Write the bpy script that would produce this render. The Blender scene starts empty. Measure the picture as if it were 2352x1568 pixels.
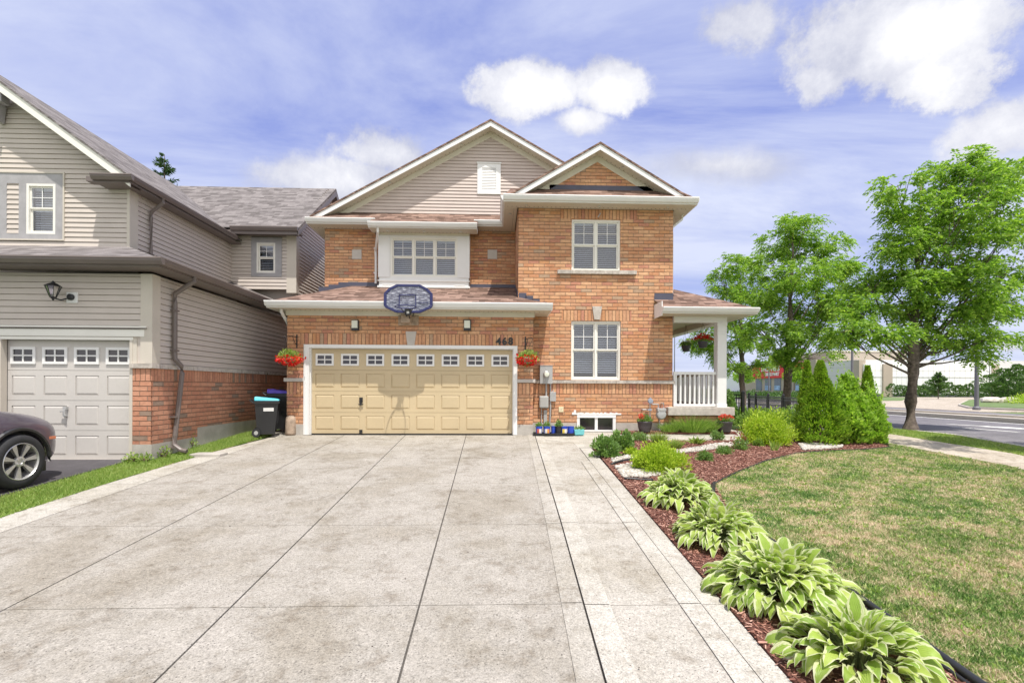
import bpy, bmesh, math, random
import numpy as np
from mathutils import Vector, Matrix, Euler
random.seed(7); rng = np.random.default_rng(7)
S = bpy.context.scene
C = S.collection
PI = math.pi
R = math.radians
# ------------------------------------------------------------------ camera (measured from the place)
FP = 1100.0; CXP = 1176.0; HYP = 889.0; CAMZ = 1.145
cam_d = bpy.data.cameras.new('camera'); cam = bpy.data.objects.new('camera', cam_d); C.objects.link(cam)
cam_d.sensor_width = 36; cam_d.lens = 36 * FP / 2352; cam_d.shift_y = (HYP - 784) / 2352
cam_d.clip_start = 0.05; cam_d.clip_end = 5000
RM = Matrix.Rotation(-R(1.87), 3, 'Z') @ Matrix.Rotation(R(90), 3, 'X') @ Matrix.Rotation(0.0045, 3, 'Z')
cam.matrix_world = Matrix.Translation((0, 0, CAMZ)) @ RM.to_4x4()
S.camera = cam
def ray(px, py): return RM @ Vector((px - CXP, HYP - py, -FP))
def at(px, py, Y):
    d = ray(px, py); return Vector((0, 0, CAMZ)) + d * (Y / d.y)
def XA(px, Y): return at(px, 889, Y).x
def rect(x0, x1, y0, y1, Y):
    cx = (x0 + x1) / 2; cy = (y0 + y1) / 2
    return at(x0, cy, Y).x, at(x1, cy, Y).x, at(cx, y1, Y).z, at(cx, y0, Y).z
SL = 0.064
def g(y): return -SL * max(0.0, 11.6 - y)
def gnd(px, py):
    d = ray(px, py)
    t = -CAMZ / d.z
    p = Vector((0, 0, CAMZ)) + d * t
    if p.y < 11.6:
        # plane z = -SL*(11.6-y)
        t = (-SL * 11.6 - CAMZ) / (d.z - SL * d.y)
        p = Vector((0, 0, CAMZ)) + d * t
    return p
# ------------------------------------------------------------------ objects
def tag(o, label=None, cat=None, group=None, kind=None):
    if label: o['label'] = label
    if cat: o['category'] = cat
    if group: o['group'] = group
    if kind: o['kind'] = kind
    return o
def thing(name, label, cat, loc=(0, 0, 0), group=None, rz=0):
    o = bpy.data.objects.new(name, None); C.objects.link(o); o.location = loc; o.rotation_euler = (0, 0, rz)
    o.empty_display_size = 0.2
    return tag(o, label, cat, group)
def link(name, me, parent=None, smooth=False):
    o = bpy.data.objects.new(name, me); C.objects.link(o)
    if parent is not None:
        o.parent = parent
        if parent.type == 'EMPTY':
            o.matrix_parent_inverse = Matrix.Translation(-Vector(parent.location))
    if smooth:
        me.polygons.foreach_set('use_smooth', [True] * len(me.polygons))
    return o
def copy_tree(o, parent=None):
    c = o.copy(); C.objects.link(c)
    if parent is not None:
        c.parent = parent
    for ch in list(o.children): copy_tree(ch, c)
    return c
class MB:
    def __init__(s): s.v = []; s.f = []; s.m = []; s.mats = []; s.cur = 0; s.uv = {}
    def mat(s, m):
        if m not in s.mats: s.mats.append(m)
        s.cur = s.mats.index(m); return s
    def face(s, pts):
        b = len(s.v); s.v += [tuple(p) for p in pts]; s.f.append(tuple(range(b, b + len(pts)))); s.m.append(s.cur)
    def add(s, vs, fs):
        b = len(s.v); s.v += [tuple(p) for p in vs]
        for f in fs: s.f.append(tuple(b + i for i in f)); s.m.append(s.cur)
    def box(s, x0, x1, y0, y1, z0, z1):
        if x0 > x1: x0, x1 = x1, x0
        if y0 > y1: y0, y1 = y1, y0
        if z0 > z1: z0, z1 = z1, z0
        s.add([(x0,y0,z0),(x1,y0,z0),(x1,y1,z0),(x0,y1,z0),(x0,y0,z1),(x1,y0,z1),(x1,y1,z1),(x0,y1,z1)],
              [(0,3,2,1),(4,5,6,7),(0,1,5,4),(1,2,6,5),(2,3,7,6),(3,0,4,7)])
        return s
    def hexa(s, pts):   # 8 points: bottom 4 ccw, top 4 ccw
        s.add(pts, [(0,3,2,1),(4,5,6,7),(0,1,5,4),(1,2,6,5),(2,3,7,6),(3,0,4,7)])
    def prism(s, poly, d):  # poly 3D points, extruded by vector d
        n = len(poly); d = Vector(d); P = [Vector(p) for p in poly]
        s.add([*P, *[p + d for p in P]], [tuple(reversed(range(n))), tuple(range(n, 2*n))] + [(i, (i+1) % n, n + (i+1) % n, n + i) for i in range(n)])
    def tube(s, pts, r, n=8, caps=True, flat=1.0):
        P = [Vector(p) for p in pts]; rs = r if isinstance(r, (list, tuple)) else [r] * len(P)
        b = len(s.v); up = Vector((0, 0, 1))
        for i, p in enumerate(P):
            d = (P[min(i+1, len(P)-1)] - P[max(i-1, 0)]).normalized()
            a = d.cross(up)
            if a.length < 0.05: a = d.cross(Vector((0, 1, 0)))
            a.normalize(); c = a.cross(d)
            for k in range(n):
                t = 2 * PI * (k + .5) / n
                s.v.append(tuple(p + a * math.cos(t) * rs[i] + c * math.sin(t) * rs[i] * flat))
        for i in range(len(P)-1):
            for k in range(n):
                k2 = (k+1) % n
                s.f.append((b+i*n+k, b+i*n+k2, b+(i+1)*n+k2, b+(i+1)*n+k)); s.m.append(s.cur)
        if caps:
            s.f.append(tuple(b+k for k in reversed(range(n)))); s.m.append(s.cur)
            s.f.append(tuple(b+(len(P)-1)*n+k for k in range(n))); s.m.append(s.cur)
        return s
    def lathe(s, prof, c=(0,0,0), n=20, ax='z', caps=True):
        b = len(s.v)
        for (r, h) in prof:
            for k in range(n):
                t = 2*PI*k/n; u, w = r*math.cos(t), r*math.sin(t)
                p = (u, w, h) if ax == 'z' else ((u, h, w) if ax == 'y' else (h, u, w))
                s.v.append((p[0]+c[0], p[1]+c[1], p[2]+c[2]))
        for i in range(len(prof)-1):
            for k in range(n):
                k2 = (k+1) % n
                s.f.append((b+i*n+k, b+i*n+k2, b+(i+1)*n+k2, b+(i+1)*n+k)); s.m.append(s.cur)
        if caps:
            s.f.append(tuple(b+k for k in reversed(range(n)))); s.m.append(s.cur)
            s.f.append(tuple(b+(len(prof)-1)*n+k for k in range(n))); s.m.append(s.cur)
        return s
    def build(s, name, parent=None, smooth=False, bevel=0):
        me = bpy.data.meshes.new(name); me.from_pydata(s.v, [], s.f)
        for m in s.mats: me.materials.append(m)
        me.polygons.foreach_set('material_index', s.m)
        bm = bmesh.new(); bm.from_mesh(me); bmesh.ops.recalc_face_normals(bm, faces=bm.faces); bm.to_mesh(me); bm.free()
        o = link(name, me, parent, smooth)
        if bevel:
            md = o.modifiers.new('bevel', 'BEVEL'); md.width = bevel; md.segments = 2; md.limit_method = 'ANGLE'
        return o
def fast_mesh(name, V, Fc, mat, parent=None, uv=None):
    V = np.asarray(V, dtype=np.float32); Fc = np.asarray(Fc, dtype=np.int32)
    me = bpy.data.meshes.new(name); k = Fc.shape[1]
    me.vertices.add(len(V)); me.vertices.foreach_set('co', V.ravel())
    me.loops.add(Fc.size); me.loops.foreach_set('vertex_index', Fc.ravel())
    me.polygons.add(len(Fc)); me.polygons.foreach_set('loop_start', np.arange(0, Fc.size, k, dtype=np.int32))
    me.update(calc_edges=True)
    for m in (mat if isinstance(mat, (list, tuple)) else [mat]): me.materials.append(m)
    return link(name, me, parent)
def M_front(Y):            # plane facing -Y : (u,w,out)
    return lambda u, w, o=0.0: (u, Y - o, w)
def M_right(X):            # plane facing +X : u = y
    return lambda u, w, o=0.0: (X + o, u, w)
def M_left(X):
    return lambda u, w, o=0.0: (X - o, u, w)
def mbox(mb, M, u0, u1, w0, w1, o0, o1):
    mb.hexa([M(u0,w0,o0), M(u1,w0,o0), M(u1,w0,o1), M(u0,w0,o1), M(u0,w1,o0), M(u1,w1,o0), M(u1,w1,o1), M(u0,w1,o1)])
def wall_grid(mb, M, u0, u1, w0, w1, holes=(), rev=0.09):
    us = sorted({u0, u1, *[h[0] for h in holes], *[h[1] for h in holes]}); ws = sorted({w0, w1, *[h[2] for h in holes], *[h[3] for h in holes]})
    for a, b in zip(us, us[1:]):
        for c, d in zip(ws, ws[1:]):
            mu, mw = (a+b)/2, (c+d)/2
            if any(h[0] < mu < h[1] and h[2] < mw < h[3] for h in holes): continue
            mb.face([M(a,c), M(b,c), M(b,d), M(a,d)])
    for a, b, c, d in holes:
        for (p, q) in (((a,c),(b,c)), ((b,c),(b,d)), ((b,d),(a,d)), ((a,d),(a,c))):
            if p[1] == q[1] == c and abs(c - w0) < 1e-6: continue
            mb.face([M(*p), M(*q), M(q[0], q[1], -rev), M(p[0], p[1], -rev)])
def courses(mb, M, w0, w1, ur, h=.089, gap=.011, deep=.011, holes=()):
    """brick courses standing proud of raked mortar; ur(w) -> (u0,u1)"""
    k = math.floor(w0/h)
    while k*h < w1:
        a = max(w0, k*h + gap*.5); b = min(w1, (k+1)*h - gap*.5)
        k += 1
        if b - a < .004: continue
        u0, u1 = ur((a+b)/2); cuts = [u0, u1]; segs = [(u0, u1)]
        for (ha, hb, hc, hd) in holes:
            if hc < (a+b)/2 < hd:
                ns = []
                for (p, q) in segs:
                    if p < hb and q > ha:
                        if p < ha: ns.append((p, ha))
                        if q > hb: ns.append((hb, q))
                    else: ns.append((p, q))
                segs = ns
        for (p, q) in segs:
            mb.face([M(p,a,deep), M(q,a,deep), M(q,b,deep), M(p,b,deep)])
            mb.face([M(p,b,deep), M(q,b,deep), M(q,b,0), M(p,b,0)]); mb.face([M(p,a,deep), M(q,a,deep), M(q,a,0), M(p,a,0)])
def siding(mb, M, w0, w1, ur, h=0.105, lip=0.020, holes=()):
    """lap siding; ur(w) -> (u0,u1)"""
    z = w0
    while z < w1 - 1e-4:
        zt = min(z + h, w1)
        a0, b0 = ur(z); a1, b1 = ur(zt)
        segs = [(a0, b0, a1, b1)]
        for (ha, hb, hc, hd) in holes:
            if hc < (z+zt)/2 < hd:
                ns = []
                for (p0, q0, p1, q1) in segs:
                    if p0 < hb and q0 > ha:
                        if p0 < ha: ns.append((p0, ha, p1, ha))
                        if q0 > hb: ns.append((hb, q0, hb, q1))
                    else: ns.append((p0, q0, p1, q1))
                segs = ns
        for (p0, q0, p1, q1) in segs:
            gp = .0085; zb_ = z + gp; zm_ = z + (zt - z)*.45
            mb.face([M(p0,zb_,lip), M(q0,zb_,lip), M(q1,zt,0.004), M(p1,zt,0.004)])
            mb.face([M(p0,zb_,-.02), M(q0,zb_,-.02), M(q0,zb_,lip), M(p0,zb_,lip)])
            mb.face([M(p0,z,.004), M(q0,z,.004), M(q0,z,-.02), M(p0,z,-.02)])
            mb.face([M(p0,z-.002,-.02), M(q0,z-.002,-.02), M(q0,zb_+.002,-.02), M(p0,zb_+.002,-.02)])
        z = zt
# ------------------------------------------------------------------ materials
class NT:
    def __init__(s, m): s.t = m.node_tree; s.n = s.t.nodes; s.l = s.t.links
    def new(s, typ, **kw):
        n = s.n.new(typ)
        for k, v in kw.items():
            if k == 'op': n.operation = v
            elif k == 'inp':
                for i, x in v.items():
                    if hasattr(x, 'is_output') or isinstance(x, bpy.types.NodeSocket): s.l.new(x, n.inputs[i])
                    else: n.inputs[i].default_value = x
            else: setattr(n, k, v)
        return n
    def math(s, op, a, b=0.0, c=0.0, clamp=False):
        n = s.n.new('ShaderNodeMath'); n.operation = op; n.use_clamp = clamp
        for i, x in enumerate((a, b, c)):
            if isinstance(x, bpy.types.NodeSocket): s.l.new(x, n.inputs[i])
            else: n.inputs[i].default_value = x
        return n.outputs[0]
    def mix(s, f, a, b, blend='MIX'):
        n = s.n.new('ShaderNodeMix'); n.data_type = 'RGBA'; n.blend_type = blend
        for i, x in ((0, f), (6, a), (7, b)):
            if isinstance(x, bpy.types.NodeSocket): s.l.new(x, n.inputs[i])
            else: n.inputs[i].default_value = x if i == 0 else (*x[:3], 1)
        return n.outputs[2]
    def ramp(s, f, stops, interp='LINEAR'):
        n = s.n.new('ShaderNodeValToRGB'); n.color_ramp.interpolation = interp
        e = n.color_ramp.elements
        while len(e) < len(stops): e.new(0.5)
        for k, (p, c) in enumerate(stops):
            e[k].position = p; e[k].color = (*c, 1) if len(c) == 3 else c
        s.l.new(f, n.inputs[0]); return n.outputs[0]
    def noise(s, scale, vec=None, detail=4, rough=0.55, dist=0.0):
        n = s.n.new('ShaderNodeTexNoise'); n.inputs['Scale'].default_value = scale; n.inputs['Detail'].default_value = detail
        n.inputs['Roughness'].default_value = rough; n.inputs['Distortion'].default_value = dist
        if vec is not None: s.l.new(vec, n.inputs['Vector'])
        return n.outputs[0]
    def pos(s): return s.n.new('ShaderNodeNewGeometry').outputs['Position']
    def xyz(s, v):
        n = s.n.new('ShaderNodeSeparateXYZ'); s.l.new(v, n.inputs[0]); return n.outputs
    def comb(s, x, y, z):
        n = s.n.new('ShaderNodeCombineXYZ')
        for i, q in enumerate((x, y, z)):
            if isinstance(q, bpy.types.NodeSocket): s.l.new(q, n.inputs[i])
            else: n.inputs[i].default_value = q
        return n.outputs[0]
    def bump(s, h, strength=0.3, dist=0.01):
        n = s.n.new('ShaderNodeBump'); n.inputs['Strength'].default_value = strength; n.inputs['Distance'].default_value = dist
        s.l.new(h, n.inputs['Height']); return n.outputs[0]
def mat(name):
    m = bpy.data.materials.new(name); m.use_nodes = True
    t = NT(m); b = t.n['Principled BSDF']; return m, t, b
def setc(t, b, sock, v):
    if isinstance(v, bpy.types.NodeSocket): t.l.new(v, b.inputs[sock])
    else: b.inputs[sock].default_value = (*v, 1) if isinstance(v, tuple) and len(v) == 3 else v
def plain(name, col, rough=0.6, var=0.06, nscale=3.0, metal=0.0, bump=0.0, spec=0.5, fine=0.0):
    m, t, b = mat(name)
    p = t.pos(); n = t.noise(nscale, p, 5); n2 = t.noise(nscale * 14, p, 3)
    f = t.math('ADD', t.math('MULTIPLY', n, .7), t.math('MULTIPLY', n2, .3))
    lo = tuple(c * (1 - var*2.2) for c in col); hi = tuple(min(1, c * (1 + var*1.6)) for c in col)
    setc(t, b, 'Base Color', t.ramp(f, [(0.3, lo), (0.7, hi)]))
    b.inputs['Roughness'].default_value = rough; b.inputs['Metallic'].default_value = metal
    b.inputs['Specular IOR Level'].default_value = spec
    if bump: setc(t, b, 'Normal', t.bump(n2, bump, .01))
    return m
def brick_mat(name, cols, mortar, bw=0.267, bh=0.089, stagger=True, rough=0.85, zoff=0.0, uoff=0.0, dirt=None):
    m, t, b = mat(name)
    geo = t.n.new('ShaderNodeNewGeometry'); p = t.xyz(geo.outputs['Position']); nn = t.xyz(geo.outputs['True Normal'])
    side = t.math('GREATER_THAN', t.math('ABSOLUTE', nn[0]), 0.6)
    u = t.math('ADD', t.math('MULTIPLY', p[1], side), t.math('MULTIPLY', p[0], t.math('SUBTRACT', 1.0, side)))
    wob = t.noise(9, geo.outputs['Position'], 2)
    v = t.math('ADD', p[2], t.math('MULTIPLY', t.math('SUBTRACT', wob, .5), .003))
    u = t.math('ADD', u, uoff)
    v = t.math('DIVIDE', t.math('ADD', v, zoff + 50 * bh), bh); row = t.math('FLOOR', v)
    us = t.math('ADD', t.math('DIVIDE', u, bw), 100.0)
    if stagger: us = t.math('ADD', us, t.math('MULTIPLY', t.math('MODULO', row, 2.0), .5))
    col = t.math('FLOOR', us)
    fu = t.math('FRACT', us); fv = t.math('FRACT', v)
    eu = t.math('MULTIPLY', t.math('MINIMUM', fu, t.math('SUBTRACT', 1.0, fu)), bw)
    ev = t.math('MULTIPLY', t.math('MINIMUM', fv, t.math('SUBTRACT', 1.0, fv)), bh)
    e = t.math('MINIMUM', eu, ev) if bh < 1 else eu
    jit = t.noise(60, geo.outputs['Position'], 3)
    e = t.math('ADD', e, t.math('MULTIPLY', t.math('SUBTRACT', jit, .5), .005))
    face = t.new('ShaderNodeMapRange', inp={0: e, 1: .003, 2: .0075}).outputs[0]
    wn = t.new('ShaderNodeTexWhiteNoise', noise_dimensions='2D'); t.l.new(t.comb(col, row, 0), wn.inputs[0])
    c = t.ramp(wn.outputs[0], cols, 'CONSTANT')
    sm = t.noise(14, geo.outputs['Position'], 5, .65)
    streak = t.new('ShaderNodeMapping', inp={0: geo.outputs['Position'], 3: (6, 6, 40)})
    sn = t.noise(3, streak.outputs[0], 4)
    c = t.mix(1.0, c, t.ramp(t.math('ADD', t.math('MULTIPLY', sm, .5), t.math('MULTIPLY', sn, .5)), [(0.3, (.66, .6, .56)), (0.5, (1, 1, 1)), (0.72, (1.25, 1.25, 1.2))]), 'MULTIPLY')
    big = t.noise(.9, geo.outputs['Position'], 3)
    c = t.mix(1.0, c, t.ramp(big, [(0.35, (.9, .88, .87)), (0.65, (1.06, 1.05, 1.03))]), 'MULTIPLY')
    c = t.mix(face, mortar, c)
    setc(t, b, 'Base Color', c); b.inputs['Roughness'].default_value = rough; b.inputs['Specular IOR Level'].default_value = .2
    h = t.math('ADD', face, t.math('MULTIPLY', sm, .35))
    setc(t, b, 'Normal', t.bump(h, 1.0, .012))
    return m
def shingle_mat(name, cols, ch=0.062, bw=0.3):
    m, t, b = mat(name)
    geo = t.n.new('ShaderNodeNewGeometry'); p = t.xyz(geo.outputs['Position']); nn = t.xyz(geo.outputs['True Normal'])
    side = t.math('GREATER_THAN', t.math('ABSOLUTE', nn[0]), t.math('ABSOLUTE', nn[1]))
    u = t.math('ADD', t.math('MULTIPLY', p[1], side), t.math('MULTIPLY', p[0], t.math('SUBTRACT', 1.0, side)))
    v = t.math('DIVIDE', p[2], ch); row = t.math('FLOOR', v); fv = t.math('FRACT', v)
    wr = t.new('ShaderNodeTexWhiteNoise', noise_dimensions='1D'); t.l.new(row, wr.inputs['W'])
    us = t.math('ADD', t.math('DIVIDE', u, bw), t.math('MULTIPLY', wr.outputs[0], 7.3)); col = t.math('FLOOR', us); fu = t.math('FRACT', us)
    wn = t.new('ShaderNodeTexWhiteNoise', noise_dimensions='2D'); t.l.new(t.comb(col, row, 0), wn.inputs[0])
    # split tabs again for the laminated look
    us2 = t.math('MULTIPLY', us, 2.0); wn2 = t.new('ShaderNodeTexWhiteNoise', noise_dimensions='2D'); t.l.new(t.comb(t.math('FLOOR', us2), row, 0), wn2.inputs[0])
    r = t.math('ADD', t.math('MULTIPLY', wn.outputs[0], .6), t.math('MULTIPLY', wn2.outputs[0], .4))
    c = t.ramp(r, cols)
    gr = t.noise(150, geo.outputs['Position'], 2)
    c = t.mix(1.0, c, t.ramp(gr, [(0.3, (.75, .75, .75)), (0.7, (1.2, 1.2, 1.2))]), 'MULTIPLY')
    edge = t.new('ShaderNodeMapRange', inp={0: fv, 1: .0, 2: .2}).outputs[0]
    ev = t.new('ShaderNodeMapRange', inp={0: t.math('MINIMUM', fu, t.math('SUBTRACT', 1.0, fu)), 1: .0, 2: .03}).outputs[0]
    e = t.math('MINIMUM', edge, t.math('ADD', ev, .4))
    c = t.mix(t.math('MULTIPLY', t.math('SUBTRACT', 1.0, e), .6), c, (.05, .04, .035))
    setc(t, b, 'Base Color', c); b.inputs['Roughness'].default_value = .92; b.inputs['Specular IOR Level'].default_value = .2
    setc(t, b, 'Normal', t.bump(t.math('ADD', t.math('SUBTRACT', 1.0, fv), t.math('MULTIPLY', gr, .4)), .6, .008))
    return m
def leaf_mat(name, cols, trans=0.35, rough=0.5):
    m, t, b = mat(name)
    geo = t.n.new('ShaderNodeNewGeometry')
    big = t.noise(1.3, geo.outputs['Position'], 2)
    r = t.math('ADD', t.math('MULTIPLY', geo.outputs['Random Per Island'], .7), t.math('MULTIPLY', big, .3))
    c = t.ramp(r, cols)
    setc(t, b, 'Base Color', c); b.inputs['Roughness'].default_value = rough; b.inputs['Specular IOR Level'].default_value = .35
    tr = t.n.new('ShaderNodeBsdfTranslucent'); t.l.new(t.mix(1.0, c, (1.25, 1.35, .6), 'MULTIPLY'), tr.inputs[0])
    mx = t.n.new('ShaderNodeMixShader'); mx.inputs[0].default_value = trans
    t.l.new(b.outputs[0], mx.inputs[1]); t.l.new(tr.outputs[0], mx.inputs[2]); t.l.new(mx.outputs[0], t.n['Material Output'].inputs[0])
    return m
def glass_mat(name, tint=(.9, .93, .95), refl=.22):
    m = bpy.data.materials.new(name); m.use_nodes = True; t = NT(m); t.n.remove(t.n['Principled BSDF'])
    tr = t.new('ShaderNodeBsdfTransparent'); tr.inputs[0].default_value = (*tint, 1)
    gl = t.new('ShaderNodeBsdfGlossy'); gl.inputs['Roughness'].default_value = .03
    fr = t.new('ShaderNodeLayerWeight'); fr.inputs[0].default_value = .25
    f = t.math('ADD', t.math('MULTIPLY', fr.outputs[0], .6), refl, clamp=True)
    mx = t.n.new('ShaderNodeMixShader'); t.l.new(f, mx.inputs[0]); t.l.new(tr.outputs[0], mx.inputs[1]); t.l.new(gl.outputs[0], mx.inputs[2])
    t.l.new(mx.outputs[0], t.n['Material Output'].inputs[0]); return m
BR = [(0, (.56, .305, .18)), (.18, (.61, .35, .20)), (.36, (.54, .27, .15)), (.5, (.64, .385, .23)), (.64, (.57, .32, .195)), (.80, (.49, .235, .16)), (.88, (.46, .32, .22)), (.94, (.56, .29, .15))]
m_brick = brick_mat('orange_brick', BR, (.40, .27, .19))
m_soldier = brick_mat('upright_brick', BR, (.24, .14, .09), bw=.089, bh=40.0, stagger=False)
NR = [(0, (.48, .235, .155)), (.3, (.53, .275, .185)), (.6, (.44, .21, .14)), (.8, (.51, .25, .165)), (.93, (.29, .21, .165))]
m_brick2 = brick_mat('red_brick', NR, (.40, .27, .20), bh=.087)
m_soldier2 = brick_mat('red_upright_brick', NR, (.36, .2, .13), bw=.087, bh=40.0, stagger=False)
m_shingle = shingle_mat('brown_shingle', [(0.2, (.105, .065, .05)), (0.5, (.20, .128, .10)), (0.8, (.30, .20, .16))])
m_shingle2 = shingle_mat('grey_shingle', [(0.2, (.125, .112, .108)), (0.5, (.19, .172, .168)), (0.8, (.25, .228, .222))], ch=.08)
m_white = plain('white_trim', (.78, .775, .765), .45, .02)
m_cream = plain('cream_trim', (.66, .62, .52), .5, .03)
m_soffit = plain('soffit', (.62, .58, .48), .6, .03)
m_sidA = plain('taupe_siding', (.55, .465, .42), .55, .03)
m_sidB = plain('beige_siding', (.555, .495, .445), .55, .03)
m_postB = plain('beige_corner', (.57, .52, .45), .55, .03)
m_brown = plain('brown_metal', (.165, .135, .125), .4, .05)
m_gtrim = plain('grey_trim', (.36, .35, .36), .6, .08, 5)
m_doorA = plain('tan_door', (.56, .45, .28), .5, .03, 1.5)
m_doorB = plain('grey_door', (.56, .53, .50), .5, .03, 1.5)
m_vinyl = plain('vinyl_frame', (.80, .78, .72), .4, .02)
m_blind = plain('blind', (.78, .78, .80), .5, .02)
m_dark = plain('dark_room', (.02, .022, .03), .8, .1)
m_glass = glass_mat('window_glass', (.80, .86, .95), refl=.15)
m_dglass = plain('dark_glass', (.035, .03, .035), .08, .1, spec=.8)
m_stone = plain('stone_ledge', (.52, .47, .42), .9, .12, 9, bump=.6)
m_keyg = plain('smooth_stone', (.52, .48, .44), .8, .05, 6)
m_found = plain('foundation', (.44, .41, .37), .9, .12, 4, bump=.4)
m_flash = plain('dark_flashing', (.075, .075, .11), .45, .1)
m_black = plain('black_metal', (.02, .02, .022), .4, .1)
m_blackp = plain('black_plastic', (.022, .022, .024), .42, .15, spec=.5)
m_grey = plain('grey_metal', (.42, .42, .42), .5, .05, metal=.2)
m_greyp = plain('grey_plastic', (.40, .40, .385), .55, .04)
m_lampg = plain('frosted_glass', (.70, .72, .62), .3, .02)
m_wood = plain('weathered_wood', (.42, .32, .24), .85, .2, 12, bump=.4)
m_silver = plain('silver', (.62, .62, .62), .3, .03, metal=.8)
m_red = leaf_mat('red_petal', [(0, (.55, .012, .012)), (1, (.75, .03, .02))], .2)
m_coral = leaf_mat('coral_petal', [(0, (.62, .06, .04)), (1, (.8, .13, .09))], .2)
m_pink = leaf_mat('pale_petal', [(0, (.6, .5, .45)), (1, (.7, .6, .6))], .2)
# ------------------------------------------------------------------ windows
def hung_window(parent, Mf, u0, u1, w0, w1, cols=2, depth=0.05, name='window', blinds=True, muntin=True, fr=.05, slat=.055, frame_mat=None, gap_low=0.0, label=None):
    """double-hung units side by side: frame (part) > glass, blinds, muntin"""
    fm = frame_mat or m_vinyl
    mb = MB().mat(fm)
    mbox(mb, Mf, u0, u1, w0, w0+fr, -.08, .02); mbox(mb, Mf, u0, u1, w1-fr, w1, -.08, .02)
    mbox(mb, Mf, u0, u0+fr, w0+fr, w1-fr, -.08, .02); mbox(mb, Mf, u1-fr, u1, w0+fr, w1-fr, -.08, .02)
    iu0, iu1 = u0+fr, u1-fr; cw = (iu1-iu0)/cols; mull = .045
    mid = (w0+w1)/2 + .01
    gl = MB().mat(m_glass); bl = MB().mat(m_blind); mu = MB().mat(m_white)
    for c in range(cols):
        a = iu0 + cw*c + (mull/2 if c else 0); b = iu0 + cw*(c+1) - (mull/2 if c < cols-1 else 0)
        if c: mbox(mb, Mf, iu0+cw*c-mull/2, iu0+cw*c+mull/2, w0+fr, w1-fr, -.08, .005)
        s = .032
        for (z0, z1, o) in ((w0+fr, mid, -.05), (mid, w1-fr, -.025)):
            mbox(mb, Mf, a, b, z0, z0+s, o-.02, o+.012); mbox(mb, Mf, a, b, z1-s, z1, o-.02, o+.012)
            mbox(mb, Mf, a, a+s, z0+s, z1-s, o-.02, o+.012); mbox(mb, Mf, b-s, b, z0+s, z1-s, o-.02, o+.012)
            gl.face([Mf(a+s, z0+s, o), Mf(b-s, z0+s, o), Mf(b-s, z1-s, o), Mf(a+s, z1-s, o)])
        if muntin:
            cm = (a+b)/2; hm = (mid+s+w1-fr-s)/2
            mbox(mu, Mf, cm-.0075, cm+.0075, mid+s, w1-fr-s, -.022, -.012)
            mbox(mu, Mf, a+s, b-s, hm-.0075, hm+.0075, -.022, -.013)
        if blinds:
            z = w1 - fr - .03
            mbox(bl, Mf, a+.035, b-.035, z-.02, z+.02, -.13, -.09)
            z -= slat * .7
            while z > w0 + fr + .04 + gap_low:
                bl.face([Mf(a+.035, z-.013, -.088), Mf(b-.035, z-.013, -.088), Mf(b-.035, z+.010, -.118), Mf(a+.035, z+.010, -.118)])
                z -= slat
    # room behind
    mb.mat(m_dark); mbox(mb, Mf, u0+.01, u1-.01, w0+.01, w1-.01, -.36, -.35)
    for (p0, p1, q0, q1) in ((u0+.01, u0+.012, w0, w1), (u1-.012, u1-.01, w0, w1)): mbox(mb, Mf, p0, p1, q0, q1, -.35, -.08)
    mbox(mb, Mf, u0+.01, u1-.01, w0, w0+.002, -.35, -.08)
    wn = mb.build(name, parent)
    if label: wn['label'] = label
    gl.build('glass', wn)
    if blinds: bl.build('blinds', wn)
    if muntin: mu.build('muntin', wn)
    return wn
def gutter(name, parent, pts, m, h=.115, d=.10, out=(0, -1)):
    """K-style gutter along a straight run pts[0]->pts[1] (top back edge), facing out (x,y)"""
    a, b = Vector(pts[0]), Vector(pts[1]); o = Vector((*out, 0))
    prof = [(0, 0), (d, 0), (d+.004, -.022), (d-.012, -.03), (d-.012, -.055), (d-.045, -h), (0, -h)]
    mb = MB().mat(m)
    A = [a + o*q[0] + Vector((0, 0, q[1])) for q in prof]; B = [b + o*q[0] + Vector((0, 0, q[1])) for q in prof]
    mb.add(A + B, [tuple(range(7)), tuple(reversed(range(7, 14)))] + [(i, (i+1) % 7, 7+(i+1) % 7, 7+i) for i in range(7)])
    return mb.build(name, parent)
def soffit_vents(mb, x0, x1, y, z, step=.11):
    x = x0
    while x < x1:
        mb.box(x, x+.022, y, y+.014, z-.003, z+.001); x += step
HGRP = None
house = thing('brick_house', 'two storey orange brick house with tan double garage door and white trim', 'house', (-.2, 12, 0))
YG, YM, YB = 11.5, 12.1, 13.95
XL = -4.95
XGR = at(1224, 900, YG).x
XMR = at(1545, 700, YM).x
XML = at(1190.5, 560, YM).x
# ---- garage front wall
tx0, tx1, tz0, tz1 = rect(698, 1188, 792.5, 1000, YG); tz0 = 0
gz1 = at(940, 714, YG).z
Mg = M_front(YG); Mm = M_front(YM); Mb = M_front(YB)
wb = MB().mat(m_brick)
zf = .25
wall_grid(wb, Mg, XL, XGR, zf, gz1, [(tx0, tx1, zf, tz1)], .12)
courses(wb, Mg, at(680, 868, YG).z, gz1, lambda z: (XL, XGR), holes=[(tx0-.002, tx1+.002, zf, tz1), (tx0-.09, tx1+.12, tz1, at(940, 767, YG).z)])
courses(wb, Mg, zf, at(680, 905, YG).z, lambda z: (XL, XGR), holes=[(tx0-.002, tx1+.002, zf, tz1)])
wb.face([(XL, YG, zf), (XL, YG, gz1), (XL, YB, gz1), (XL, YB, zf)]); wb.face([(XGR, YG, zf), (XGR, YM, zf), (XGR, YM, gz1), (XGR, YG, gz1)])
wb.mat(m_soldier)
sz0 = tz1 + .004; sz1 = at(940, 767, YG).z
mbox(wb, Mg, tx0 - .09, tx1 + .12, sz0, sz1, 0, .013)
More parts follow.
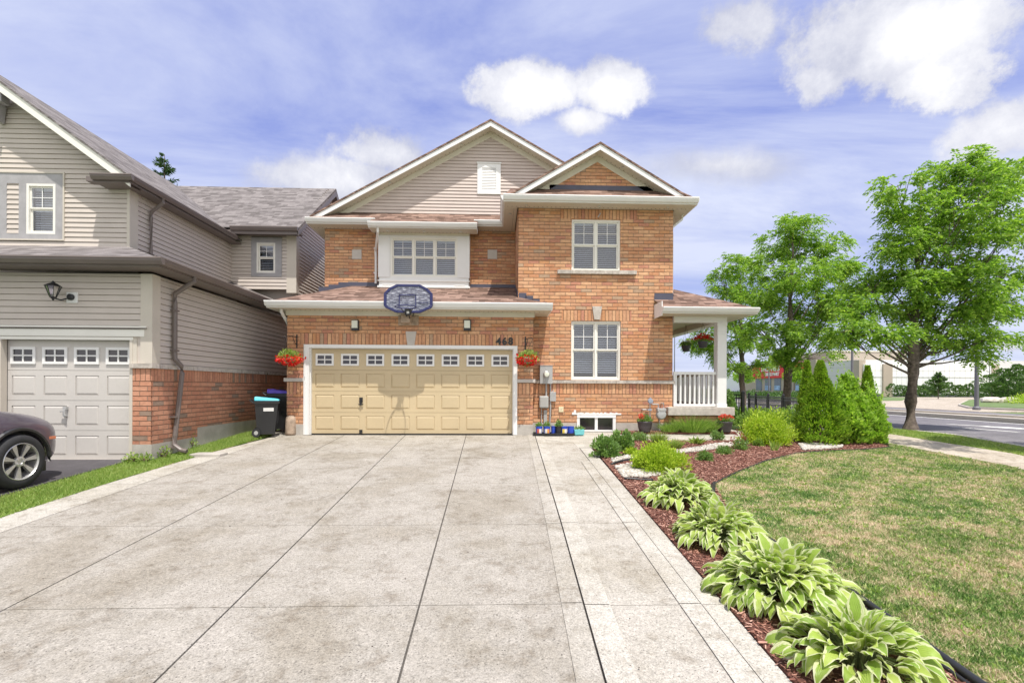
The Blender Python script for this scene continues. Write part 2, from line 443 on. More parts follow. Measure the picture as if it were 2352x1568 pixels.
mbox(wb, Mg, XL + .002, tx0 - .003, at(680, 905, YG).z, at(680, 877, YG).z, 0, .013)
mbox(wb, Mg, tx1 + .003, XGR - .002, at(1200, 905, YG).z, at(1200, 880, YG).z, 0, .013)
wb.build('garage_wall', house)
fb = MB().mat(m_found)
fb.box(XL-.012, tx0, YG-.015, YG+.3, -.12, zf); fb.box(tx1, XGR+.012, YG-.015, YG+.3, -.12, zf)
fb.box(XL-.012, XL+.2, YG+.3, YB+6, -.3, zf)
fb.build('foundation', house)
# ---- main block front wall
uw = rect(1312.8, 1425, 504, 622, YM); lw = rect(1311.6, 1425.7, 737, 872.4, YM); bw_ = rect(1325, 1414, 952.4, 990, YM)
mz1 = at(1367, 478, YM).z
wb = MB().mat(m_brick)
rz = at(1240, 700, YM).z
hl_ = [(bw_[0], bw_[1], zf, bw_[3])]
wall_grid(wb, Mm, XML, XMR, zf, mz1, [uw, lw, *hl_], .09)
_s = (at(1287, 496, YM).x, at(1463, 496, YM).x, uw[3], mz1); _s2 = (at(1290, 730, YM).x, at(1450, 730, YM).x, lw[3], at(1367, 713, YM).z)
courses(wb, Mm, zf, at(1400, 904, YM).z, lambda z: (XGR, XMR), holes=hl_)
courses(wb, Mm, at(1400, 873.5, YM).z, 2.9, lambda z: (XGR, XMR), holes=[lw, _s2])
courses(wb, Mm, 2.9, mz1, lambda z: (XML, XMR), holes=[uw, lw, _s, _s2])
courses(wb, M_left(XML), 3.3, mz1, lambda z: (YM, YB))
wb.face([(XMR, YM, zf), (XMR, 24, zf), (XMR, 24, mz1), (XMR, YM, mz1)])
wb.face([(XML, YM, 2.5), (XML, YM, mz1), (XML, YB, mz1), (XML, YB, 2.5)])
# gable brick
gyb = 12.25
ga = at(1376, 368, gyb); gl_ = at(1270, 432, gyb); gr_ = at(1480, 437, gyb)
k = (ga.z - 5.9) / .592
wb.face([(ga.x - k - .1, gyb, 5.8), (ga.x + k + .1, gyb, 5.8), (ga.x, gyb, ga.z + .08)])
courses(wb, M_front(gyb), 5.9, ga.z + .05, lambda z: (ga.x - (ga.z + .08 - z)/.592, ga.x + (ga.z + .08 - z)/.592))
wb.mat(m_soldier)
a0, a1, b0, b1 = rect(1280, 1462, 488, 505, YM)
sx0 = at(1287, 496, YM).x; sx1 = at(1463, 496, YM).x
mbox(wb, Mm, sx0, sx1, uw[3] + .004, mz1, 0, .013)
sx0 = at(1290, 730, YM).x; sx1 = at(1450, 730, YM).x
mbox(wb, Mm, sx0, sx1, lw[3] + .004, at(1367, 713, YM).z, 0, .013)
lz0, lz1 = at(1400, 880.5, YM).z, at(1400, 873.5, YM).z
mbox(wb, Mm, XGR + .02, XMR - .002, at(1400, 904, YM).z, lz0 - .002, 0, .013)
wb.build('main_wall', house)
# ---- upper left wall
buX0 = at(869, 600, YB).x; buX1 = at(1078.5, 600, YB).x
wb = MB().mat(m_brick)
wall_grid(wb, Mb, XL, XML + .3, 3.3, mz1 + .02, [(buX0 + .1, buX1 - .1, 4.2, mz1 - .1)], .02)
courses(wb, Mb, 3.3, mz1, lambda z: (XL, XML + .02), holes=[(buX0, buX1, 3.9, mz1)])
wb.face([(XL, YB, zf), (XL, YB, mz1), (XL, 24, mz1), (XL, 24, zf)])
wb.build('upper_wall', house)
fb = MB().mat(m_found); fb.box(XGR+.012, bw_[0]-.01, YM-.016, YM+.3, -.12, zf); fb.box(bw_[1]+.01, XMR+.012, YM-.016, YM+.3, -.12, zf); fb.box(bw_[0]-.01, bw_[1]+.01, YM-.016, YM+.3, -.12, bw_[2]-.004)
fb.box(XMR-.2, XMR+.012, YM+.3, 24, -.3, zf)
fb.build('foundation', house)
# stone trims
sb = MB().mat(m_stone)
def rough_ledge(mb, x0, x1, yf, z0, z1, n=.33):
    x = x0
    while x < x1 - .01:
        xe = min(x + n * random.uniform(.8, 1.3), x1)
        segs = 5
        for i in range(segs):
            a = x + (xe - x) * i / segs; b = x + (xe - x) * (i+1) / segs
            o = random.uniform(.0, .018)
            mb.hexa([(a, yf - o, z0), (b, yf - random.uniform(0, .018), z0 + .004), (b, yf + .12, z0), (a, yf + .12, z0), (a, yf - .012, z1), (b, yf - .012, z1), (b, yf + .12, z1), (a, yf + .12, z1)])
        x = xe + .003
rough_ledge(sb, XGR + .06, XMR + .04, YM - .055, lz0, lz1)
gz0_, gz1_ = at(680, 876, YG).z, at(680, 868, YG).z
sb.build('stone_ledge', house)
sb = MB().mat(m_keyg); sb.box(XL - .06, tx0 - .002, YG - .05, YG + .2, gz0_, gz1_); sb.build('pier_ledge', house, bevel=.006); sb = MB().mat(m_keyg); sb.box(tx1 + .002, XGR + .055, YG - .05, YG + .2, gz0_, gz1_)
sb.build('pier_ledge', house, bevel=.006)
sb = MB().mat(m_stone); q = rect(1280, 1460.5, 622, 630.5, YM); rough_ledge(sb, q[0], q[1], YM - .07, q[2], q[3]); sb.build('stone_sill', house)
def keystone(m, px, py, Y, wt, wbm):
    mb = MB().mat(m); c0 = at(px, py[0], Y); c1 = at(px, py[1], Y)
    mb.prism([(c0.x - wt, Y - .045, c0.z), (c0.x + wt, Y - .045, c0.z), (c0.x + wbm, Y - .045, c1.z), (c0.x - wbm, Y - .045, c1.z)], (0, .1, 0))
    return mb.build('keystone', house, bevel=.008)
keystone(m_keyg, 944.5, (761, 792.3), YG, .13, .085)['label'] = 'smooth grey keystone over the garage door'
keystone(m_stone, 1371, (704, 734.6), YM, .125, .075)['label'] = 'rough pale keystone over the lower window'
for px in (820, 1131):
    q = rect(px-11, px+11, 574, 595.5, YB); mb = MB().mat(m_keyg); mb.box(q[0], q[1], YB - .03, YB + .05, q[2], q[3]); mb.build('stone_square', house, bevel=.005)
# ---- windows of the main block
hung_window(house, M_front(YM + .05), *uw, cols=2, slat=.05, label='upper twin window of the brick block')
hung_window(house, M_front(YM + .05), *lw, cols=2, slat=.056, gap_low=.08, label='lower twin window of the brick block')
def slider(parent, Y, u0, u1, w0, w1):
    Mf = M_front(Y); mb = MB().mat(m_white); f = .07
    mbox(mb, Mf, u0, u1, w0, w0+.03, -.1, .02); mbox(mb, Mf, u0, u1, w1-f, w1, -.1, .03); mbox(mb, Mf, u0, u0+f, w0+.03, w1-f, -.1, .02); mbox(mb, Mf, u1-f, u1, w0+.03, w1-f, -.1, .02)
    c = (u0+u1)/2; mbox(mb, Mf, c-.035, c+.035, w0+.03, w1-f, -.08, .01)
    mb.mat(m_dark); mbox(mb, Mf, u0, u1, w0, w1, -.4, -.38)
    o = mb.build('basement_window', parent); gl = MB().mat(m_dglass)
    gl.face([Mf(u0+f, w0+.03, -.05), Mf(u1-f, w0+.03, -.05), Mf(u1-f, w1-f, -.05), Mf(u0+f, w1-f, -.05)]); gl.build('glass', o)
slider(house, YM + .0, *bw_)
mb = MB().mat(m_white)   # ragged foam bead over the basement window
for i in range(26):
    x = bw_[0] - .13 + (bw_[1]-bw_[0]+.26) * i / 26; mb.box(x, x + .055, YM - .02 - random.random()*.015, YM, bw_[3] + .005, bw_[3] + .035 + random.random()*.03 + (.08 if i == 1 else 0))
mb.build('foam_bead', house)
# ---- bump-out window box on the upper left wall
YBU = 13.55
Mbu = M_front(YBU)
q = rect(869, 1078.5, 531.6, 661, YBU); w = rect(897, 1051, 545.5, 636, YBU)
mb = MB().mat(m_white)
wall_grid(mb, Mbu, q[0], q[1], q[2], q[3], [w], .06)
mb.box(q[0]+.001, q[0]+.02, YBU, YB, q[2], q[3]); mb.box(q[1]-.02, q[1]-.001, YBU, YB, q[2], q[3]); mb.box(q[0], q[1], YBU+.002, YB, q[2]-.01, q[2]+.01)
pw = w[0] - q[0]
mbox(mb, Mbu, q[0], q[1], w[3] + .03, w[3] + .045, 0, .01)
mbox(mb, Mbu, q[0]+.0, w[0]-.02, w[2]-.02, w[3]+.03, 0, .018); mbox(mb, Mbu, w[1]+.02, q[1], w[2]-.02, w[3]+.03, 0, .018)
mbox(mb, Mbu, q[0]-.01, q[1]+.01, w[2]-.13, w[2]-.10, 0, .035); mbox(mb, Mbu, q[0]-.02, q[1]+.02, q[2], q[2]+.05, 0, .03)
mbox(mb, Mbu, q[0]+.12, q[0]+.42, q[2]+.07, q[2]+.085, 0, .02); mbox(mb, Mbu, q[1]-.42, q[1]-.12, q[2]+.07, q[2]+.085, 0, .02)
mb.build('window_box', house)
hung_window(house, M_front(YBU + .03), *w, cols=3, slat=.055, name='window', label='triple window in the white box above the garage')
# ---- garage door + frame
YD = YG + .12
mb = MB().mat(m_white)
d0, d1, _, dz1 = rect(716.8, 1177, 802, 995.5, YD)
fo = .008
mb.box(tx0, tx0 + .13, YG - .03, YG + .1, 0, tz1); mb.box(tx1 - .09, tx1, YG - .03, YG + .1, 0, tz1)
mb.box(tx0 + .13, tx1 - .09, YG - .03, YG + .1, tz1 - .075, tz1)
mb.box(tx0 + .02, tx0 + .05, YG - .045, YG - .03, 0, tz1 - .02)
mb.box(tx0+.13, d0, YG + .03, YD + .02, 0, tz1 - .075); mb.box(d1, tx1-.09, YG + .03, YD + .02, 0, tz1 - .075); mb.box(d0, d1, YG + .03, YD + .02, dz1, tz1 - .075)
mb.build('door_frame', house)
def garage_door(parent, Y, x0, x1, z0, z1, ncol, m, label=None, margin=.0):
    Mf = M_front(Y); mb = MB().mat(m); rows = 4; rh = (z1 - z0) / rows; cw = (x1 - x0) / ncol
    for r in range(rows):
        a = z0 + rh*r; b = a + rh - .006
        # section with raised panels: outer flat at 0, groove at -.012, raised centre at -.002
        pans = []
        for c in range(ncol):
            u0 = x0 + cw*c + cw*.13; u1 = x0 + cw*(c+1) - cw*.13
            pans.append((u0, u1, a + rh*.17, b - rh*.17))
        if r < 3:
            wall_grid(mb, Mf, x0, x1, a, b, pans, .014)
            for (u0, u1, w0, w1) in pans:
                i = .035
                mb.face([Mf(u0+i, w0+i, .002), Mf(u1-i, w0+i, .002), Mf(u1-i, w1-i, .002), Mf(u0+i, w1-i, .002)])
                O = [(u0, w0), (u1, w0), (u1, w1), (u0, w1)]; I = [(u0+i, w0+i), (u1-i, w0+i), (u1-i, w1-i), (u0+i, w1-i)]
                for j in range(4):
                    j2 = (j+1) % 4; mb.face([Mf(*O[j], -.014), Mf(*O[j2], -.014), Mf(*I[j2], .002), Mf(*I[j], .002)])
        else:
            wall_grid(mb, Mf, x0, x1, a, b, [], .014)
        mb.face([Mf(x0, b, 0), Mf(x1, b, 0), Mf(x1, b, -.02), Mf(x0, b, -.02)]); mb.face([Mf(x0, a, 0), Mf(x1, a, 0), Mf(x1, a, -.02), Mf(x0, a, -.02)])
    mb.face([Mf(x0, z0, -.021), Mf(x1, z0, -.021), Mf(x1, z1, -.021), Mf(x0, z1, -.021)])
    mb.mat(m_black); mbox(mb, Mf, x0, x1, z0 - .02, z0 - .001, -.02, .01)
    door = mb.build('garage_door', parent)
    if label: door['label'] = label
    a = z0 + rh*3 + rh*.2; b = a + rh*.565
    for c in range(ncol):
        cx = x0 + cw*(c + .5); hw = .213
        wnd = MB().mat(m_white); fr = .045
        mbox(wnd, Mf, cx-hw, cx+hw, a, a+fr, .001, .022); mbox(wnd, Mf, cx-hw, cx+hw, b-fr, b, .001, .022)
        mbox(wnd, Mf, cx-hw, cx-hw+fr, a+fr, b-fr, .001, .022); mbox(wnd, Mf, cx+hw-fr, cx+hw, a+fr, b-fr, .001, .022)
        mbox(wnd, Mf, cx-.012, cx+.012, a+fr, b-fr, .001, .018); mbox(wnd, Mf, cx-hw+fr, cx-.012, (a+b)/2-.012, (a+b)/2+.012, .001, .018); mbox(wnd, Mf, cx+.012, cx+hw-fr, (a+b)/2-.012, (a+b)/2+.012, .001, .018)
        wnd.mat(m_dglass); mbox(wnd, Mf, cx-hw+fr, cx+hw-fr, a+fr, b-fr, .0005, .004)
        wnd.build('door_window', door)
    return door
gd = garage_door(house, YD, d0, d1, .02, dz1, 8, m_doorA)
h = at(829, 922, YD - .02); mb = MB().mat(m_black)
mb.box(h.x-.04, h.x+.04, YD-.02, YD, h.z-.02, h.z+.1); mb.box(h.x-.02, h.x+.02, YD-.05, YD-.02, h.z-.09, h.z+.03); mb.box(h.x-.055, h.x+.055, YD-.04, YD-.02, h.z-.08, h.z-.055); mb.build('handle', gd); mb = MB().mat(m_black); mb.box(h.x-.035, h.x+.035, YD-.03, YD, .03, .11); mb.build('latch', gd)
# ---- garage roof
zg = at(940, 695, 11.07).z
gx0 = at(610, 696, 11.07).x; gx1 = at(1269, 700, 11.07).x
A = (gx0, 11.07, zg); B = (gx1, 11.07, zg)
zt = at(940, 658, YB).z; zm = zg + (zt - zg) * (YM - 11.07) / (YB - 11.07)
Dx = at(808, 658, YB).x
mb = MB().mat(m_shingle)
mb.face([A, B, (XML, YM, zm), (XML, YB, zt), (Dx, YB, zt)])
mb.face([A, (Dx, YB, zt), (gx0, YB, zg)])
mb.face([B, (gx1, YM, zg), (XML, YM, zm)])
gr = mb.build('garage_roof', house)
# make the roof a closed body with an underside (soffit)
mb = MB().mat(m_soffit); zs = zg - .13
mb.box(gx0+.03, gx1-.03, 11.10, YG, zs-.012, zs); mb.box(gx0+.03, XL, YG, YB, zs-.012, zs); mb.box(XGR, gx1-.03, YG, YM, zs-.012, zs)
mb.mat(m_white); mb.box(gx0+.02, gx1-.02, 11.07+.005, 11.10, zs-.01, zg-.005); mb.box(gx0+.0, gx0+.03, 11.10, YB, zs-.01, zg-.005); mb.box(gx1-.03, gx1, 11.10, YM, zs-.01, zg-.005)
mb.mat(m_black); soffit_vents(mb, gx0+.1, gx1-.1, 11.38, zs-.013)
mb.build('garage_soffit', house)
gutter('gutter', house, ((gx0, 11.075, zg+.01), (gx1, 11.075, zg+.01)), m_white)
mb = MB().mat(m_cream); mb.box(XL-.03, XGR+.03, YG-.03, YG, at(940, 726.5, YG).z, zs-.012); mb.box(XL-.03, XL, YG, YB, at(940, 726.5, YG).z, zs-.012)
mb.build('frieze_board', house)
# step flashing
mb = MB().mat(m_flash)
def flash_front(x0, x1, Y, z0, z1, t=.012): mb.box(x0, x1, Y - t, Y, z0, z1)
x = XML + .02
while x < gx1 - .05:
    zz = zm * 1 + (zg - zm) * (x - XML) / (gx1 - XML); flash_front(x, min(x + .19, gx1), YM, zz - .05, zz + .13 - .02 * random.random()); x += .17
flash_front(at(800, 655, YB).x, buX0, YB, zt - .05, zt + .11); flash_front(buX1, XML, YB, zt - .05, zt + .09)
xx = at(800, 655, YB).x
for i, (a, b) in enumerate(((0, .12), (-.26, .06), (-.4, .03))): flash_front(xx - .28*(i+1), xx - .28*i, YB, zt - .1 - .12*i, zt + .10 - .07*i)
mb.box(XML - .012, XML, YM, YB, zm, zm + .02); 
for i in range(8):
    y0 = YM + (YB-YM)*i/8; y1 = YM + (YB-YM)*(i+1)/8; z = zm + (zt-zm)*i/8; mb.box(XML - .012, XML, y0, y1, z-.05, z + .17)
# flashing under the gable brick of the block
q = rect(1262, 1500, 427, 441, gyb); mb.box(q[0], q[1], gyb-.02, gyb, q[2] - .02, q[3]-.0)
mb.build('flashing', house)
# ---- eaves of the block (hip-like skirt + gutter) and of the left wall
YR = 11.67
zE = at(1380, 453, YR).z; eX0 = at(1156.5, 450, YR).x; eX1 = at(1603, 457, YR).x
YL = 13.5; zL = zE
lX0 = at(702.8, 505, YL).x
gR = 12.25; rise = .72
mb = MB().mat(m_shingle)
mb.face([(eX0, YR, zE), (eX1, YR, zE), (eX1 - .2, gyb, zE + .42), (eX0 + .2, gyb, zE + .42)])
YS = 14.1; zS = at(950, 491, YS).z
bu0 = at(845.6, 512, 13.1).x; bu1 = at(1096, 514, 13.1).x; zBU = at(970, 513, 13.1).z
mb.face([(lX0, YL, zL), (eX0 + .1, YL, zL), (eX0 + .1, YS, zS), (lX0 + .3, YS, zS)])
mb.face([(bu0, 13.1, zBU), (bu1, 13.1, zBU), (bu1, YS, zS + .004), (bu0, YS, zS + .004)])
mb.face([(bu0, 13.1, zBU), (bu0, YS, zS + .004), (bu0, YS, zBU - .06), (bu0, 13.1, zBU - .06)]); mb.face([(bu1, 13.1, zBU), (bu1, YS, zS), (bu1, YS, zBU - .06), (bu1, 13.1, zBU - .06)])
mb.build('skirt_roof', house)
zsf = zE - .13
mb = MB().mat(m_soffit)
mb.box(eX0+.03, eX1-.03, YR+.03, YM, zsf-.012, zsf); mb.box(eX0+.03, XML, YM, YB, zsf-.012, zsf); mb.box(XMR, eX1-.03, YM, 24, zsf-.012, zsf)
mb.box(lX0+.03, eX0+.03, YL+.03, YB, zsf-.012, zsf); mb.box(lX0+.03, XL, YB, 24, zsf-.012, zsf)
zbs = zBU - .12; mb.box(bu0+.02, bu1-.02, 13.13, YBU, zbs-.012, zbs)
mb.mat(m_white)
mb.box(eX0, eX1, YR+.004, YR+.03, zsf-.01, zE-.004); mb.box(eX0, eX0+.03, YR+.03, YL, zsf-.01, zE-.004); mb.box(eX1-.03, eX1, YR+.03, 24, zsf-.01, zE-.004)
mb.box(lX0, eX0, YL+.004, YL+.03, zsf-.01, zE-.004); mb.box(lX0, lX0+.03, YL+.03, 24, zsf-.01, zE-.004)
mb.box(bu0, bu1, 13.104, 13.13, zbs-.01, zBU-.004); mb.box(bu0, bu0+.02, 13.13, YL, zbs-.01, zBU-.004); mb.box(bu1-.02, bu1, 13.13, YL, zbs-.01, zBU-.004)
mb.mat(m_black); soffit_vents(mb, eX0+.1, eX1-.1, 11.98, zsf-.013); soffit_vents(mb, lX0+.1, eX0, 13.84, zsf-.013); soffit_vents(mb, bu0+.1, bu1-.1, 13.46, zbs-.013)
for i in range(17): mb.box(XML-.12, XML-.105, YM + .1*i + .05, YM+.1*i+.07, zsf-.015, zsf-.011)
mb.build('soffit', house)
gutter('gutter', house, ((eX0, YR+.005, zE+.01), (eX1, YR+.005, zE+.01)), m_white)
gutter('gutter', house, ((eX0, YR, zE+.01), (eX0, YL-.1, zE+.01)), m_white, out=(-1, 0), d=.07)
gutter('gutter', house, ((eX1, YR, zE+.01), (eX1, 24, zE+.01)), m_white, out=(1, 0), d=.05)
gutter('gutter', house, ((lX0, YL+.005, zL+.01), (bu0 + .1, YL+.005, zL+.01)), m_white)
gutter('gutter', house, ((bu1 - .1, YL+.005, zL+.01), (eX0, YL+.005, zL+.01)), m_white)
gutter('gutter', house, ((bu0, 13.105, zBU+.01), (bu1, 13.105, zBU+.01)), m_white)
mb = MB().mat(m_cream)
mb.box(XML-.03, XMR+.03, YM-.03, YM, mz1 - .02, zsf-.012); mb.box(XML-.03, XML, YM, YB-.03, mz1-.02, zsf-.012); mb.box(XMR, XMR+.03, YM, 20, mz1-.02, zsf-.012)
mb.box(XL-.03, buX0, YB-.03, YB, mz1 - .02, zsf-.012); mb.box(buX1, XML-.03, YB-.03, YB, mz1 - .02, zsf-.012)
mb.box(at(869,530,YBU).x, at(1078.5,530,YBU).x, YBU-.02, YB-.04, at(970, 541, YBU).z, zbs-.012)
mb.build('frieze_board', house)
# ---- gables
def gable_roof(name, y0, y1, rx, rz, hl, hr, slope, shin, fas, sof, th=.10, fz=.14, ysoff=None, ywall=None, frieze=.16, sides=(1, 1), parent=house):
    """ridge along Y at x=rx; half widths hl, hr"""
    out = []
    mb = MB().mat(shin)
    for sgn, hw, on in ((-1, hl, sides[0]), (1, hr, sides[1])):
        e = (rx + sgn*hw, rz - slope*hw)
        mb.prism([(rx, y0, rz), (e[0], y0, e[1]), (e[0], y0, e[1]-th*.5), (rx, y0, rz-th*.5)], (0, y1-y0, 0))
    r = mb.build(name, parent)
    mb = MB().mat(fas)
    for sgn, hw in ((-1, hl), (1, hr)):
        e = (rx + sgn*hw, rz - slope*hw)
        t = th*.5 + .002
        mb.prism([(rx, y0+.02, rz-t), (e[0]-sgn*.03, y0+.02, e[1]-t+slope*.03), (e[0]-sgn*.03, y0+.02, e[1]-t-fz+slope*.03), (rx, y0+.02, rz-t-fz)], (0, .03, 0))
    mb.build('fascia', parent)
    mb = MB().mat(sof)
    t = th*.5 + fz - .02
    if ywall:
        for sgn, hw in ((-1, hl), (1, hr)):
            e = (rx + sgn*(hw-.05), rz - slope*(hw-.05))
            mb.face([(rx, y0+.05, rz-t), (e[0], y0+.05, e[1]-t), (e[0], ywall, e[1]-t), (rx, ywall, rz-t)])
            n = int(hw/.11)
            mb.mat(m_black)
            for i in range(1, n):
                x = rx + sgn*i*.11; z = rz - slope*i*.11 - t - .002
                mb.face([(x, ywall-.09, z), (x+.02, ywall-.09, z-sgn*.02*slope), (x+.02, ywall-.065, z-sgn*.02*slope), (x, ywall-.065, z)])
            mb.mat(sof)
        mb.build('gable_soffit', parent)
        mb = MB().mat(fas if parent is not house else m_cream)
        for sgn, hw in ((-1, hl), (1, hr)):
            hw2 = hw - .35
            e = (rx + sgn*hw2, rz - slope*hw2)
            mb.prism([(rx, ywall-.02, rz-t-.003), (e[0], ywall-.02, e[1]-t-.003), (e[0], ywall-.02, e[1]-t-frieze), (rx, ywall-.02, rz-t-frieze)], (0, .019, 0))
        mb.build('gable_frieze', parent)
    return r
YRK = 13.7
rid = at(1127, 273, YRK); slope = .558
gable_roof('main_roof', YRK, 24, rid.x, rid.z, rid.x - lX0 - .02, eX1 - rid.x, slope, m_shingle, m_white, m_soffit, ywall=YS)
rid2 = at(1379.5, 325, 11.85); slope2 = .592
gable_roof('front_gable_roof', 11.85, 15.5, rid2.x, rid2.z, rid2.x - eX0 - .12, eX1 - .05 - rid2.x, slope2, m_shingle, m_white, m_soffit, ywall=gyb)
# siding of the big gable
vz = rect(1096.5, 1150, 377, 447, YS)
mb = MB().mat(m_sidA)
apz = rid.z - .17
siding(mb, M_front(YS), zS, apz - .02, lambda z: (rid.x - (apz - z)/slope, rid.x + (apz - z)/slope), h=.098, holes=[(vz[0]+.01, vz[1]-.01, vz[2], vz[3])])
mb.build('gable_siding', house)
mb = MB().mat(m_white)
mb.box(vz[0], vz[1], YS-.04, YS+.02, vz[2], vz[2]+.12); mb.box(vz[0], vz[1], YS-.04, YS+.02, vz[3]-.13, vz[3]); mb.box(vz[0], vz[0]+.14, YS-.04, YS+.02, vz[2]+.12, vz[3]-.13); mb.box(vz[1]-.14, vz[1], YS-.04, YS+.02, vz[2]+.12, vz[3]-.13)
mb.box(vz[0]-.02, vz[1]+.02, YS-.06, YS, vz[3], vz[3]+.03)
z = vz[2] + .12
while z < vz[3]-.13:
    mb.hexa([(vz[0]+.14, YS-.032, z+.004), (vz[1]-.14, YS-.032, z+.004), (vz[1]-.14, YS, z+.004), (vz[0]+.14, YS, z+.004), (vz[0]+.14, YS-.020, z+.040), (vz[1]-.14, YS-.020, z+.040), (vz[1]-.14, YS, z+.040), (vz[0]+.14, YS, z+.040)]); z += .046
mb.face([(vz[0]+.1, YS+.01, vz[2]), (vz[1]-.1, YS+.01, vz[2]), (vz[1]-.1, YS+.01, vz[3]), (vz[0]+.1, YS+.01, vz[3])])
mb.build('gable_vent', house)
# pot lights in the soffits
for (px, py, Y, z) in ((1345, 474, 11.82, zsf), (0, 0, 0, 0)):
    pass
def potlight(x, y, z):
    mb = MB().mat(m_silver); mb.lathe([(.045, 0), (.045, -.008), (.03, -.012)], (x, y, z), 12); mb.mat(m_lampg); mb.lathe([(.03, -.004), (.02, -.018)], (x, y, z), 10); mb.build('soffit_light', house)
for f in (.12, .5, .86): potlight(eX0 + (eX1-eX0)*f, YR+.22, zsf-.012)
potlight(XML-.2, YM+.4, zsf-.012); potlight(lX0+1.2, YL+.25, zsf-.012); potlight((bu1+eX0)/2+.1, YL+.25, zsf-.012)
for f in (.16, .5, .84): potlight(bu0 + (bu1-bu0)*f, 13.35, zbs-.012)
for sg, d in ((-1, .85), (-1, 2.9), (1, .85)): potlight(rid.x + sg*d, YRK+.2, rid.z - slope*d - .175)
for sg in (-1, 1): potlight(rid2.x + sg*.62, 12.05, rid2.z - slope2*.62 - .175)
# downspouts
mb = MB().mat(m_white)
p0 = Vector((bu0 + .25, 13.15, zBU - .1)); xq = at(863, 600, 13.87).x
mb.tube([p0, p0 + Vector((0, 0, -.12)), (xq, YB - .1, zBU - .55), (xq, YB - .06, zBU - .75), (xq, YB - .06, zt + .06)], .035, 8)
for z in (5.1, 4.4): mb.box(xq - .06, xq - .03, YB - .08, YB, z, z + .03)
mb.build('downspout', house)
mb = MB().mat(m_white)
xr = XMR + .05
mb.tube([(xr + .3, YM + .3, zE - .1), (xr + .3, YM + .3, zE - .25), (xr, YM + .22, zE - .5), (xr, YM + .2, zE - .65), (xr, YM + .2, 3.5)], .033, 8); mb.build('downspout', house)
mb = MB().mat(m_white)
mb.tube([(gx0 + .25, 11.3, zg - .13), (gx0 + .25, 11.3, zg - .2), (XL - .06, 11.7, zg - .45), (XL - .06, 11.75, zg - .6), (XL - .06, 11.75, .1)], .035, 8); mb.build('downspout', house)
# vent pipe stub over the upper window
c = at(1376, 494, YM - .08); mb = MB().mat(m_grey); mb.tube([(c.x + .05, YM, c.z + .06), (c.x + .04, YM - .06, c.z + .05), (c.x - .04, YM - .14, c.z - .07)], .014, 6); mb.build('vent_pipe', house)
# ---- porch
YP = 11.9
q = rect(1535, 1688, 935, 954, YP)
mb = MB().mat(m_stone); mb.box(q[0], q[1], YP, 18, q[2], q[3]); mb.build('porch_slab', house, bevel=.012)
mb = MB().mat(m_brick); mb.box(XMR + .02, q[1] - .08, YP + .09, 17.95, .16, q[2]); mb.mat(m_found); mb.box(XMR + .02, q[1] - .07, YP + .08, 17.95, -.3, .16); mb.build('porch_base', house)
pz = q[3]
cx0 = at(1646.7, 850, 12).x; cx1 = at(1668, 850, 12).x + .02; bz0 = at(1600, 740, 12).z; bz1 = at(1600, 727, 12).z
def column(y):
    mb = MB().mat(m_white); mb.box(cx0+.012, cx1-.012, y+.012, y+.228, pz, bz0 - .01); mb.box(cx0, cx1, y, y+.24, pz, pz+.08); mb.box(cx0, cx1, y, y+.24, bz0-.08, bz0-.0)
    mb.box(cx0+.005, cx1-.005, y+.005, y+.235, bz0-.30, bz0-.27); mb.build('column', house, bevel=.004)
column(11.98); column(17.6)
pgz = at(1630, 707, 11.5).z; pgx0 = at(1521, 707, 11.5).x; pgx1 = at(1741, 709, 11.5).x
mb = MB().mat(m_white)
mb.box(XMR + .004, cx1, 12.0, 12.2, bz0, pgz - .13); mb.box(cx0+.01, cx1-.01, 12.2, 18, bz0, pgz - .13)
mb.build('porch_beam', house)
mb = MB().mat(m_soffit); zs = pgz - .13
mb.box(pgx0+.02, pgx1-.03, 11.53, 12.0, zs-.012, zs); mb.box(XMR + .004, pgx1-.03, 12.0, 18.3, zs-.012, zs)
mb.mat(m_white); mb.box(pgx0, pgx1, 11.504, 11.53, zs-.01, pgz-.004); mb.box(pgx1-.03, pgx1, 11.53, 18.3, zs-.01, pgz-.004); mb.box(pgx0, pgx0+.02, 11.53, YM, zs-.06, pgz+.16)
mb.build('porch_soffit', house)
gutter('gutter', house, ((pgx0-.0, 11.505, pgz+.01), (pgx1, 11.505, pgz+.01)), m_white)
gutter('gutter', house, ((pgx1, 11.5, pgz+.01), (pgx1, 18.3, pgz+.01)), m_white, out=(1, 0), d=.06)
pr = .5; rr = (pgx1 - XMR) * pr
mb = MB().mat(m_shingle)
tp = (XMR, 11.5 + (pgx1 - XMR), pgz + rr)
mb.face([(pgx0, 11.5, pgz), (pgx1, 11.5, pgz), tp, (XMR, YM, pgz + (YM-11.5)*pr), (pgx0, YM, pgz + (YM-11.5)*pr)])
mb.face([(pgx1, 11.5, pgz), (pgx1, 18.3, pgz), (XMR, 18.3, pgz + rr), tp])
mb.build('porch_roof', house)
mb = MB().mat(m_flash); zz = pgz + (YM-11.5)*pr; mb.box(pgx0-.0, XMR+.01, YM-.012, YM, zz-.04, zz+.16); mb.build('flashing', house)
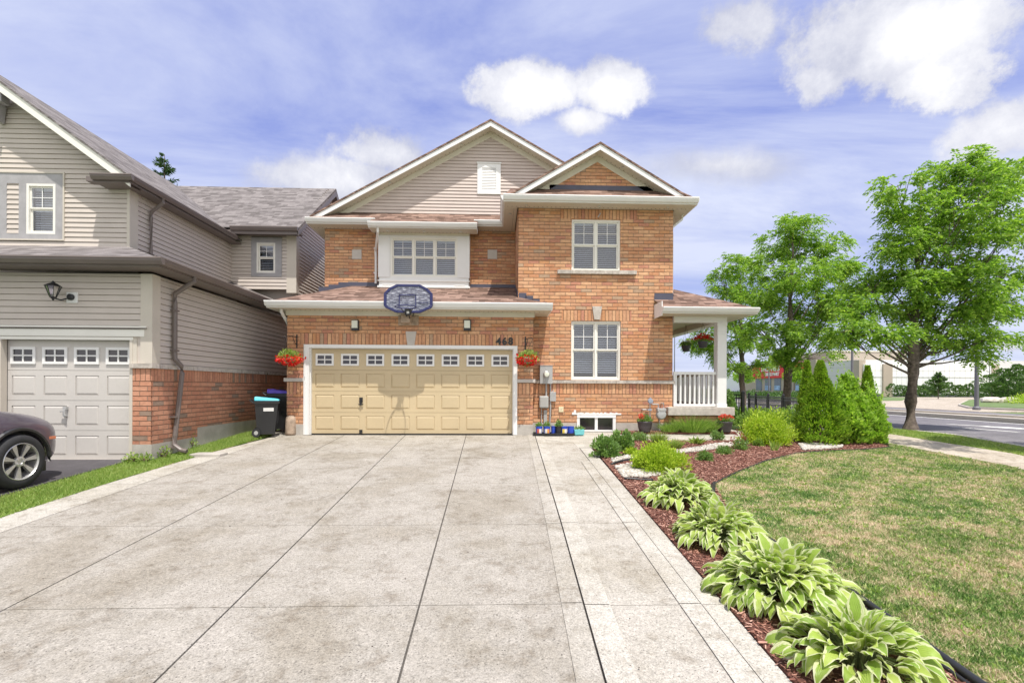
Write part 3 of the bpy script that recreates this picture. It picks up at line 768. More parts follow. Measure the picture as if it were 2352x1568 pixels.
# railing
mb = MB().mat(m_white)
r0 = XMR + .02; r1 = cx0; yr = 12.08
tz = at(1600, 855.5, yr).z; bz = at(1600, 930, yr).z
mb.box(r0, r1, yr-.035, yr+.035, tz-.05, tz+.02); mb.box(r0, r1, yr-.03, yr+.03, bz-.03, bz+.03)
n = 9
for i in range(n):
    x = r0 + (r1-r0)*(i+.5)/n; mb.box(x-.021, x+.021, yr-.02, yr+.02, bz+.03, tz-.05)
mb.box(r0, r0+.03, yr-.03, yr+.03, bz+.03, tz-.05); mb.build('railing', house)
mb = MB().mat(m_white)
xr = (cx0+cx1)/2
mb.box(xr-.03, xr+.03, 12.22, 17.6, tz-.05, tz+.02); mb.box(xr-.03, xr+.03, 12.22, 17.6, bz-.03, bz+.03)
y = 12.4
while y < 17.5: mb.box(xr-.02, xr+.02, y-.02, y+.02, bz+.03, tz-.05); y += .14
mb.build('railing', house)
# house number
for i, ch in enumerate('468'):
    cu = bpy.data.curves.new('numeral', 'FONT'); cu.body = ch; cu.size = .24; cu.extrude = .012; cu.offset = .006; cu.align_x = 'CENTER'
    o = bpy.data.objects.new('numeral', cu); C.objects.link(o); p = at(1145 + i*13.8, 791.5, YG)
    me = bpy.data.meshes.new_from_object(o.evaluated_get(bpy.context.evaluated_depsgraph_get())); bpy.data.objects.remove(o)
    me.materials.clear(); me.materials.append(m_black)
    me.transform(Matrix.Translation((p.x, YG-.025, p.z)) @ Matrix.Rotation(R(90), 4, 'X'))
    link('house_number', me, house)
# ------------------------------------------------------------------ neighbour house
nb = thing('siding_house', 'beige siding house with grey roof and pale grey garage door left of the brick house', 'house', (-8, 10, -.2))
YN, XN = 8.65, at(348, 900, 8.65).x
YU, XU = 10.7, -8.0
NX0 = -11.6
zl1 = at(345, 834.5, YN).z; zl0 = zl1 - .085
zfn = at(345, 1020, YN).z
Mn = M_front(YN); Ms = M_right(XN)
dx0, dx1 = at(4, 900, YN).x, at(299, 900, YN).x
dzt = at(150, 781, YN+.1).z; dzb = g(8.7) + .0
wb = MB().mat(m_brick2)
wb.face([(dx1+.03, YN, zfn), (XN, YN, zfn), (XN, YN, zl0), (dx1+.03, YN, zl0)])
zst = zfn + .087*1.5
ys1 = at(520, 950, 1).x  # dummy
ysA = 8.65*0 + (-XN) * FP / (1140 - at(0,0,1).x*0 - 467) 
wb.face([(XN, YN, zfn), (XN, ysA, zfn), (XN, ysA, zl0), (XN, YN, zl0)])
wb.face([(XN, ysA, zst + .06), (XN, 20, zst + .06), (XN, 20, zl0), (XN, ysA, zl0)])
courses(wb, Mn, zfn, zl0 - .22, lambda z: (dx1+.03, XN), h=.087)
courses(wb, Ms, zfn, zl0 - .22, lambda z: (YN, ysA if z < zst + .06 else 20), h=.087)
wb.mat(m_soldier2); mbox(wb, Ms, YN + .0, 20, zl0 - .22, zl0 - .002, 0, .012); mbox(wb, Mn, dx1+.03, XN+.012, zl0 - .22, zl0 - .002, 0, .012)
wb.build('brick_base', nb)
fb = MB().mat(m_found); fb.box(XN-.3, XN+.012, YN-.012, ysA, -.8, zfn); fb.box(dx1+.03, XN-.3, YN-.012, YN+.3, -.8, zfn); fb.build('foundation', nb); fb = MB().mat(m_found); fb.box(XN-.3, XN+.012, ysA, 20, -.8, zst+.06); fb.build('foundation', nb)
sb = MB().mat(m_stone)
y = YN - .04
while y < 16:
    ye = y + random.uniform(.25, .4)
    for i in range(3):
        a = y + (ye-y)*i/3; b = y + (ye-y)*(i+1)/3; o = random.uniform(.03, .055)
        sb.hexa([(XN-.1, a, zl0), (XN+o, a, zl0), (XN+random.uniform(.03,.055), b, zl0), (XN-.1, b, zl0), (XN-.1, a, zl1), (XN+.035, a, zl1), (XN+.035, b, zl1), (XN-.1, b, zl1)])
    y = ye
rough_ledge(sb, dx1 + .02, XN + .05, YN - .045, zl0, zl1)
sb.build('stone_ledge', nb)
# lower siding
zsof = at(200, 628, YN).z
mb = MB().mat(m_sidB)
cornf = at(325, 720, YN).x; corns = YN + .18
hx1 = at(338, 760, YN).x   # door header right edge
ht = at(150, 748, YN).z
siding(mb, Mn, zl1, ht, lambda z: (hx1 - .0, cornf), h=.108)
siding(mb, Mn, ht, zsof, lambda z: (NX0, cornf), h=.108)
siding(mb, Ms, zl1, zsof, lambda z: (corns, 20), h=.108)
mb.build('lower_siding', nb)
mb = MB().mat(m_postB); mb.box(cornf, XN+.025, YN-.025, corns, zl1 + .001, zsof); mb.build('corner_board', nb)
mb = MB().mat(m_sidB); mb.box(NX0, hx1, YN-.001, YN+.1, dzt+.04, ht); mb.box(dx1 + .0, hx1, YN-.0, YN+.1, zl1, dzt+.04)
mb.mat(m_vinyl); mb.box(NX0, hx1+.01, YN-.05, YN-.002, ht-.03, ht); mb.box(NX0, hx1-.03, YN-.03, YN-.002, dzt+.06, ht-.06); mb.box(NX0, dx1+.06, YN-.02, YN+.09, dzt, dzt+.05)
mb.mat(m_brown); mb.box(NX0, hx1+.012, YN-.055, YN-.003, ht-.045, ht-.03)
mb.mat(m_postB); mb.box(dx1, dx1+.05, YN-.02, YN+.09, dzb, dzt); mb.box(dx0-.06, dx0, YN-.02, YN+.09, dzb, dzt); mb.box(NX0, dx0-.06, YN, YN+.1, dzb, dzt)
mb.box(dx1+.05, dx1+.12, YN-.012, YN, zl1, dzt+.03)
mb.build('door_frame', nb)
gd2 = garage_door(nb, YN + .1, dx0, dx1, dzb, dzt, 4, m_doorB, 'pale grey single garage door')
p = at(150, 943, YN + .07); mb = MB().mat(m_grey); mb.box(p.x-.03, p.x+.03, YN+.05, YN+.1, p.z+.02, p.z+.07); mb.tube([(p.x-.06, YN+.04, p.z-.01), (p.x, YN+.03, p.z-.0), (p.x+.02, YN+.04, p.z-.09)], .014, 6); mb.box(p.x-.02, p.x+.02, YN+.04, YN+.1, p.z-.1, p.z+.03); mb.build('handle', gd2)
mb = MB().mat(m_stone); mb.box(dx0-.1, dx1+.05, YN-.02, YN+.14, dzb-.2, dzb-.005); mb.build('threshold', nb)
# lower skirt roof, gutters
zgn = 3.28; YGN = 8.25; XGN = XN + .4
zub = zgn + .36*(YU - YGN)
mb = MB().mat(m_shingle2)
mb.face([(NX0-.3, YGN, zgn), (XGN, YGN, zgn), (XU, YU, zub), (NX0-.3, YU, zub)])
YSC = 14.7; XSC = XN
mb.face([(XGN, YGN, zgn), (XGN, 14.2, zgn), (XU, 14.2, zub), (XU, YU, zub)])
mb.face([(XGN, 14.2, zgn), (XGN, YSC, zgn + .05), (XU, YSC, zub+.12), (XU, 14.2, zub)])
mb.build('skirt_roof', nb)
mb = MB().mat(m_brown); zs = zgn - .12
mb.box(NX0-.3, XGN-.01, YGN+.02, YN, zs-.012, zs); mb.box(XN, XGN-.01, YN, 15, zs-.012, zs); mb.box(NX0-.3, XGN, YGN+.004, YGN+.02, zs-.01, zgn-.003); mb.box(XGN-.02, XGN, YGN+.02, 15, zs-.01, zgn-.003)
mb.build('soffit', nb)
gutter('gutter', nb, ((NX0-.3, YGN+.004, zgn+.01), (XGN+.09, YGN+.004, zgn+.01)), m_brown)
gutter('gutter', nb, ((XGN, YGN, zgn+.01), (XGN, 15, zgn+.01)), m_brown, out=(1, 0))
# upper storey
zse = 5.537; XE = -7.69; slN = .7275
zus = zse - .13
Mu = M_front(YU); Mus = M_right(XU)
w1_ = rect(62.5, 129, 423, 538, YU)
w0_ = (w1_[0] - 1.18, w1_[1] - 1.18, w1_[2], w1_[3])
tr = rect(-90, 147, 398, 549, YU); tr = (w0_[0]-.2, tr[1], tr[2], tr[3])
cb = at(293, 500, YU).x
apx, apz2 = -11.48, 8.294
mb = MB().mat(m_sidB)
siding(mb, Mu, zub - .02, zus + .1, lambda z: (-14.9, cb), h=.106, holes=[tr])
siding(mb, Mu, zus + .1, apz2 - .1, lambda z: (max(-14.9, apx - (apz2 - .25 - z)/slN), apx + (apz2 - .25 - z)/slN), h=.106, holes=[tr])
siding(mb, Mus, zub - .3, zus, lambda z: (YU + .22, YSC), h=.106)
mb.build('upper_siding', nb)
mb = MB().mat(m_postB); mb.box(cb, XU+.02, YU-.025, YU+.22, zub - .05, zus); mb.build('corner_board', nb)
mb = MB().mat(m_gtrim)
wall_grid(mb, M_front(YU-.02), tr[0], tr[1], tr[2], tr[3], [w1_, w0_, (w0_[1]+.16, w1_[0]-.16, w1_[2], w1_[3])], .03)
mb.mat(m_postB); mb.box(tr[0], tr[1]+.03, YU-.035, YU-.0, tr[3], tr[3]+.03); mb.box(tr[1], tr[1]+.03, YU-.035, YU, tr[2], tr[3]); mb.box(tr[0], tr[1]+.03, YU-.035, YU-.0, tr[2]-.03, tr[2])
mb.build('window_trim', nb)
mb = MB().mat(m_sidB); siding(mb, Mu, w1_[2], w1_[3], lambda z: (w0_[1]+.16, w1_[0]-.16), h=.106); mb.build('siding_panel', nb)
hung_window(nb, M_front(YU + .0), *w1_, cols=1, slat=.05); hung_window(nb, M_front(YU + .0), *w0_, cols=1, slat=.05)
# main roof of neighbour
gable_roof('main_roof', YU - .4, 17.6, apx, apz2, 3.79, 3.79, slN, m_shingle2, m_vinyl, m_brown, th=.09, fz=.19, ywall=YU, frieze=.03, parent=nb)
gutter('gutter', nb, ((XE - .02, YU - .42, zse+.01), (XE - .02, YSC - .35, zse+.01)), m_brown, out=(1, 0))
gutter('gutter', nb, ((at(214, 425, YU-.4).x, YU - .4, zse+.01), (XE + .08, YU - .4, zse+.01)), m_brown)
mb = MB().mat(m_brown); mb.box(at(214, 425, YU-.4).x, XE, YU-.4, YU, zse-.14, zse-.125); mb.box(XU, XE, YU, YSC, zse-.14, zse-.125); mb.box(XU-.6, XE-.0, YU-.398, YU-.2, zse-.12, zse - .02)
mb.build('soffit', nb)
mb = MB().mat(m_gtrim); mb.box(-12.6, -10.42, YU-.3, YU-.12, 7.1, 7.26); mb.prism([(-10.75, YU-.25, 7.1), (-10.55, YU-.25, 7.1), (-10.6, YU-.25, 6.75), (-10.7, YU-.25, 6.75)], (0, .2, 0)); mb.build('gable_bracket', nb)
# rear section with front-facing window
zss = at(600, 541, YSC).z
w2 = rect(590, 633, 558, 627, YSC); t2 = rect(578, 648, 546, 636, YSC)
cb2 = at(659, 600, YSC).x
mb = MB().mat(m_sidB)
siding(mb, M_front(YSC), zub - .1, zss, lambda z: (XU, cb2), h=.106, holes=[t2])
siding(mb, M_right(XSC), zub - .4, zss + 2.6, lambda z: (YSC + .2 if z < zss else 17.5 - (zss + 2.6 - z)/.80, 20 if z < zss else 17.5 + (zss + 2.6 - z)/.8), h=.106)
mb.build('rear_siding', nb)
mb = MB().mat(m_postB); mb.box(cb2, XSC+.02, YSC-.02, YSC+.2, zub-.2, zss); mb.build('corner_board', nb)
mb = MB().mat(m_gtrim); wall_grid(mb, M_front(YSC-.025), *t2, [w2], .03); mb.build('window_trim', nb)
hung_window(nb, M_front(YSC), *w2, cols=1, slat=.05)
zr0 = at(600, 522, 14.3).z; Yr = 17.6; zr1 = 8.32
sx = (zr1 - zr0)/(Yr - 14.3); XGE = at(772, 437, Yr).x
mb = MB().mat(m_shingle2)
mb.prism([(-11.5, 14.3, zr0), (-11.5, Yr, zr1), (-11.5, 2*Yr-14.3, zr0), (-11.5, 2*Yr-14.3, zr0-.08), (-11.5, Yr, zr1-.08), (-11.5, 14.3, zr0-.08)], (XGE + 11.5, 0, 0))
mb.build('rear_roof', nb)
mb = MB().mat(m_brown); X1 = XGE
for sg in (0, 1):
    ya, yb = (14.3, Yr) if sg == 0 else (2*Yr-14.3, Yr)
    mb.prism([(X1-.02, ya, zr0-.085), (X1-.02, yb, zr1-.085), (X1-.02, yb, zr1-.27), (X1-.02, ya, zr0-.22)], (.03, 0, 0))
mb.box(XU, X1, 14.3, 14.32, zr0-.2, zr0-.02); mb.box(XU, X1-.02, 14.32, YSC, zss, zss+.012); mb.face([(XSC, 14.35, zr0-.2), (X1, 14.35, zr0-.2), (X1, Yr, zr1-.25), (XSC, Yr, zr1-.25)])
mb.face([(XSC, 2*Yr-14.3, zr0-.2), (X1, 2*Yr-14.3, zr0-.2), (X1, Yr, zr1-.25), (XSC, Yr, zr1-.25)])
mb.build('rake_trim', nb)
gutter('gutter', nb, ((XE-.1, 14.3, zr0+.01), (X1, 14.3, zr0+.01)), m_brown)
def body(mb):   # hidden core so that the house is solid from other sides
    mb.mat(m_sidB); mb.box(-14.9, XU-.02, YU+.3, 20, -.5, zus-.02); mb.box(NX0-3, XN-.02, YN+.4, 20, -.5, 3.1); mb.box(-9, XSC-.02, YSC+.35, 20, 2.9, zss-.02)
    mb.box(NX0-3, NX0, YN, YN+.4, -.5, zsof)
mb = MB(); body(mb); mb.build('wall_core', nb)
mb = MB().mat(m_brown)
p = at(388, 470, 12); xd = XU + .07; yd = 11.25
mb.tube([(XE+.03, yd, zse-.1), (XE+.03, yd, zse-.2), (xd, yd-.0, zse-.42), (xd, yd, zse-.55), (xd, yd, zub + .0), (xd+.12, yd-.02, zub-.08)], .038, 8); mb.build('downspout', nb)
mb = MB().mat(m_brown); xd = XN + .07; yd = 9.15
mb.tube([(XGN+.03, yd, zgn-.1), (XGN+.03, yd, zgn-.18), (xd, yd, zgn-.42), (xd, yd, zgn-.6), (xd, yd, zl1+.18), (xd+.01, yd, zl1+.1), (xd+.06, yd+.1, zl1-.02), (xd+.06, yd+.12, zl1-.15), (xd, yd+.02, zfn+.1), (xd, yd+.0, g(yd)+.2), (xd+.14, yd-.02, g(yd)+.1), (xd+.24, yd-.02, g(yd)+.08)], .042, 8)
for z in (zgn-.75, zl1+.25, .55, -.02): mb.box(XN, xd+.05, yd-.055, yd+.055, z, z+.03)
mb.build('downspout', nb)
mb = MB().mat(m_brown); mb.box(NX0, NX0+.01, 8, 8.01, 3, 3.01)
# ------------------------------------------------------------------ ground sheets
def sheet(name, pts, dz, m, kind='structure', parent=None, skirt=.12, holes=None, sub=0):
    bm = bmesh.new(); vs = [bm.verts.new((x, y, 0)) for x, y in pts]; bm.faces.new(vs)
    ys = [p[1] for p in pts]
    if min(ys) < 11.6 < max(ys):
        bmesh.ops.bisect_plane(bm, geom=bm.faces[:] + bm.edges[:] + bm.verts[:], plane_co=(0, 11.6, 0), plane_no=(0, 1, 0))
    bmesh.ops.triangulate(bm, faces=bm.faces[:])
    for v in bm.verts: v.co.z = g(v.co.y) + dz
    bmesh.ops.recalc_face_normals(bm, faces=bm.faces)
    for f in bm.faces:
        if f.normal.z < 0: f.normal_flip()
    if skirt:
        r = [e for e in bm.edges if e.is_boundary]
        ex = bmesh.ops.extrude_edge_only(bm, edges=r)
        for v in ex['geom']:
            if isinstance(v, bmesh.types.BMVert): v.co.z -= skirt
    me = bpy.data.meshes.new(name); bm.to_mesh(me); bm.free(); me.materials.append(m)
    o = link(name, me, parent)
    if kind: o['kind'] = kind
    return o
# concrete
def conc(name, base, stain=1.0, streaks=False, speck=.5):
    m, t, b = mat(name); p = t.pos()
    fine = t.noise(90, p, 4, .7); mid = t.noise(9, p, 5, .65); big = t.noise(.9, p, 4, .6); big2 = t.noise(2.6, p, 5, .7)
    sp = t.noise(42, p, 6, .8); fine2 = t.math('ADD', t.math('MULTIPLY', fine, .5), t.math('MULTIPLY', sp, .5)); c = t.ramp(fine2, [(.38, tuple(x*.42 for x in base)), (.45, tuple(x*.82 for x in base)), (.52, base), (.62, tuple(min(1, x*1.38) for x in base))])
    st = t.math('MULTIPLY', t.math('SUBTRACT', t.math('ADD', t.math('MULTIPLY', mid, .5), t.math('MULTIPLY', big2, .5)), .5), 1.0)
    c = t.mix(1.0, c, t.ramp(t.math('ADD', st, .5), [(.38, (.74, .71, .67)), (.48, (.98, .98, .97)), (.60, (1.10, 1.10, 1.10))]), 'MULTIPLY')
    c = t.mix(1.0, c, t.ramp(big, [(.36, (.86, .84, .80)), (.5, (1, 1, 1)), (.64, (1.06, 1.06, 1.07))]), 'MULTIPLY')
    # pits
    vo = t.new('ShaderNodeTexVoronoi'); vo.inputs['Scale'].default_value = 38; t.l.new(p, vo.inputs['Vector'])
    pit = t.new('ShaderNodeMapRange', inp={0: vo.outputs['Distance'], 1: .10, 2: .22}).outputs[0]
    gate = t.math('GREATER_THAN', t.noise(9, p, 4, .7), .53)
    pitf = t.math('MULTIPLY', t.math('SUBTRACT', 1.0, pit), gate)
    c = t.mix(t.math('MULTIPLY', pitf, speck), c, (.10, .09, .08))
    if streaks:
        mp = t.new('ShaderNodeMapping', inp={0: p, 3: (7, 90, 1)}); sn = t.noise(1.0, mp.outputs[0], 3, .7)
        big3 = t.noise(1.7, p, 3)
        sf = t.math('MULTIPLY', t.new('ShaderNodeMapRange', inp={0: sn, 1: .60, 2: .72}).outputs[0], t.new('ShaderNodeMapRange', inp={0: big3, 1: .42, 2: .6}).outputs[0])
        c = t.mix(t.math('MULTIPLY', sf, .55), c, (.2, .18, .15))
    setc(t, b, 'Base Color', c); b.inputs['Roughness'].default_value = .92; b.inputs['Specular IOR Level'].default_value = .15
    setc(t, b, 'Normal', t.bump(t.math('ADD', t.math('MULTIPLY', fine, 1.0), t.math('MULTIPLY', pitf, -1.5)), .55, .006)); return m
m_conc = conc('driveway_concrete', (.335, .310, .274), speck=.95); m_conc2 = conc('smooth_concrete', (.43, .405, .36), speck=.25); m_conc3 = conc('streaked_concrete', (.395, .368, .325), streaks=True, speck=.75)
m_conc4 = conc('band_concrete', (.375, .35, .31), speck=.4); m_pave = conc('pavement_concrete', (.44, .385, .32), speck=.1)
m_joint = plain('joint', (.10, .09, .08), .95, .2, 20)
def asph(name, base):
    m, t, b = mat(name); p = t.pos(); n = t.noise(140, p, 3, .7); n2 = t.noise(1.2, p, 4); n3 = t.noise(7, p, 5, .7)
    c = t.ramp(n, [(.3, tuple(x*.7 for x in base)), (.7, tuple(x*1.4 for x in base))])
    c = t.mix(1.0, c, t.ramp(t.math('ADD', t.math('MULTIPLY', n2, .5), t.math('MULTIPLY', n3, .5)), [(.36, (.75, .75, .75)), (.62, (1.3, 1.3, 1.3))]), 'MULTIPLY')
    setc(t, b, 'Base Color', c); b.inputs['Roughness'].default_value = .85; setc(t, b, 'Normal', t.bump(n, .5, .006)); return m
m_road = asph('road_asphalt', (.14, .13, .14)); m_drive2 = asph('driveway_asphalt', (.058, .053, .058))
m_soil, t_, b_ = mat('grass_soil'); p_ = t_.pos()
dry = t_.noise(1.8, p_, 5, .65); dry2 = t_.noise(10.0, p_, 5, .7)
dr = t_.math('ADD', t_.math('MULTIPLY', dry, .55), t_.math('MULTIPLY', dry2, .45))
setc(t_, b_, 'Base Color', t_.ramp(dr, [(.44, (.08, .14, .03)), (.51, (.18, .19, .075)), (.57, (.40, .30, .19))])); b_.inputs['Roughness'].default_value = .95
setc(t_, b_, 'Normal', t_.bump(t_.noise(60, p_, 4, .7), .8, .02))
m_green = plain('far_grass', (.13, .19, .06), .95, .18, 2, bump=.5)
m_mulch = plain('mulch', (.17, .065, .045), .95, .3, 25, bump=1.0)
# base terrain : one sheet to the horizon
X_ = [-400, -30, 0, 30, 400]; Y_ = [-60, 0, 6, 11.6, 60, 1500]
V = [(x, y, g(max(y, 0)) - .06) for y in Y_ for x in X_]; n = len(X_)
F_ = [(j*n+i, j*n+i+1, (j+1)*n+i+1, (j+1)*n+i) for j in range(len(Y_)-1) for i in range(n-1)]
me = bpy.data.meshes.new('ground'); me.from_pydata(V, [], F_); me.materials.append(m_green); link('ground', me)['kind'] = 'structure'
# lawn in front (right) and the strip on the left
LE = [(2.85, 2.0), (2.83, 3.3), (2.80, 4.4), (2.78, 5.5)]
edge_px = [(1640, 1112), (1700, 1082), (1760, 1059), (1830, 1041), (1925, 1034.5), (1990, 1033), (2044, 1027)]
edge = [tuple(gnd(*q)[:2]) for q in edge_px]
sw0 = [(8.0, 1.0), (9.1, 8.26), (8.75, 10.4), (8.35, 13), (7.9, 20), (7.6, 40)]; sw1 = [(9.55, 1.0), (10.35, 9.3), (9.95, 11.3), (9.6, 14), (9.2, 20), (8.9, 40)]
edge_end = (8.62, 11.3)
lawn_poly = [(2.85, -2), *LE, *edge, sw0[2], sw0[1], sw0[0], (8.0, -2)]
sheet('lawn_soil', lawn_poly, .0, m_soil)
sheet('verge_soil', [(-5.7, -2), (-5.72, 5.5), (-5.66, 7.4), (-5.5, 9.4), (-5.2, 11.9), (-5.2, 15), (-6.2, 15), (-6.24, 8.75), (-6.5, 8.6), (-6.55, 6.3), (-6.6, -2)], .0, m_soil)
sheet('side_yard_soil', [(4.4, 12.2), (9.0, 11.4), (8.2, 20), (7.9, 40), (-6, 40), (-6, 24), (4.4, 24)], .0, m_green)
sheet('boulevard_soil', [sw1[0], sw1[1], sw1[2], sw1[3], sw1[4], sw1[5], (11.6, 40), (11.6, 1)], .0, m_soil)
# driveway : slabs with open joints over a dark bed
drv = sheet('driveway', [(-5.7, .2), (-5.72, 5.5), (-5.66, 7.4), (-5.5, 9.4), (-5.12, 11.75), (2.0, 11.75), (2.0, 9.93), (1.73, 2.7), (1.68, .2)], -.015, m_joint)
def lerp_line(pts, y):
    for (a, b) in zip(pts, pts[1:]):
        if a[1] <= y <= b[1]: f = (y - a[1]) / (b[1] - a[1]); return a[0] + (b[0]-a[0])*f
    return pts[0][0] if y < pts[0][1] else pts[-1][0]
lines = [[(-5.72, 0), (-5.72, 5.5), (-5.66, 7.4), (-5.5, 9.4), (-5.12, 11.5)], [(-5.25, 0), (-5.22, 5.1), (-5.15, 7.7), (-5.0, 11.5)], [(-3.62, 0), (-3.62, 3.5), (-3.6, 11.5)], [(-1.90, 0), (-1.96, 2.77), (-2.16, 11.5)], [(-.52, 0), (-.56, 2.77), (-.717, 11.5)],
         [(.58, 0), (.64, 2.77), (.74, 5.38), (.93, 11.5)], [(1.52, 0), (1.56, 2.9), (1.62, 5.4), (1.735, 9.9), (1.745, 11.5)], [(1.69, 0), (1.735, 2.78), (1.98, 9.93), (2.0, 10.4)]]
cross = [.15, 1.90, 3.65, 5.39, 7.14, 8.9, 11.49]
crossR = [.15, 1.85, 3.62, 5.42, 7.05, 8.6, 11.48]
def slab(name, a, b, y0, y1, m, ga=.005, dz=.0, cr0=0.0, yadd=(0, 0)):
    n = max(2, int((y1 - y0) / .5)); ys = [y0 + (y1-y0)*i/n for i in range(n+1)]
    L_ = [(lerp_line(a, y) + ga, y) for y in ys]; R_ = [(lerp_line(b, y) - ga, y) for y in ys]
    return sheet(name, L_ + R_[::-1], dz, m, None, drv, .05)
for j in range(6):
    y0, y1 = cross[j] + .004, cross[j+1] - .004
    slab('edge_slab', lines[0], lines[1], y0, y1, m_conc2, .0045)
    for i in range(1, 5): slab('slab', lines[i], lines[i+1], y0, y1, m_conc, .0075)
    y0, y1 = crossR[j] + .004, crossR[j+1] - .004
    yc = min(y1, 9.9)
    slab('walk_slab', lines[5], lines[6], y0, y1, m_conc3, .0085)
    if y0 < 9.8: slab('edge_slab', lines[6], lines[7], y0, yc, m_conc2, .0065)
# troweled bands lying on the slabs
for (c0, w) in ((.15, .16),):
    for j in range(6):
        y0, y1 = crossR[j] + .0045, crossR[j+1] - .0045
        ys = [y0 + (y1-y0)*i/4 for i in range(5)]
        sheet('trowel_band', [(lerp_line(lines[5], y) + .0075, y) for y in ys] + [(lerp_line(lines[5], y) + .20, y) for y in ys[::-1]], .0100, m_conc2, None, drv, 0)
        y0, y1 = cross[j] + .0045, cross[j+1] - .0045; yl = [y0 + (y1-y0)*i/4 for i in range(5)]
        sheet('trowel_band', [(lerp_line(lines[5], y) - .17, y) for y in yl] + [(lerp_line(lines[5], y) - .0075, y) for y in yl[::-1]], .0086, m_conc4, None, drv, 0)
        y1 = crossR[j+1]
        if y1 < 10: sheet('trowel_band', [(lerp_line(lines[6], y) - .17, y) for y in ys] + [(lerp_line(lines[6], y) - .0075, y) for y in ys[::-1]], .0100, m_conc2, None, drv, 0)
sheet('asphalt_drive', [(-6.5, -1), (-6.48, 6.3), (-6.42, 8.66), (-11.8, 8.66), (-11.8, -1)], .03, m_drive2)
# path across the front of the house
fp = [tuple(gnd(*q)[:2]) for q in ((1350, 1030), (1372, 1019), (1400, 1013), (1500, 1012), (1600, 1012), (1700, 1012.5), (1745, 1013))]
sheet('front_path', [(.98, 11.49), (1.0, 10.9), (1.70, 10.5), (1.70, 9.92), (2.0, 9.93), fp[1], fp[2], fp[3], fp[4], fp[5], fp[6], (6.4, 11.9), (6.6, 13.5), (5.7, 13.5), (5.65, 11.7), (3.0, 11.62), (2.9, 12.08), (.98, 12.08)], .005, m_conc2)
sheet('side_path', [(-5.6, 11.6), (-5.15, 11.3), (-4.97, 11.9), (-4.97, 16), (-5.6, 16)], .012, m_conc2)
sheet('pavement', sw0 + sw1[::-1], .012, m_pave)
# pavement joints
# mulch beds
bed = [(2.01, 9.9), (1.93, 8.0), (1.83, 5.5), (1.74, 2.9), (1.68, 0), (2.83, 0), *LE[1:], *edge, (8.7, 11.35), (8.0, 12.2), (6.6, 12.3), (6.3, 11.3), fp[6], fp[5], fp[4], fp[3], fp[2], fp[1]]
sheet('mulch_bed', bed, .012, m_mulch)
sheet('wall_bed', [(3.02, 11.64), (5.95, 11.66), (5.95, 12.05), (3.02, 12.05)], .05, m_mulch)
# street : near road, median, far road, aprons
XS0, XM0, XM1, XF = 11.6, 18.1, 20.3, 25.0
sheet('road', [(XS0, -40), (XM0, -40), (XM0, 400), (XS0, 400)], -.03, m_road)
sheet('far_road', [(XM1, -40), (XF, -40), (XF, 400), (XM1, 400)], -.03, m_road)
m_kerb = plain('kerb_concrete', (.50, .46, .40), .9, .06, 2)
mb = MB().mat(m_kerb)
def kerb(name, x0, x1, y0, y1, z=.1):
    mb = MB().mat(m_kerb); mb.box(x0, x1, max(y0, 11.6), y1, -.05, z)
    if y0 < 11.6: mb.hexa([(x0, y0, g(max(y0,0))-.05), (x1, y0, g(max(y0,0))-.05), (x1, 11.6, -.05), (x0, 11.6, -.05), (x0, y0, g(max(y0,0))+z), (x1, y0, g(max(y0,0))+z), (x1, 11.6, z), (x0, 11.6, z)])
    mb.build(name)['kind'] = 'structure'
kerb('kerb', XS0 - .15, XS0 + .0, 2, 400, .015)
kerb('median_kerb', XM0, XM0 + .35, 2, 400, .13); kerb('median_kerb', XM1 - .3, XM1, 2, 400, .13)
sheet('median_soil', [(XM0+.35, 2), (XM1-.3, 2), (XM1-.3, 400), (XM0+.35, 400)], .06, m_pave)
m_paint = plain('road_paint', (.75, .74, .70), .7, .06, 3)
def strip(x0, y0, x1, y1, w=.12, nm='lane_line'):
    sheet(nm, [(x0-w/2, y0), (x0+w/2, y0), (x1+w/2, y1), (x1-w/2, y1)], -.024, m_paint, skirt=0)
strip(XM0-.35, 12, XM0-.35, 120, .16)
a = gnd(2178, 972); b = gnd(2352, 981); strip(a.x, a.y, b.x, b.y, .22); a = gnd(2184, 978); b = gnd(2340, 990); strip(a.x, a.y, b.x+.0, b.y, .14)
a = gnd(2262, 977); b = gnd(2355, 983); strip(a.x, a.y, b.x, b.y, .42)
# far side: apron, grass islands, parking
sheet('apron', [(XF, 24), (75, 26), (140, 60), (140, 75), (XF, 62)], -.01, m_pave)
kerb('far_kerb', XF, XF + .3, 34, 400, .1)
sheet('far_verge', [(XF+.3, 40), (40, 46), (53, 60), (53, 120), (XF+.3, 120)], .02, m_green)
def island(pts, nm='grass_island'):
    P = [tuple(gnd(*q)[:2]) for q in pts]; sheet(nm, P, .12, m_green)
    cx = sum(p[0] for p in P)/len(P); cy = sum(p[1] for p in P)/len(P)
    sheet('island_kerb', [(cx+(x-cx)*1.04, cy+(y-cy)*1.04) for x, y in P], .09, m_kerb)
island([(2206, 931), (2225, 921), (2290, 917), (2400, 916), (2460, 925), (2460, 948), (2352, 942), (2230, 937)])
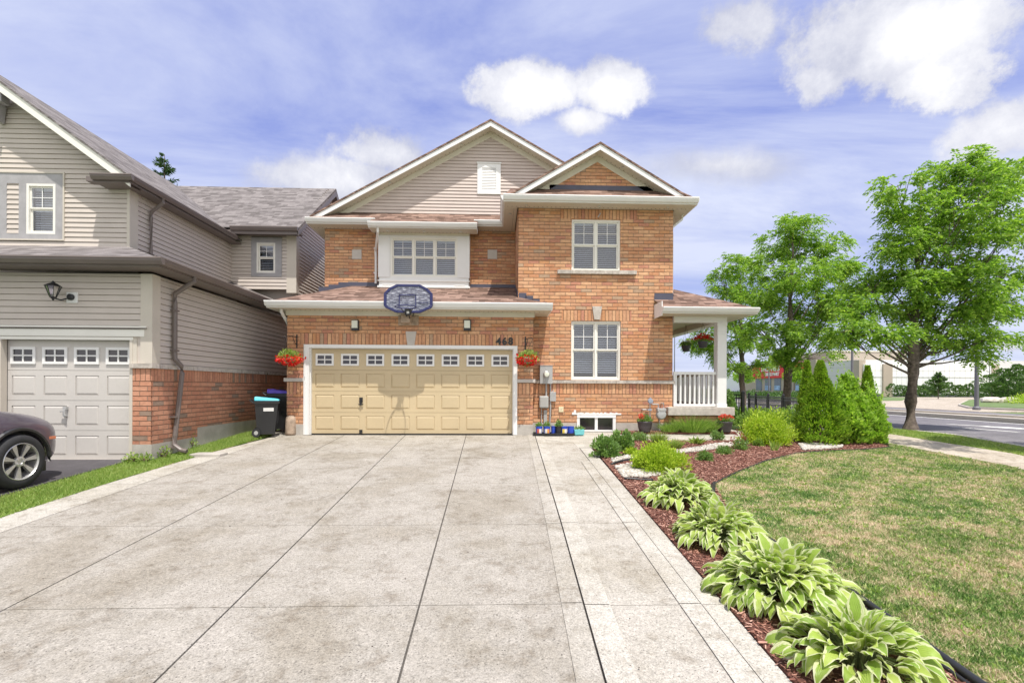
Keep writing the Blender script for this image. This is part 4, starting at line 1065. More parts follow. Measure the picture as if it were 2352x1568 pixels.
# ------------------------------------------------------------------ vegetation
m_bark = plain('bark', (.17, .135, .11), .95, .3, 14, bump=1.0)
m_stem = plain('green_stem', (.16, .20, .07), .8, .15, 8)
m_twig = plain('brown_stem', (.14, .09, .06), .9, .15, 8)
lf_tree = leaf_mat('tree_leaf', [(0, (.09, .19, .035)), (.4, (.20, .35, .05)), (.75, (.35, .50, .09)), (1, (.54, .65, .16))], .55)
lf_far = leaf_mat('far_leaf', [(0, (.05, .10, .035)), (.5, (.09, .17, .05)), (1, (.16, .26, .08))], .35)
lf_gold = leaf_mat('golden_leaf', [(0, (.17, .30, .02)), (.5, (.38, .52, .04)), (1, (.62, .70, .12))], .35)
lf_arb = leaf_mat('cedar_leaf', [(0, (.08, .18, .015)), (.5, (.21, .36, .03)), (1, (.44, .56, .08))], .38)
lf_bush = leaf_mat('bush_leaf', [(0, (.14, .26, .03)), (.5, (.28, .46, .06)), (1, (.52, .66, .14))], .45)
lf_dull = leaf_mat('dull_leaf', [(0, (.09, .18, .05)), (.5, (.19, .32, .09)), (1, (.34, .47, .19))], .35)
lf_grass = leaf_mat('grass_leaf', [(0, (.10, .19, .03)), (.5, (.21, .34, .06)), (1, (.38, .50, .14))], .35)
lf_redleaf = leaf_mat('red_leaf', [(0, (.16, .03, .03)), (1, (.34, .07, .06))], .3)
lf_spruce = leaf_mat('spruce_leaf', [(0, (.03, .07, .025)), (1, (.09, .16, .06))], .15)
lf_strip = leaf_mat('verge_leaf', [(0, (.12, .21, .03)), (.45, (.24, .37, .07)), (.8, (.42, .50, .16)), (1, (.60, .56, .32))], .3)
def unit(v): return v / (np.linalg.norm(v, axis=1, keepdims=True) + 1e-9)
def rdir(n): return unit(rng.normal(size=(n, 3)))
def leaf_quads(P, D, L, W, fold=.0):
    """one pointed leaf quad per row; P base, D direction"""
    n = len(P); L = np.broadcast_to(np.asarray(L, float).reshape(-1, 1) if np.ndim(L) else np.full((1, 1), L), (n, 1)); W = np.broadcast_to(np.asarray(W, float).reshape(-1, 1) if np.ndim(W) else np.full((1, 1), W), (n, 1))
    U = unit(np.cross(D, rdir(n)))
    V = np.empty((n, 4, 3)); V[:, 0] = P; V[:, 1] = P + D*L*.5 + U*W*.5; V[:, 2] = P + D*L; V[:, 3] = P + D*L*.5 - U*W*.5
    return V.reshape(-1, 3)
def quads(name, V, m, parent=None):
    n = len(V) // 4; return fast_mesh(name, V, np.arange(n*4).reshape(n, 4), m, parent)
def lumps(D, seed, amp=.18):
    r = np.random.default_rng(int(seed)); f = np.ones(len(D))
    for i in range(10):
        k = unit(r.normal(size=(1, 3)))[0]; d = D @ k; f += amp * np.exp(-((1 - d) / .10)) * r.choice([-1, 1, 1])
    return f
def blob_leaves(c, rad, n, L, W, seed=0, up=.35, inner=.35, amp=.2, flat=False):
    D = rdir(n)
    if flat: D[:, 2] = np.abs(D[:, 2])
    f = lumps(D, seed, amp) * (1 - inner * rng.random(n)**1.6)
    P = np.array(c) + D * np.array(rad) * f[:, None]
    d = unit(D + rdir(n)*.8 + np.array([0, 0, up]))
    return leaf_quads(P, d, L * rng.uniform(.7, 1.25, n), W * rng.uniform(.7, 1.25, n))
def clump_blob(c, rad, n, L, W, seed=0, nc=60, cs=.26, up=.6, flat=True, jag=.25):
    """a bush as many small sprigs of leaves over a core, so that it has lit and shaded clumps"""
    D = rdir(nc)
    if flat: D[:, 2] = np.abs(D[:, 2])*1.0
    D = unit(D); f = lumps(D, int(seed), .12)*rng.uniform(.62, 1.0 + jag*.6, nc); rad = np.array(rad)
    cc = np.array(c) + D*rad*f[:, None]*.88; idx = rng.integers(0, nc, n); r = cs*rad.mean()
    q = rdir(n)*(rng.random((n, 1))**.4)*r; P = cc[idx] + q
    d = unit(q/r*.8 + D[idx]*.5 + rdir(n)*.5 + np.array([0, 0, up])); V1 = leaf_quads(P, d, L*rng.uniform(.7, 1.25, n), W*rng.uniform(.7, 1.25, n))
    k = int(n*.25); D2 = rdir(k)
    if flat: D2[:, 2] = np.abs(D2[:, 2])
    P2 = np.array(c) + D2*rad*(.55*rng.random((k, 1))**.3); V2 = leaf_quads(P2, unit(D2 + rdir(k)*.6), L*1.4, W*1.6)
    # a few shoots that stick out
    ns = 26; ds = unit(rdir(ns)*.6 + np.array([0, 0, 1.0])); out = [V1, V2]
    b0 = np.array(c) + unit(rdir(ns)*np.array([1, 1, .5]) + np.array([0, 0, .7]))*rad*.85
    for j in range(8):
        pos = b0 + ds*(j/7*.22*rad.mean()); out.append(leaf_quads(pos, unit(ds + rdir(ns)*.9), L*.8, W*.8))
    return np.concatenate(out)
def cone_leaves(c, r, h, n, L, W, seed=0, prof=None):
    t = rng.random(n)**.85; a = rng.random(n)*2*PI
    prof = prof or (lambda t: (1 - t)**.8)
    rs = np.array([prof(x) for x in t]) * r
    s = np.random.default_rng(int(seed)); ph = s.random(6)*6.28
    nk = max(30, n//70); kt = s.random(nk)**.85; ka = s.random(nk)*2*PI; kk = s.integers(0, nk, n)
    t2 = np.clip(kt[kk] + rng.normal(size=n)*.022, 0, .995); a2 = ka[kk] + rng.normal(size=n)*.16/np.maximum(.25, 1 - t2); use = rng.random(n) < .72
    t = np.where(use, t2, t); a = np.where(use, a2, a); rs = np.array([prof(x) for x in t]) * r
    lump = 1 + .12*np.sin(a*3 + ph[0] + t*6) + .09*np.sin(a*5 + ph[1] - t*13) + .07*np.sin(t*31 + ph[2] + a*2)
    kr = s.uniform(.86, 1.12, nk)[kk]
    rr = rs * lump * np.where(use, kr*(1 - .22*rng.random(n)**1.5), 1 - .4*rng.random(n)**2)
    P = np.stack([c[0] + rr*np.cos(a), c[1] + rr*np.sin(a), c[2] + t*h], 1)
    o = np.stack([np.cos(a), np.sin(a), np.full(n, 1.1)], 1)
    return leaf_quads(P, unit(o + rdir(n)*.5), L*rng.uniform(.7, 1.3, n), W*rng.uniform(.7, 1.3, n))
def stems(base, tops, r0, r1, m, name='stem', parent=None):
    mb = MB().mat(m)
    for tp in tops:
        b = Vector(base) + Vector((random.uniform(-.03, .03), random.uniform(-.03, .03), 0)); e = Vector(tp); md = (b + e)/2 + Vector((random.uniform(-.03, .03), random.uniform(-.03, .03), .03))
        mb.tube([b, md, e], [r0, (r0+r1)/2, r1], 5)
    return mb.build(name, parent)
def shrub(name, label, cat, c, rad, n, L, W, m, group=None, seed=0, flat=True, up=.35, amp=.22, inner=.4, stemm=None, lift=.0, core=True):
    c = Vector(c); t = thing(name, label, cat, c, group)
    V = clump_blob((c.x, c.y, c.z + lift), rad, n, L, W, seed, 34 + int(n/110), .24, up + .2) if n > 400 else blob_leaves((c.x, c.y, c.z + lift), rad, n, L, W, seed, up, inner, amp, flat)
    V[:, 2] = np.maximum(V[:, 2], c.z + .005)
    quads('foliage', V, m, t)
    tops = [(c.x + rad[0]*.55*math.cos(a), c.y + rad[1]*.55*math.sin(a), c.z + lift + rad[2]*.6) for a in [i*2*PI/7 for i in range(7)]]
    stems(c - Vector((0, 0, .03)), tops, .012, .005, stemm or m_twig, 'stem', t); return t
# --- street trees
def big_tree(label, trunk_px, base_py, Y, r0, blobs, sprays=2600, fork=None, seed=1, group='street trees along the road', dens=1.0, dz=0.0):
    random.seed(seed); 
    b = at(trunk_px, base_py, Y); base = Vector((b.x, Y, g(Y) + dz))
    t = thing('street_tree', label, 'tree', base, group)
    B = []
    for (px, py, rx, ry) in blobs:
        dY = random.uniform(-1, 1) * min(1.6, rx/FP*Y*1.1)
        p = at(px, py, Y + dY); s = (Y + dY)/FP; B.append((p, rx*s, ry*s))
    mb = MB().mat(m_bark)
    topz = max(p.z + ry for p, rx, ry in B); H = topz - base.z
    fork = fork or H*.24
    # trunk
    pts = [base + Vector((0, 0, -.1)), base + Vector((0, 0, .05))]; rs = [r0*1.45, r0*1.2]
    n = 9; cur = Vector(base); top = Vector((sum(p.x for p, _, _ in B)/len(B)*.35 + base.x*.65, base.y, base.z + H*.9))
    for i in range(1, n+1):
        f = i/n; q = base.lerp(top, f) + Vector((random.uniform(-.05, .05), random.uniform(-.05, .05), 0)); pts.append(q); rs.append(max(.015, r0*(1 - f)**.9 + .012) * (1 + random.uniform(-.06, .06)))
    mb.tube(pts, rs, 12)
    def on_trunk(z):
        for a, c in zip(pts, pts[1:]):
            if a.z <= z <= c.z: return a.lerp(c, (z-a.z)/(c.z-a.z))
        return pts[-1]
    for (p, rx, ry) in B:
        z0 = max(base.z + fork + random.uniform(-.05, .5), p.z - (abs(p.x-base.x)*1.25 + .7)); z0 = min(z0, topz - 1); s = on_trunk(z0)
        fr = (z0 - base.z)/H; rl = max(.016, r0*(1-fr)*random.uniform(.22, .42))
        md = s.lerp(p, .5) + Vector((0, 0, -.03*(p-s).length)) + Vector((random.uniform(-.1, .1), random.uniform(-.1, .1), 0))
        mb.tube([s, s.lerp(md, .5), md, md.lerp(p, .5), p], [rl, rl*.8, rl*.6, rl*.42, .01], 6)
        for k in range(6):
            a = random.uniform(0, 2*PI); e = p + Vector((math.cos(a)*rx*.7, math.sin(a)*rx*.6, random.uniform(-.4, .7)*ry)); q0 = md.lerp(p, random.uniform(.2, .9))
            mb.tube([q0, q0.lerp(e, .5) + Vector((0, 0, .05)), e], [rl*.3 + .006, rl*.2 + .004, .004], 4, caps=False)
    mb.build('trunk', t, smooth=True)
    # sprays of compound leaves
    tot = sum(rx*ry for _, rx, ry in B); out = []
    for i, (p, rx, ry) in enumerate(B):
        ns = int(sprays * 1.4 * rx * ry / tot)
        # sub-clumps so that gaps of sky show
        nc = max(5, int(ns/26)); dc = rdir(nc); rc = np.array([rx, rx*.95, ry]) * (rng.random((nc, 1))**.45) * 1.0
        cc = np.array(p) + dc*rc
        idx = rng.integers(0, nc, ns)
        sc = max(.16, .25*math.sqrt(rx*ry))
        off = rng.normal(size=(ns, 3))*np.array([.85, .85, .52])*sc
        P = cc[idx] + off
        outd = unit((P - np.array(p)) * np.array([1, 1, .35]) + rng.normal(size=(ns, 3))*.25)
        # each spray: a rachis 0.28 m long, drooping, with paired leaflets
        Ls = rng.uniform(.18, .34, ns)
        side = unit(np.cross(outd, np.array([0, 0, 1.])))
        for k in range(7):
            f = (k + .5)/7
            pos = P + outd*(Ls*f)[:, None] + np.array([0, 0, 1])*((.10*f - .22*f*f)*1.2*Ls/.25)[:, None]
            for sg in (-1, 1):
                if k == 6 and sg == 1: continue
                dd = unit(side*sg*(.9 if k < 6 else .1) + outd*.7 + np.array([0, 0, -.35]) + rng.normal(size=(ns, 3))*.22)
                out.append(leaf_quads(pos, dd, rng.uniform(.075, .12, ns), rng.uniform(.032, .05, ns)))
    V = np.concatenate(out)
    quads('crown', V, lf_tree, t)
    return t
big_tree('tall leafy street tree with a thick bare trunk, nearest on the right', 2092, 990, 13.0, .155,
    [(2062,425,40,34), (2075,490,48,48), (2045,555,48,40), (2100,560,55,45), (2185,385,48,38), (2245,400,48,44), (2225,470,60,48), (2170,455,42,44), (2300,440,42,40), (2290,385,40,34), (2180,545,62,52), (2265,550,60,48),
     (2020,640,52,36), (2090,640,66,48), (2170,640,66,50), (2255,640,60,50), (1985,705,46,34), (2060,715,62,40), (2150,725,66,42), (2240,715,60,44), (2310,690,40,38), (2030,775,60,30), (2110,790,46,26), (2215,790,56,28), (2280,770,40,30), (1958,752,40,34), (1945,700,34,28), (1935,770,34,24), (1995,655,36,26), (2325,610,36,40), (2320,520,34,34), (2250,820,34,16)],
    sprays=4300, seed=3, fork=1.55)
big_tree('middle street tree behind the black fence, right of the porch column', 1803, 955, 18.0, .17,
    [(1812,512,34,24), (1850,520,26,22), (1795,560,44,34), (1850,570,50,34), (1905,560,36,28), (1775,620,50,36), (1840,630,62,40), (1905,610,48,34), (1945,625,22,24), (1760,690,50,36), (1830,700,70,42), (1900,690,46,34), (1755,760,50,32), (1820,775,60,34), (1885,750,42,32), (1925,700,26,26), (1860,820,46,24), (1775,820,40,20), (1920,790,34,20)],
    sprays=3400, seed=5, fork=1.7)
big_tree('smallest street tree seen past the porch roof, farthest left of the row', 1706, 948, 22.5, .15,
    [(1690,605,30,24), (1725,610,24,22), (1655,630,26,22), (1700,660,44,34), (1660,680,36,30), (1740,690,34,34), (1690,740,46,34), (1640,760,34,28), (1600,790,34,24), (1660,800,52,30), (1720,780,44,32), (1740,840,30,20), (1690,835,34,16)],
    sprays=2500, seed=8, fork=1.6)
big_tree('street tree at the right edge of the picture, only its crown showing', 2560, 1075, 8.7, .14,
    [(2385,375,34,30), (2450,440,60,50), (2500,560,80,70), (2560,460,90,80), (2600,600,90,80), (2540,720,80,50), (2410,520,40,30)],
    sprays=1000, seed=11, fork=1.5)
# conifer behind the neighbour house
def conifer(label, base, h, r, n, m, group=None, name='conifer', L=.2, W=.05):
    t = thing(name, label, 'conifer tree', base, group); bx, by, bz = base
    mb = MB().mat(m_bark); mb.tube([(bx, by, bz-.1), (bx, by, bz+h*.5), (bx, by, bz+h)], [h*.018, h*.012, .01], 7)
    out = []
    nb_ = int(n/40)
    for i in range(nb_):
        f = rng.random()**.8; a = rng.random()*2*PI; rl = r*(1-f)**.85*(.65 + .5*rng.random()) + .05; z = bz + h*(.08 + .92*f)
        d = np.array([math.cos(a), math.sin(a), .18]); k = 40; s = rng.random(k)
        P = np.array([bx, by, z]) + d*rl*s[:, None] + np.array([0, 0, 1])*(.15*rl*s*s)[:, None]
        out.append(leaf_quads(P, unit(d + rdir(k)*.75), L*rng.uniform(.6, 1.2, k), W))
    mb.build('trunk', t); quads('foliage', np.concatenate(out), m, t); return t
cz = at(378, 355, 22.5); conifer('dark spruce whose top shows over the grey roof', (cz.x, 22.5, 0), cz.z, 3.0, 5600, lf_spruce, name='spruce_tree')
# --- arborvitae and bushes of the corner bed
def cone_shrub(label, px, bpy_, top_py, rpx, n, m, group=None, L=.07, W=.03, seed=0, prof=None, name='cedar_shrub', Y=None):
    p = gnd(px, bpy_) if Y is None else Vector((at(px, bpy_, Y).x, Y, g(Y))); s = p.y/FP; h = at(px, top_py, p.y).z - p.z
    t = thing(name, label, 'shrub', p, group)
    quads('foliage', cone_leaves(p, rpx*s, h, n, L, W, seed, prof), m, t)
    mb = MB().mat(m_twig); mb.tube([p - Vector((0,0,.05)), p + Vector((0, 0, h*.5)), p + Vector((0, 0, h*.93))], [.035, .025, .008], 6); mb.build('trunk', t); return t
cfat = lambda t: (min(1, .84 + t*1.3) if t < .12 else 1.0*(1 - (t-.12)/.88)**.98)
cone_shrub('pointed bright cedar with the widest skirt, in front of the leafy bush', 1884, 1018, 832, 54, 16000, lf_arb, 'pointed cedars in the corner bed', seed=2, prof=cfat)
cone_shrub('slim pointed cedar just behind and left of the widest cedar', 1853, 1003, 832, 27, 7000, lf_arb, 'pointed cedars in the corner bed', seed=4, prof=cfat)
cone_shrub('slim cedar tip rising behind the light green leafy bush', 1992, 1000, 843, 28, 6500, lf_arb, 'pointed cedars in the corner bed', seed=6, prof=cfat)
colp = lambda t: (.80 + .6*t if t < .3 else (1.0 if t < .62 else (1 - (t-.62)/.38)**.55))
def shoots_bush(label, px, bpy_, specs, n, m, L, W, seed):
    p = gnd(px, bpy_); s = p.y/FP; t = thing('leafy_bush', label, 'shrub', p, 'leafy bushes at the end of the bed'); out = []; mb = MB().mat(m_twig)
    pr = lambda q: (.85 + .5*q if q < .3 else (1.0 if q < .5 else max(0.02, (1 - (q-.5)/.5))**.75))
    for i, (dx, dy, h, r) in enumerate(specs):
        c = (p.x + dx*s, p.y + dy*s, p.z); V = cone_leaves(c, r*s, h*s, n, L, W, seed*10+i, pr); out.append(V); mb.tube([c, (c[0], c[1], c[2] + h*s*.92)], [.02, .005], 5)
        k = 40; zz = rng.uniform(.4, 1.0, k); aa = rng.random(k)*2*PI; B_ = np.column_stack([c[0] + np.cos(aa)*r*s*.8*(1.15-zz), c[1] + np.sin(aa)*r*s*.8*(1.15-zz), c[2] + zz*h*s]); dd = unit(np.column_stack([np.cos(aa)*.5, np.sin(aa)*.5, np.ones(k)*1.1]))
        for j in range(7): out.append(leaf_quads(B_ + dd*(j*.035), unit(dd + rdir(k)*.9), L, W))
    mb.build('stem', t); quads('foliage', np.concatenate(out), m, t); return t
shoots_bush('tall light green leafy bush between the cedars', 1950, 1018, [(0, 14, 138, 24), (-22, 10, 122, 22), (20, 20, 148, 24), (-6, -6, 96, 30), (22, -2, 104, 26), (-30, 0, 84, 20), (6, 24, 158, 20)], 2600, lf_bush, .075, .045, 7)
shoots_bush('rounded yellow green bush at the pavement end of the bed', 2004, 1016, [(0, 8, 124, 22), (-14, 0, 104, 22), (12, 2, 98, 18), (2, -6, 70, 26)], 2200, lf_bush, .062, .034, 9)
def px_shrub(name, label, px, bpy_, rpx, hpx, n, L, W, m, **k):
    p = gnd(px, bpy_); s = p.y/FP
    p.y += rpx*s*.5; p.z = g(p.y)
    return shrub(name, label, 'shrub', p, (rpx*s*1.0, rpx*s*.85, hpx*s), n, L, W, m, **k)
px_shrub('golden_shrub', 'large golden green spirea beside the corner path', 1780, 1024, 62, 80, 5200, .06, .026, lf_gold, seed=12, amp=.3, inner=.75)
px_shrub('golden_shrub', 'dense round golden shrub at the end of the hosta row', 1523, 1088, 64, 66, 8500, .045, .02, lf_gold, seed=13, amp=.2, inner=.3)
px_shrub('golden_shrub', 'tiny golden shrub touching the left of the dense round one', 1452, 1048, 16, 18, 700, .045, .02, lf_gold, seed=14)
px_shrub('leafy_shrub', 'loose dull green shrub at the left tip of the bed', 1398, 1052, 30, 46, 1700, .06, .03, lf_dull, seed=15, inner=.8)
px_shrub('leafy_shrub', 'darker leafy shrub right behind the left tip of the bed', 1430, 1036, 26, 44, 1300, .075, .04, lf_dull, seed=16, inner=.8)
px_shrub('leafy_shrub', 'low wispy green plant in the mulch, leftmost of the low row', 1790-208, 1062, 1, 1, 10, .03, .01, lf_dull, seed=17) if False else None
for i, (px, py, r, h, m, lab) in enumerate([(1624, 1060, 20, 22, lf_dull, 'low wispy green plant in the mulch nearest the dense golden shrub'), (1668, 1045, 20, 20, lf_dull, 'low wispy green plant between two others in the mulch'),
        (1706, 1034, 18, 24, lf_dull, 'low green plant with dark red tips in the mulch'), (1745, 1026, 11, 16, lf_grass, 'small bright tuft left of the large golden spirea'), (1652, 1012, 15, 22, lf_dull, 'loose pale plant at the edge of the front path'), (1472, 1014, 20, 20, lf_dull, 'sparse pale plant on the path edge by the left flower pot')]):
    px_shrub('low_plant', lab, px, py, r, h, 500, .05, .016, m, seed=20+i, inner=.8, group='low plants in the mulch')
p = gnd(1700, 1034); V = blob_leaves((p.x, p.y+.1, p.z + .22), (.12, .1, .16), 160, .05, .02, 3); quads('red_tip', V, lf_redleaf, [o for o in bpy.data.objects if o.get('label', '').startswith('low green plant with dark red')][0])
# grassy tufts
def tuft(name, label, c, r, h, n, m, w=.012, group=None, spread=.6, cat='plant'):
    c = Vector(c); t = thing(name, label, cat, c, group)
    a = rng.random(n)*2*PI; q = np.sqrt(rng.random(n)); P = np.stack([c.x + r*.45*q*np.cos(a), c.y + r*.45*q*np.sin(a), np.full(n, c.z)], 1)
    o = np.stack([np.cos(a)*q*spread, np.sin(a)*q*spread, np.ones(n)], 1); D = unit(o + rng.normal(size=(n, 3))*.15)
    L = h*rng.uniform(.6, 1.1, n); U = unit(np.cross(D, rdir(n)))*w/2
    V = np.empty((n, 2, 4, 3)); mid = P + D*(L*.55)[:, None]; tip = P + D*L[:, None] + np.stack([np.cos(a)*q, np.sin(a)*q, -q*.5], 1)*(L*.22*spread)[:, None]
    V[:, 0, 0] = P - U; V[:, 0, 1] = P + U; V[:, 0, 2] = mid + U; V[:, 0, 3] = mid - U
    V[:, 1, 0] = mid - U; V[:, 1, 1] = mid + U; V[:, 1, 2] = tip + U*.15; V[:, 1, 3] = tip - U*.15
    quads('blades', V.reshape(-1, 3), m, t); return t
def px_tuft(name, label, px, py, rpx, hpx, n, m, **k):
    p = gnd(px, py); s = p.y/FP; return tuft(name, label, p, rpx*s, hpx*s, n, m, **k)
px_tuft('grass_tuft', 'upright bright tuft standing highest behind the dense golden shrub', 1512, 1020, 20, 32, 260, lf_strip, group='bright tufts in the mulch')
px_tuft('grass_tuft', 'low bright tuft right behind the dense golden shrub', 1552, 1030, 22, 24, 240, lf_strip, group='bright tufts in the mulch')
px_tuft('grass_tuft', 'broad leaved bright tuft at the path edge right of the two others', 1600, 1019, 20, 20, 90, lf_strip, w=.03, spread=1.1, group='bright tufts in the mulch')
px_tuft('grass_tuft', 'pale upright blades in front of the large golden spirea', 1778, 1036, 14, 26, 40, lf_strip, w=.02, spread=.3)
for i, (px, r, h, lab) in enumerate([(1590, 38, 38, 'widest mound of lavender like grass under the porch'), (1538, 22, 24, 'small grassy mound left of the widest one under the porch'), (1628, 20, 30, 'grassy mound right end under the porch slab')]):
    c = at(px, 992, 11.75); c.z = .06; s = 11.75/FP; tuft('ornamental_grass', lab, c, r*s*1.7, h*s*1.05, 900 if i == 0 else 420, lf_grass, w=.008, group='grassy mounds below the porch', spread=.75)
# --- hostas
def hosta_mat():
    m, t, b = mat('hosta_leaf'); uv = t.n.new('ShaderNodeUVMap'); uv.uv_map = 'UVMap'; s = t.xyz(uv.outputs[0]); geo = t.n.new('ShaderNodeNewGeometry')
    ed = t.math('ABSOLUTE', t.math('SUBTRACT', t.math('MULTIPLY', s[0], 2.0), 1.0))
    nz = t.noise(6, t.comb(t.math('MULTIPLY', s[1], 2.0), t.math('MULTIPLY', s[0], .4), geo.outputs['Random Per Island']), 3)
    ed2 = t.math('ADD', ed, t.math('MULTIPLY', t.math('SUBTRACT', nz, .5), .35))
    f = t.new('ShaderNodeMapRange', inp={0: ed2, 1: .60, 2: .70}).outputs[0]
    gcol = t.ramp(geo.outputs['Random Per Island'], [(0, (.30, .46, .07)), (.5, (.46, .62, .11)), (1, (.62, .72, .18))])
    vein = t.math('SINE', t.math('MULTIPLY', t.math('ADD', ed, t.math('MULTIPLY', s[1], .8)), 30.0))
    gcol = t.mix(t.math('MULTIPLY', t.math('ADD', vein, 1.0), .10), gcol, (.16, .28, .05))
    c = t.mix(f, gcol, (.74, .77, .46)); setc(t, b, 'Base Color', c); b.inputs['Roughness'].default_value = .42
    setc(t, b, 'Normal', t.bump(vein, .4, .004))
    tr = t.n.new('ShaderNodeBsdfTranslucent'); t.l.new(c, tr.inputs[0]); mx = t.n.new('ShaderNodeMixShader'); mx.inputs[0].default_value = .42
    t.l.new(b.outputs[0], mx.inputs[1]); t.l.new(tr.outputs[0], mx.inputs[2]); t.l.new(mx.outputs[0], t.n['Material Output'].inputs[0]); return m
m_hosta = hosta_mat()
def hosta(label, c, R0, H, n, seed):
    R0 *= 1.09
    rd = random.Random(seed); c = Vector(c); t = thing('hosta', label, 'plant', c, 'hostas along the walk')
    V = []; F = []; UV = []; st = MB().mat(m_stem)
    NU, NV = 4, 7
    n = int(n*3.5)
    for i in range(n):
        f = (i + .5)/n; a = i*2.399963 + rd.uniform(-.6, .6)
        lay = f**.8                          # 0 inner/top .. 1 outer/low
        el = R(66) * (1-lay) + R(6)*lay + rd.uniform(-.34, .34)
        reach = R0*(.10 + .68*lay)*rd.uniform(.80, 1.1); hz = H*(.80 - .60*lay**1.5)*rd.uniform(.75, 1.05)
        o = Vector((math.cos(a), math.sin(a), 0)); b0 = c + o*.03
        p1 = c + o*reach*.85 + Vector((0, 0, hz*.86))
        md = b0.lerp(p1, .5) + Vector((0, 0, .06))
        if i % 2 == 0: st.tube([b0, md, p1], [.006, .005, .004], 4, caps=False)
        L = R0*rd.choice([.24, .30, .34, .37, .42])*rd.uniform(.9, 1.1); Wd = L*rd.uniform(.40, .54)
        d = (o*math.cos(el) + Vector((0, 0, math.sin(el)))); d.normalize(); side = d.cross(Vector((0, 0, 1)));
        if side.length < .1: side = Vector((1, 0, 0))
        side.normalize(); side = (Matrix.Rotation(rd.uniform(-.8, .8), 3, d) @ side); nor = side.cross(d)
        curl = rd.uniform(.5, 1.1) * (.5 + lay); cup = rd.uniform(.12, .3); b = len(V); ph = rd.uniform(0, 6)
        for v in range(NV):
            s = v/(NV-1); w = Wd*.5*(math.sin(PI*min(1, s**.72))**.85 if 0 < s < 1 else (.06 if s == 0 else 0))
            bend = curl*s*s; cen = p1 + (d*math.cos(bend*.5) - Vector((0, 0, 1))*math.sin(bend*.5))*L*s
            for u in range(NU+1):
                q = (u/NU - .5)*2
                V.append(cen + side*w*q + nor*(abs(q)**1.5*w*cup + math.sin(s*14+ph+q)*.006*abs(q))); UV.append((u/NU, s))
        for v in range(NV-1):
            for u in range(NU):
                k = b + v*(NU+1) + u; F.append((k, k+1, k+NU+2, k+NU+1))
    me = bpy.data.meshes.new('leaves'); me.from_pydata([tuple(v) for v in V], [], F); me.materials.append(m_hosta)
    uvl = me.uv_layers.new(name='UVMap'); li = np.empty(len(me.loops), dtype=np.int32); me.loops.foreach_get('vertex_index', li); uvl.data.foreach_set('uv', np.array(UV)[li].ravel())
    link('leaves', me, t, True); st.build('stem', t); return t
hosta('big variegated hosta in the bottom right corner, nearest the camera', (2.22, 2.86, g(2.86)), .50, .36, 66, 1)
hosta('largest variegated hosta beside the walk, second from the camera', (2.24, 3.72, g(3.72)), .58, .40, 120, 2)
hosta('variegated hosta in the middle of the row along the walk', (2.30, 4.85, g(4.85)), .52, .42, 96, 3)
hosta('variegated hosta farthest from the camera, touching the dense golden shrub', (2.38, 6.15, g(6.15)), .52, .44, 92, 4)
# --- ground cover behind the fence bed
V = []
for i, (x, y) in enumerate([(6.9, 12.6), (7.4, 12.9), (7.9, 12.6), (7.2, 13.6), (7.9, 13.9), (6.9, 14.2), (7.6, 15), (8.2, 12.9)]):
    V.append(blob_leaves((x, y, .1), (.5, .5, .42), 1500, .08, .03, 40+i, .8, .6, .3, True))
tag(quads('ground_cover', np.concatenate(V), lf_grass), 'mid green leafy ground cover in front of the black fence', 'ground cover', kind='stuff')
V = [blob_leaves((at(1690, 950, 13).x, 13.3, .1), (.18, .3, 1.0), 1500, .07, .04, 55, .2, .5, .3, True)]
t = thing('climbing_plant', 'climbing vine beside the black gate post', 'plant', (at(1690, 950, 13).x, 13.3, 0)); quads('foliage', V[0], lf_dull, t); stems((at(1690, 950, 13).x, 13.3, 0), [(at(1690, 950, 13).x, 13.3, .95)], .012, .008, m_twig, 'stem', t)
# --- grass blades
def inpoly(P, poly):
    x, y = P[:, 0], P[:, 1]; ins = np.zeros(len(P), bool); n = len(poly)
    for i in range(n):
        x0, y0 = poly[i]; x1, y1 = poly[(i+1) % n]
        c = ((y0 > y) != (y1 > y)) & (x < (x1-x0)*(y-y0)/(y1-y0+1e-12) + x0); ins ^= c
    return ins
def blades(name, poly, n, h, w, m, dz=.0, near=None, label=None):
    ps = np.array(poly); lo, hi = ps.min(0), ps.max(0); out = []
    while sum(map(len, out)) < n:
        P = lo + (hi-lo)*rng.random((n, 2))
        if near: P[:, 1] = lo[1] + (hi[1]-lo[1])*rng.random(n)**near
        out.append(P[inpoly(P, poly)])
    P = np.concatenate(out)[:n]; z = -SL*np.maximum(0, 11.6-P[:, 1]) + dz
    B = np.column_stack([P, z]); D = unit(np.column_stack([rng.normal(size=(n, 2))*.75, np.ones(n)])); L = h*rng.uniform(.5, 1.3, n); U = unit(np.cross(D, rdir(n)))*w/2
    V = np.empty((n, 3, 3)); V[:, 0] = B - U; V[:, 1] = B + U; V[:, 2] = B + D*L[:, None]
    o = fast_mesh(name, V.reshape(-1, 3), np.arange(n*3).reshape(n, 3), m); o['kind'] = 'stuff'
    if label: o['label'] = label; o['category'] = 'grass'
    return o
m_blade, t_, b_ = mat('lawn_blade'); p_ = t_.pos(); geo = t_.n.new('ShaderNodeNewGeometry')
a_ = t_.math('ADD', t_.math('MULTIPLY', t_.noise(1.8, p_, 5, .65), .5), t_.math('MULTIPLY', t_.noise(10.0, p_, 5, .7), .4))
a_ = t_.math('ADD', a_, t_.math('MULTIPLY', geo.outputs['Random Per Island'], .18))
setc(t_, b_, 'Base Color', t_.ramp(a_, [(.43, (.065, .155, .02)), (.50, (.16, .29, .045)), (.55, (.34, .37, .13)), (.60, (.66, .53, .35))])); b_.inputs['Roughness'].default_value = .7
vis = [(2.9, 2.3), (2.85, 4.4), (2.8, 5.6), *edge, sw0[2], sw0[1], (8.85, 7.3), (6.6, 5.0), (4.2, 2.3)]
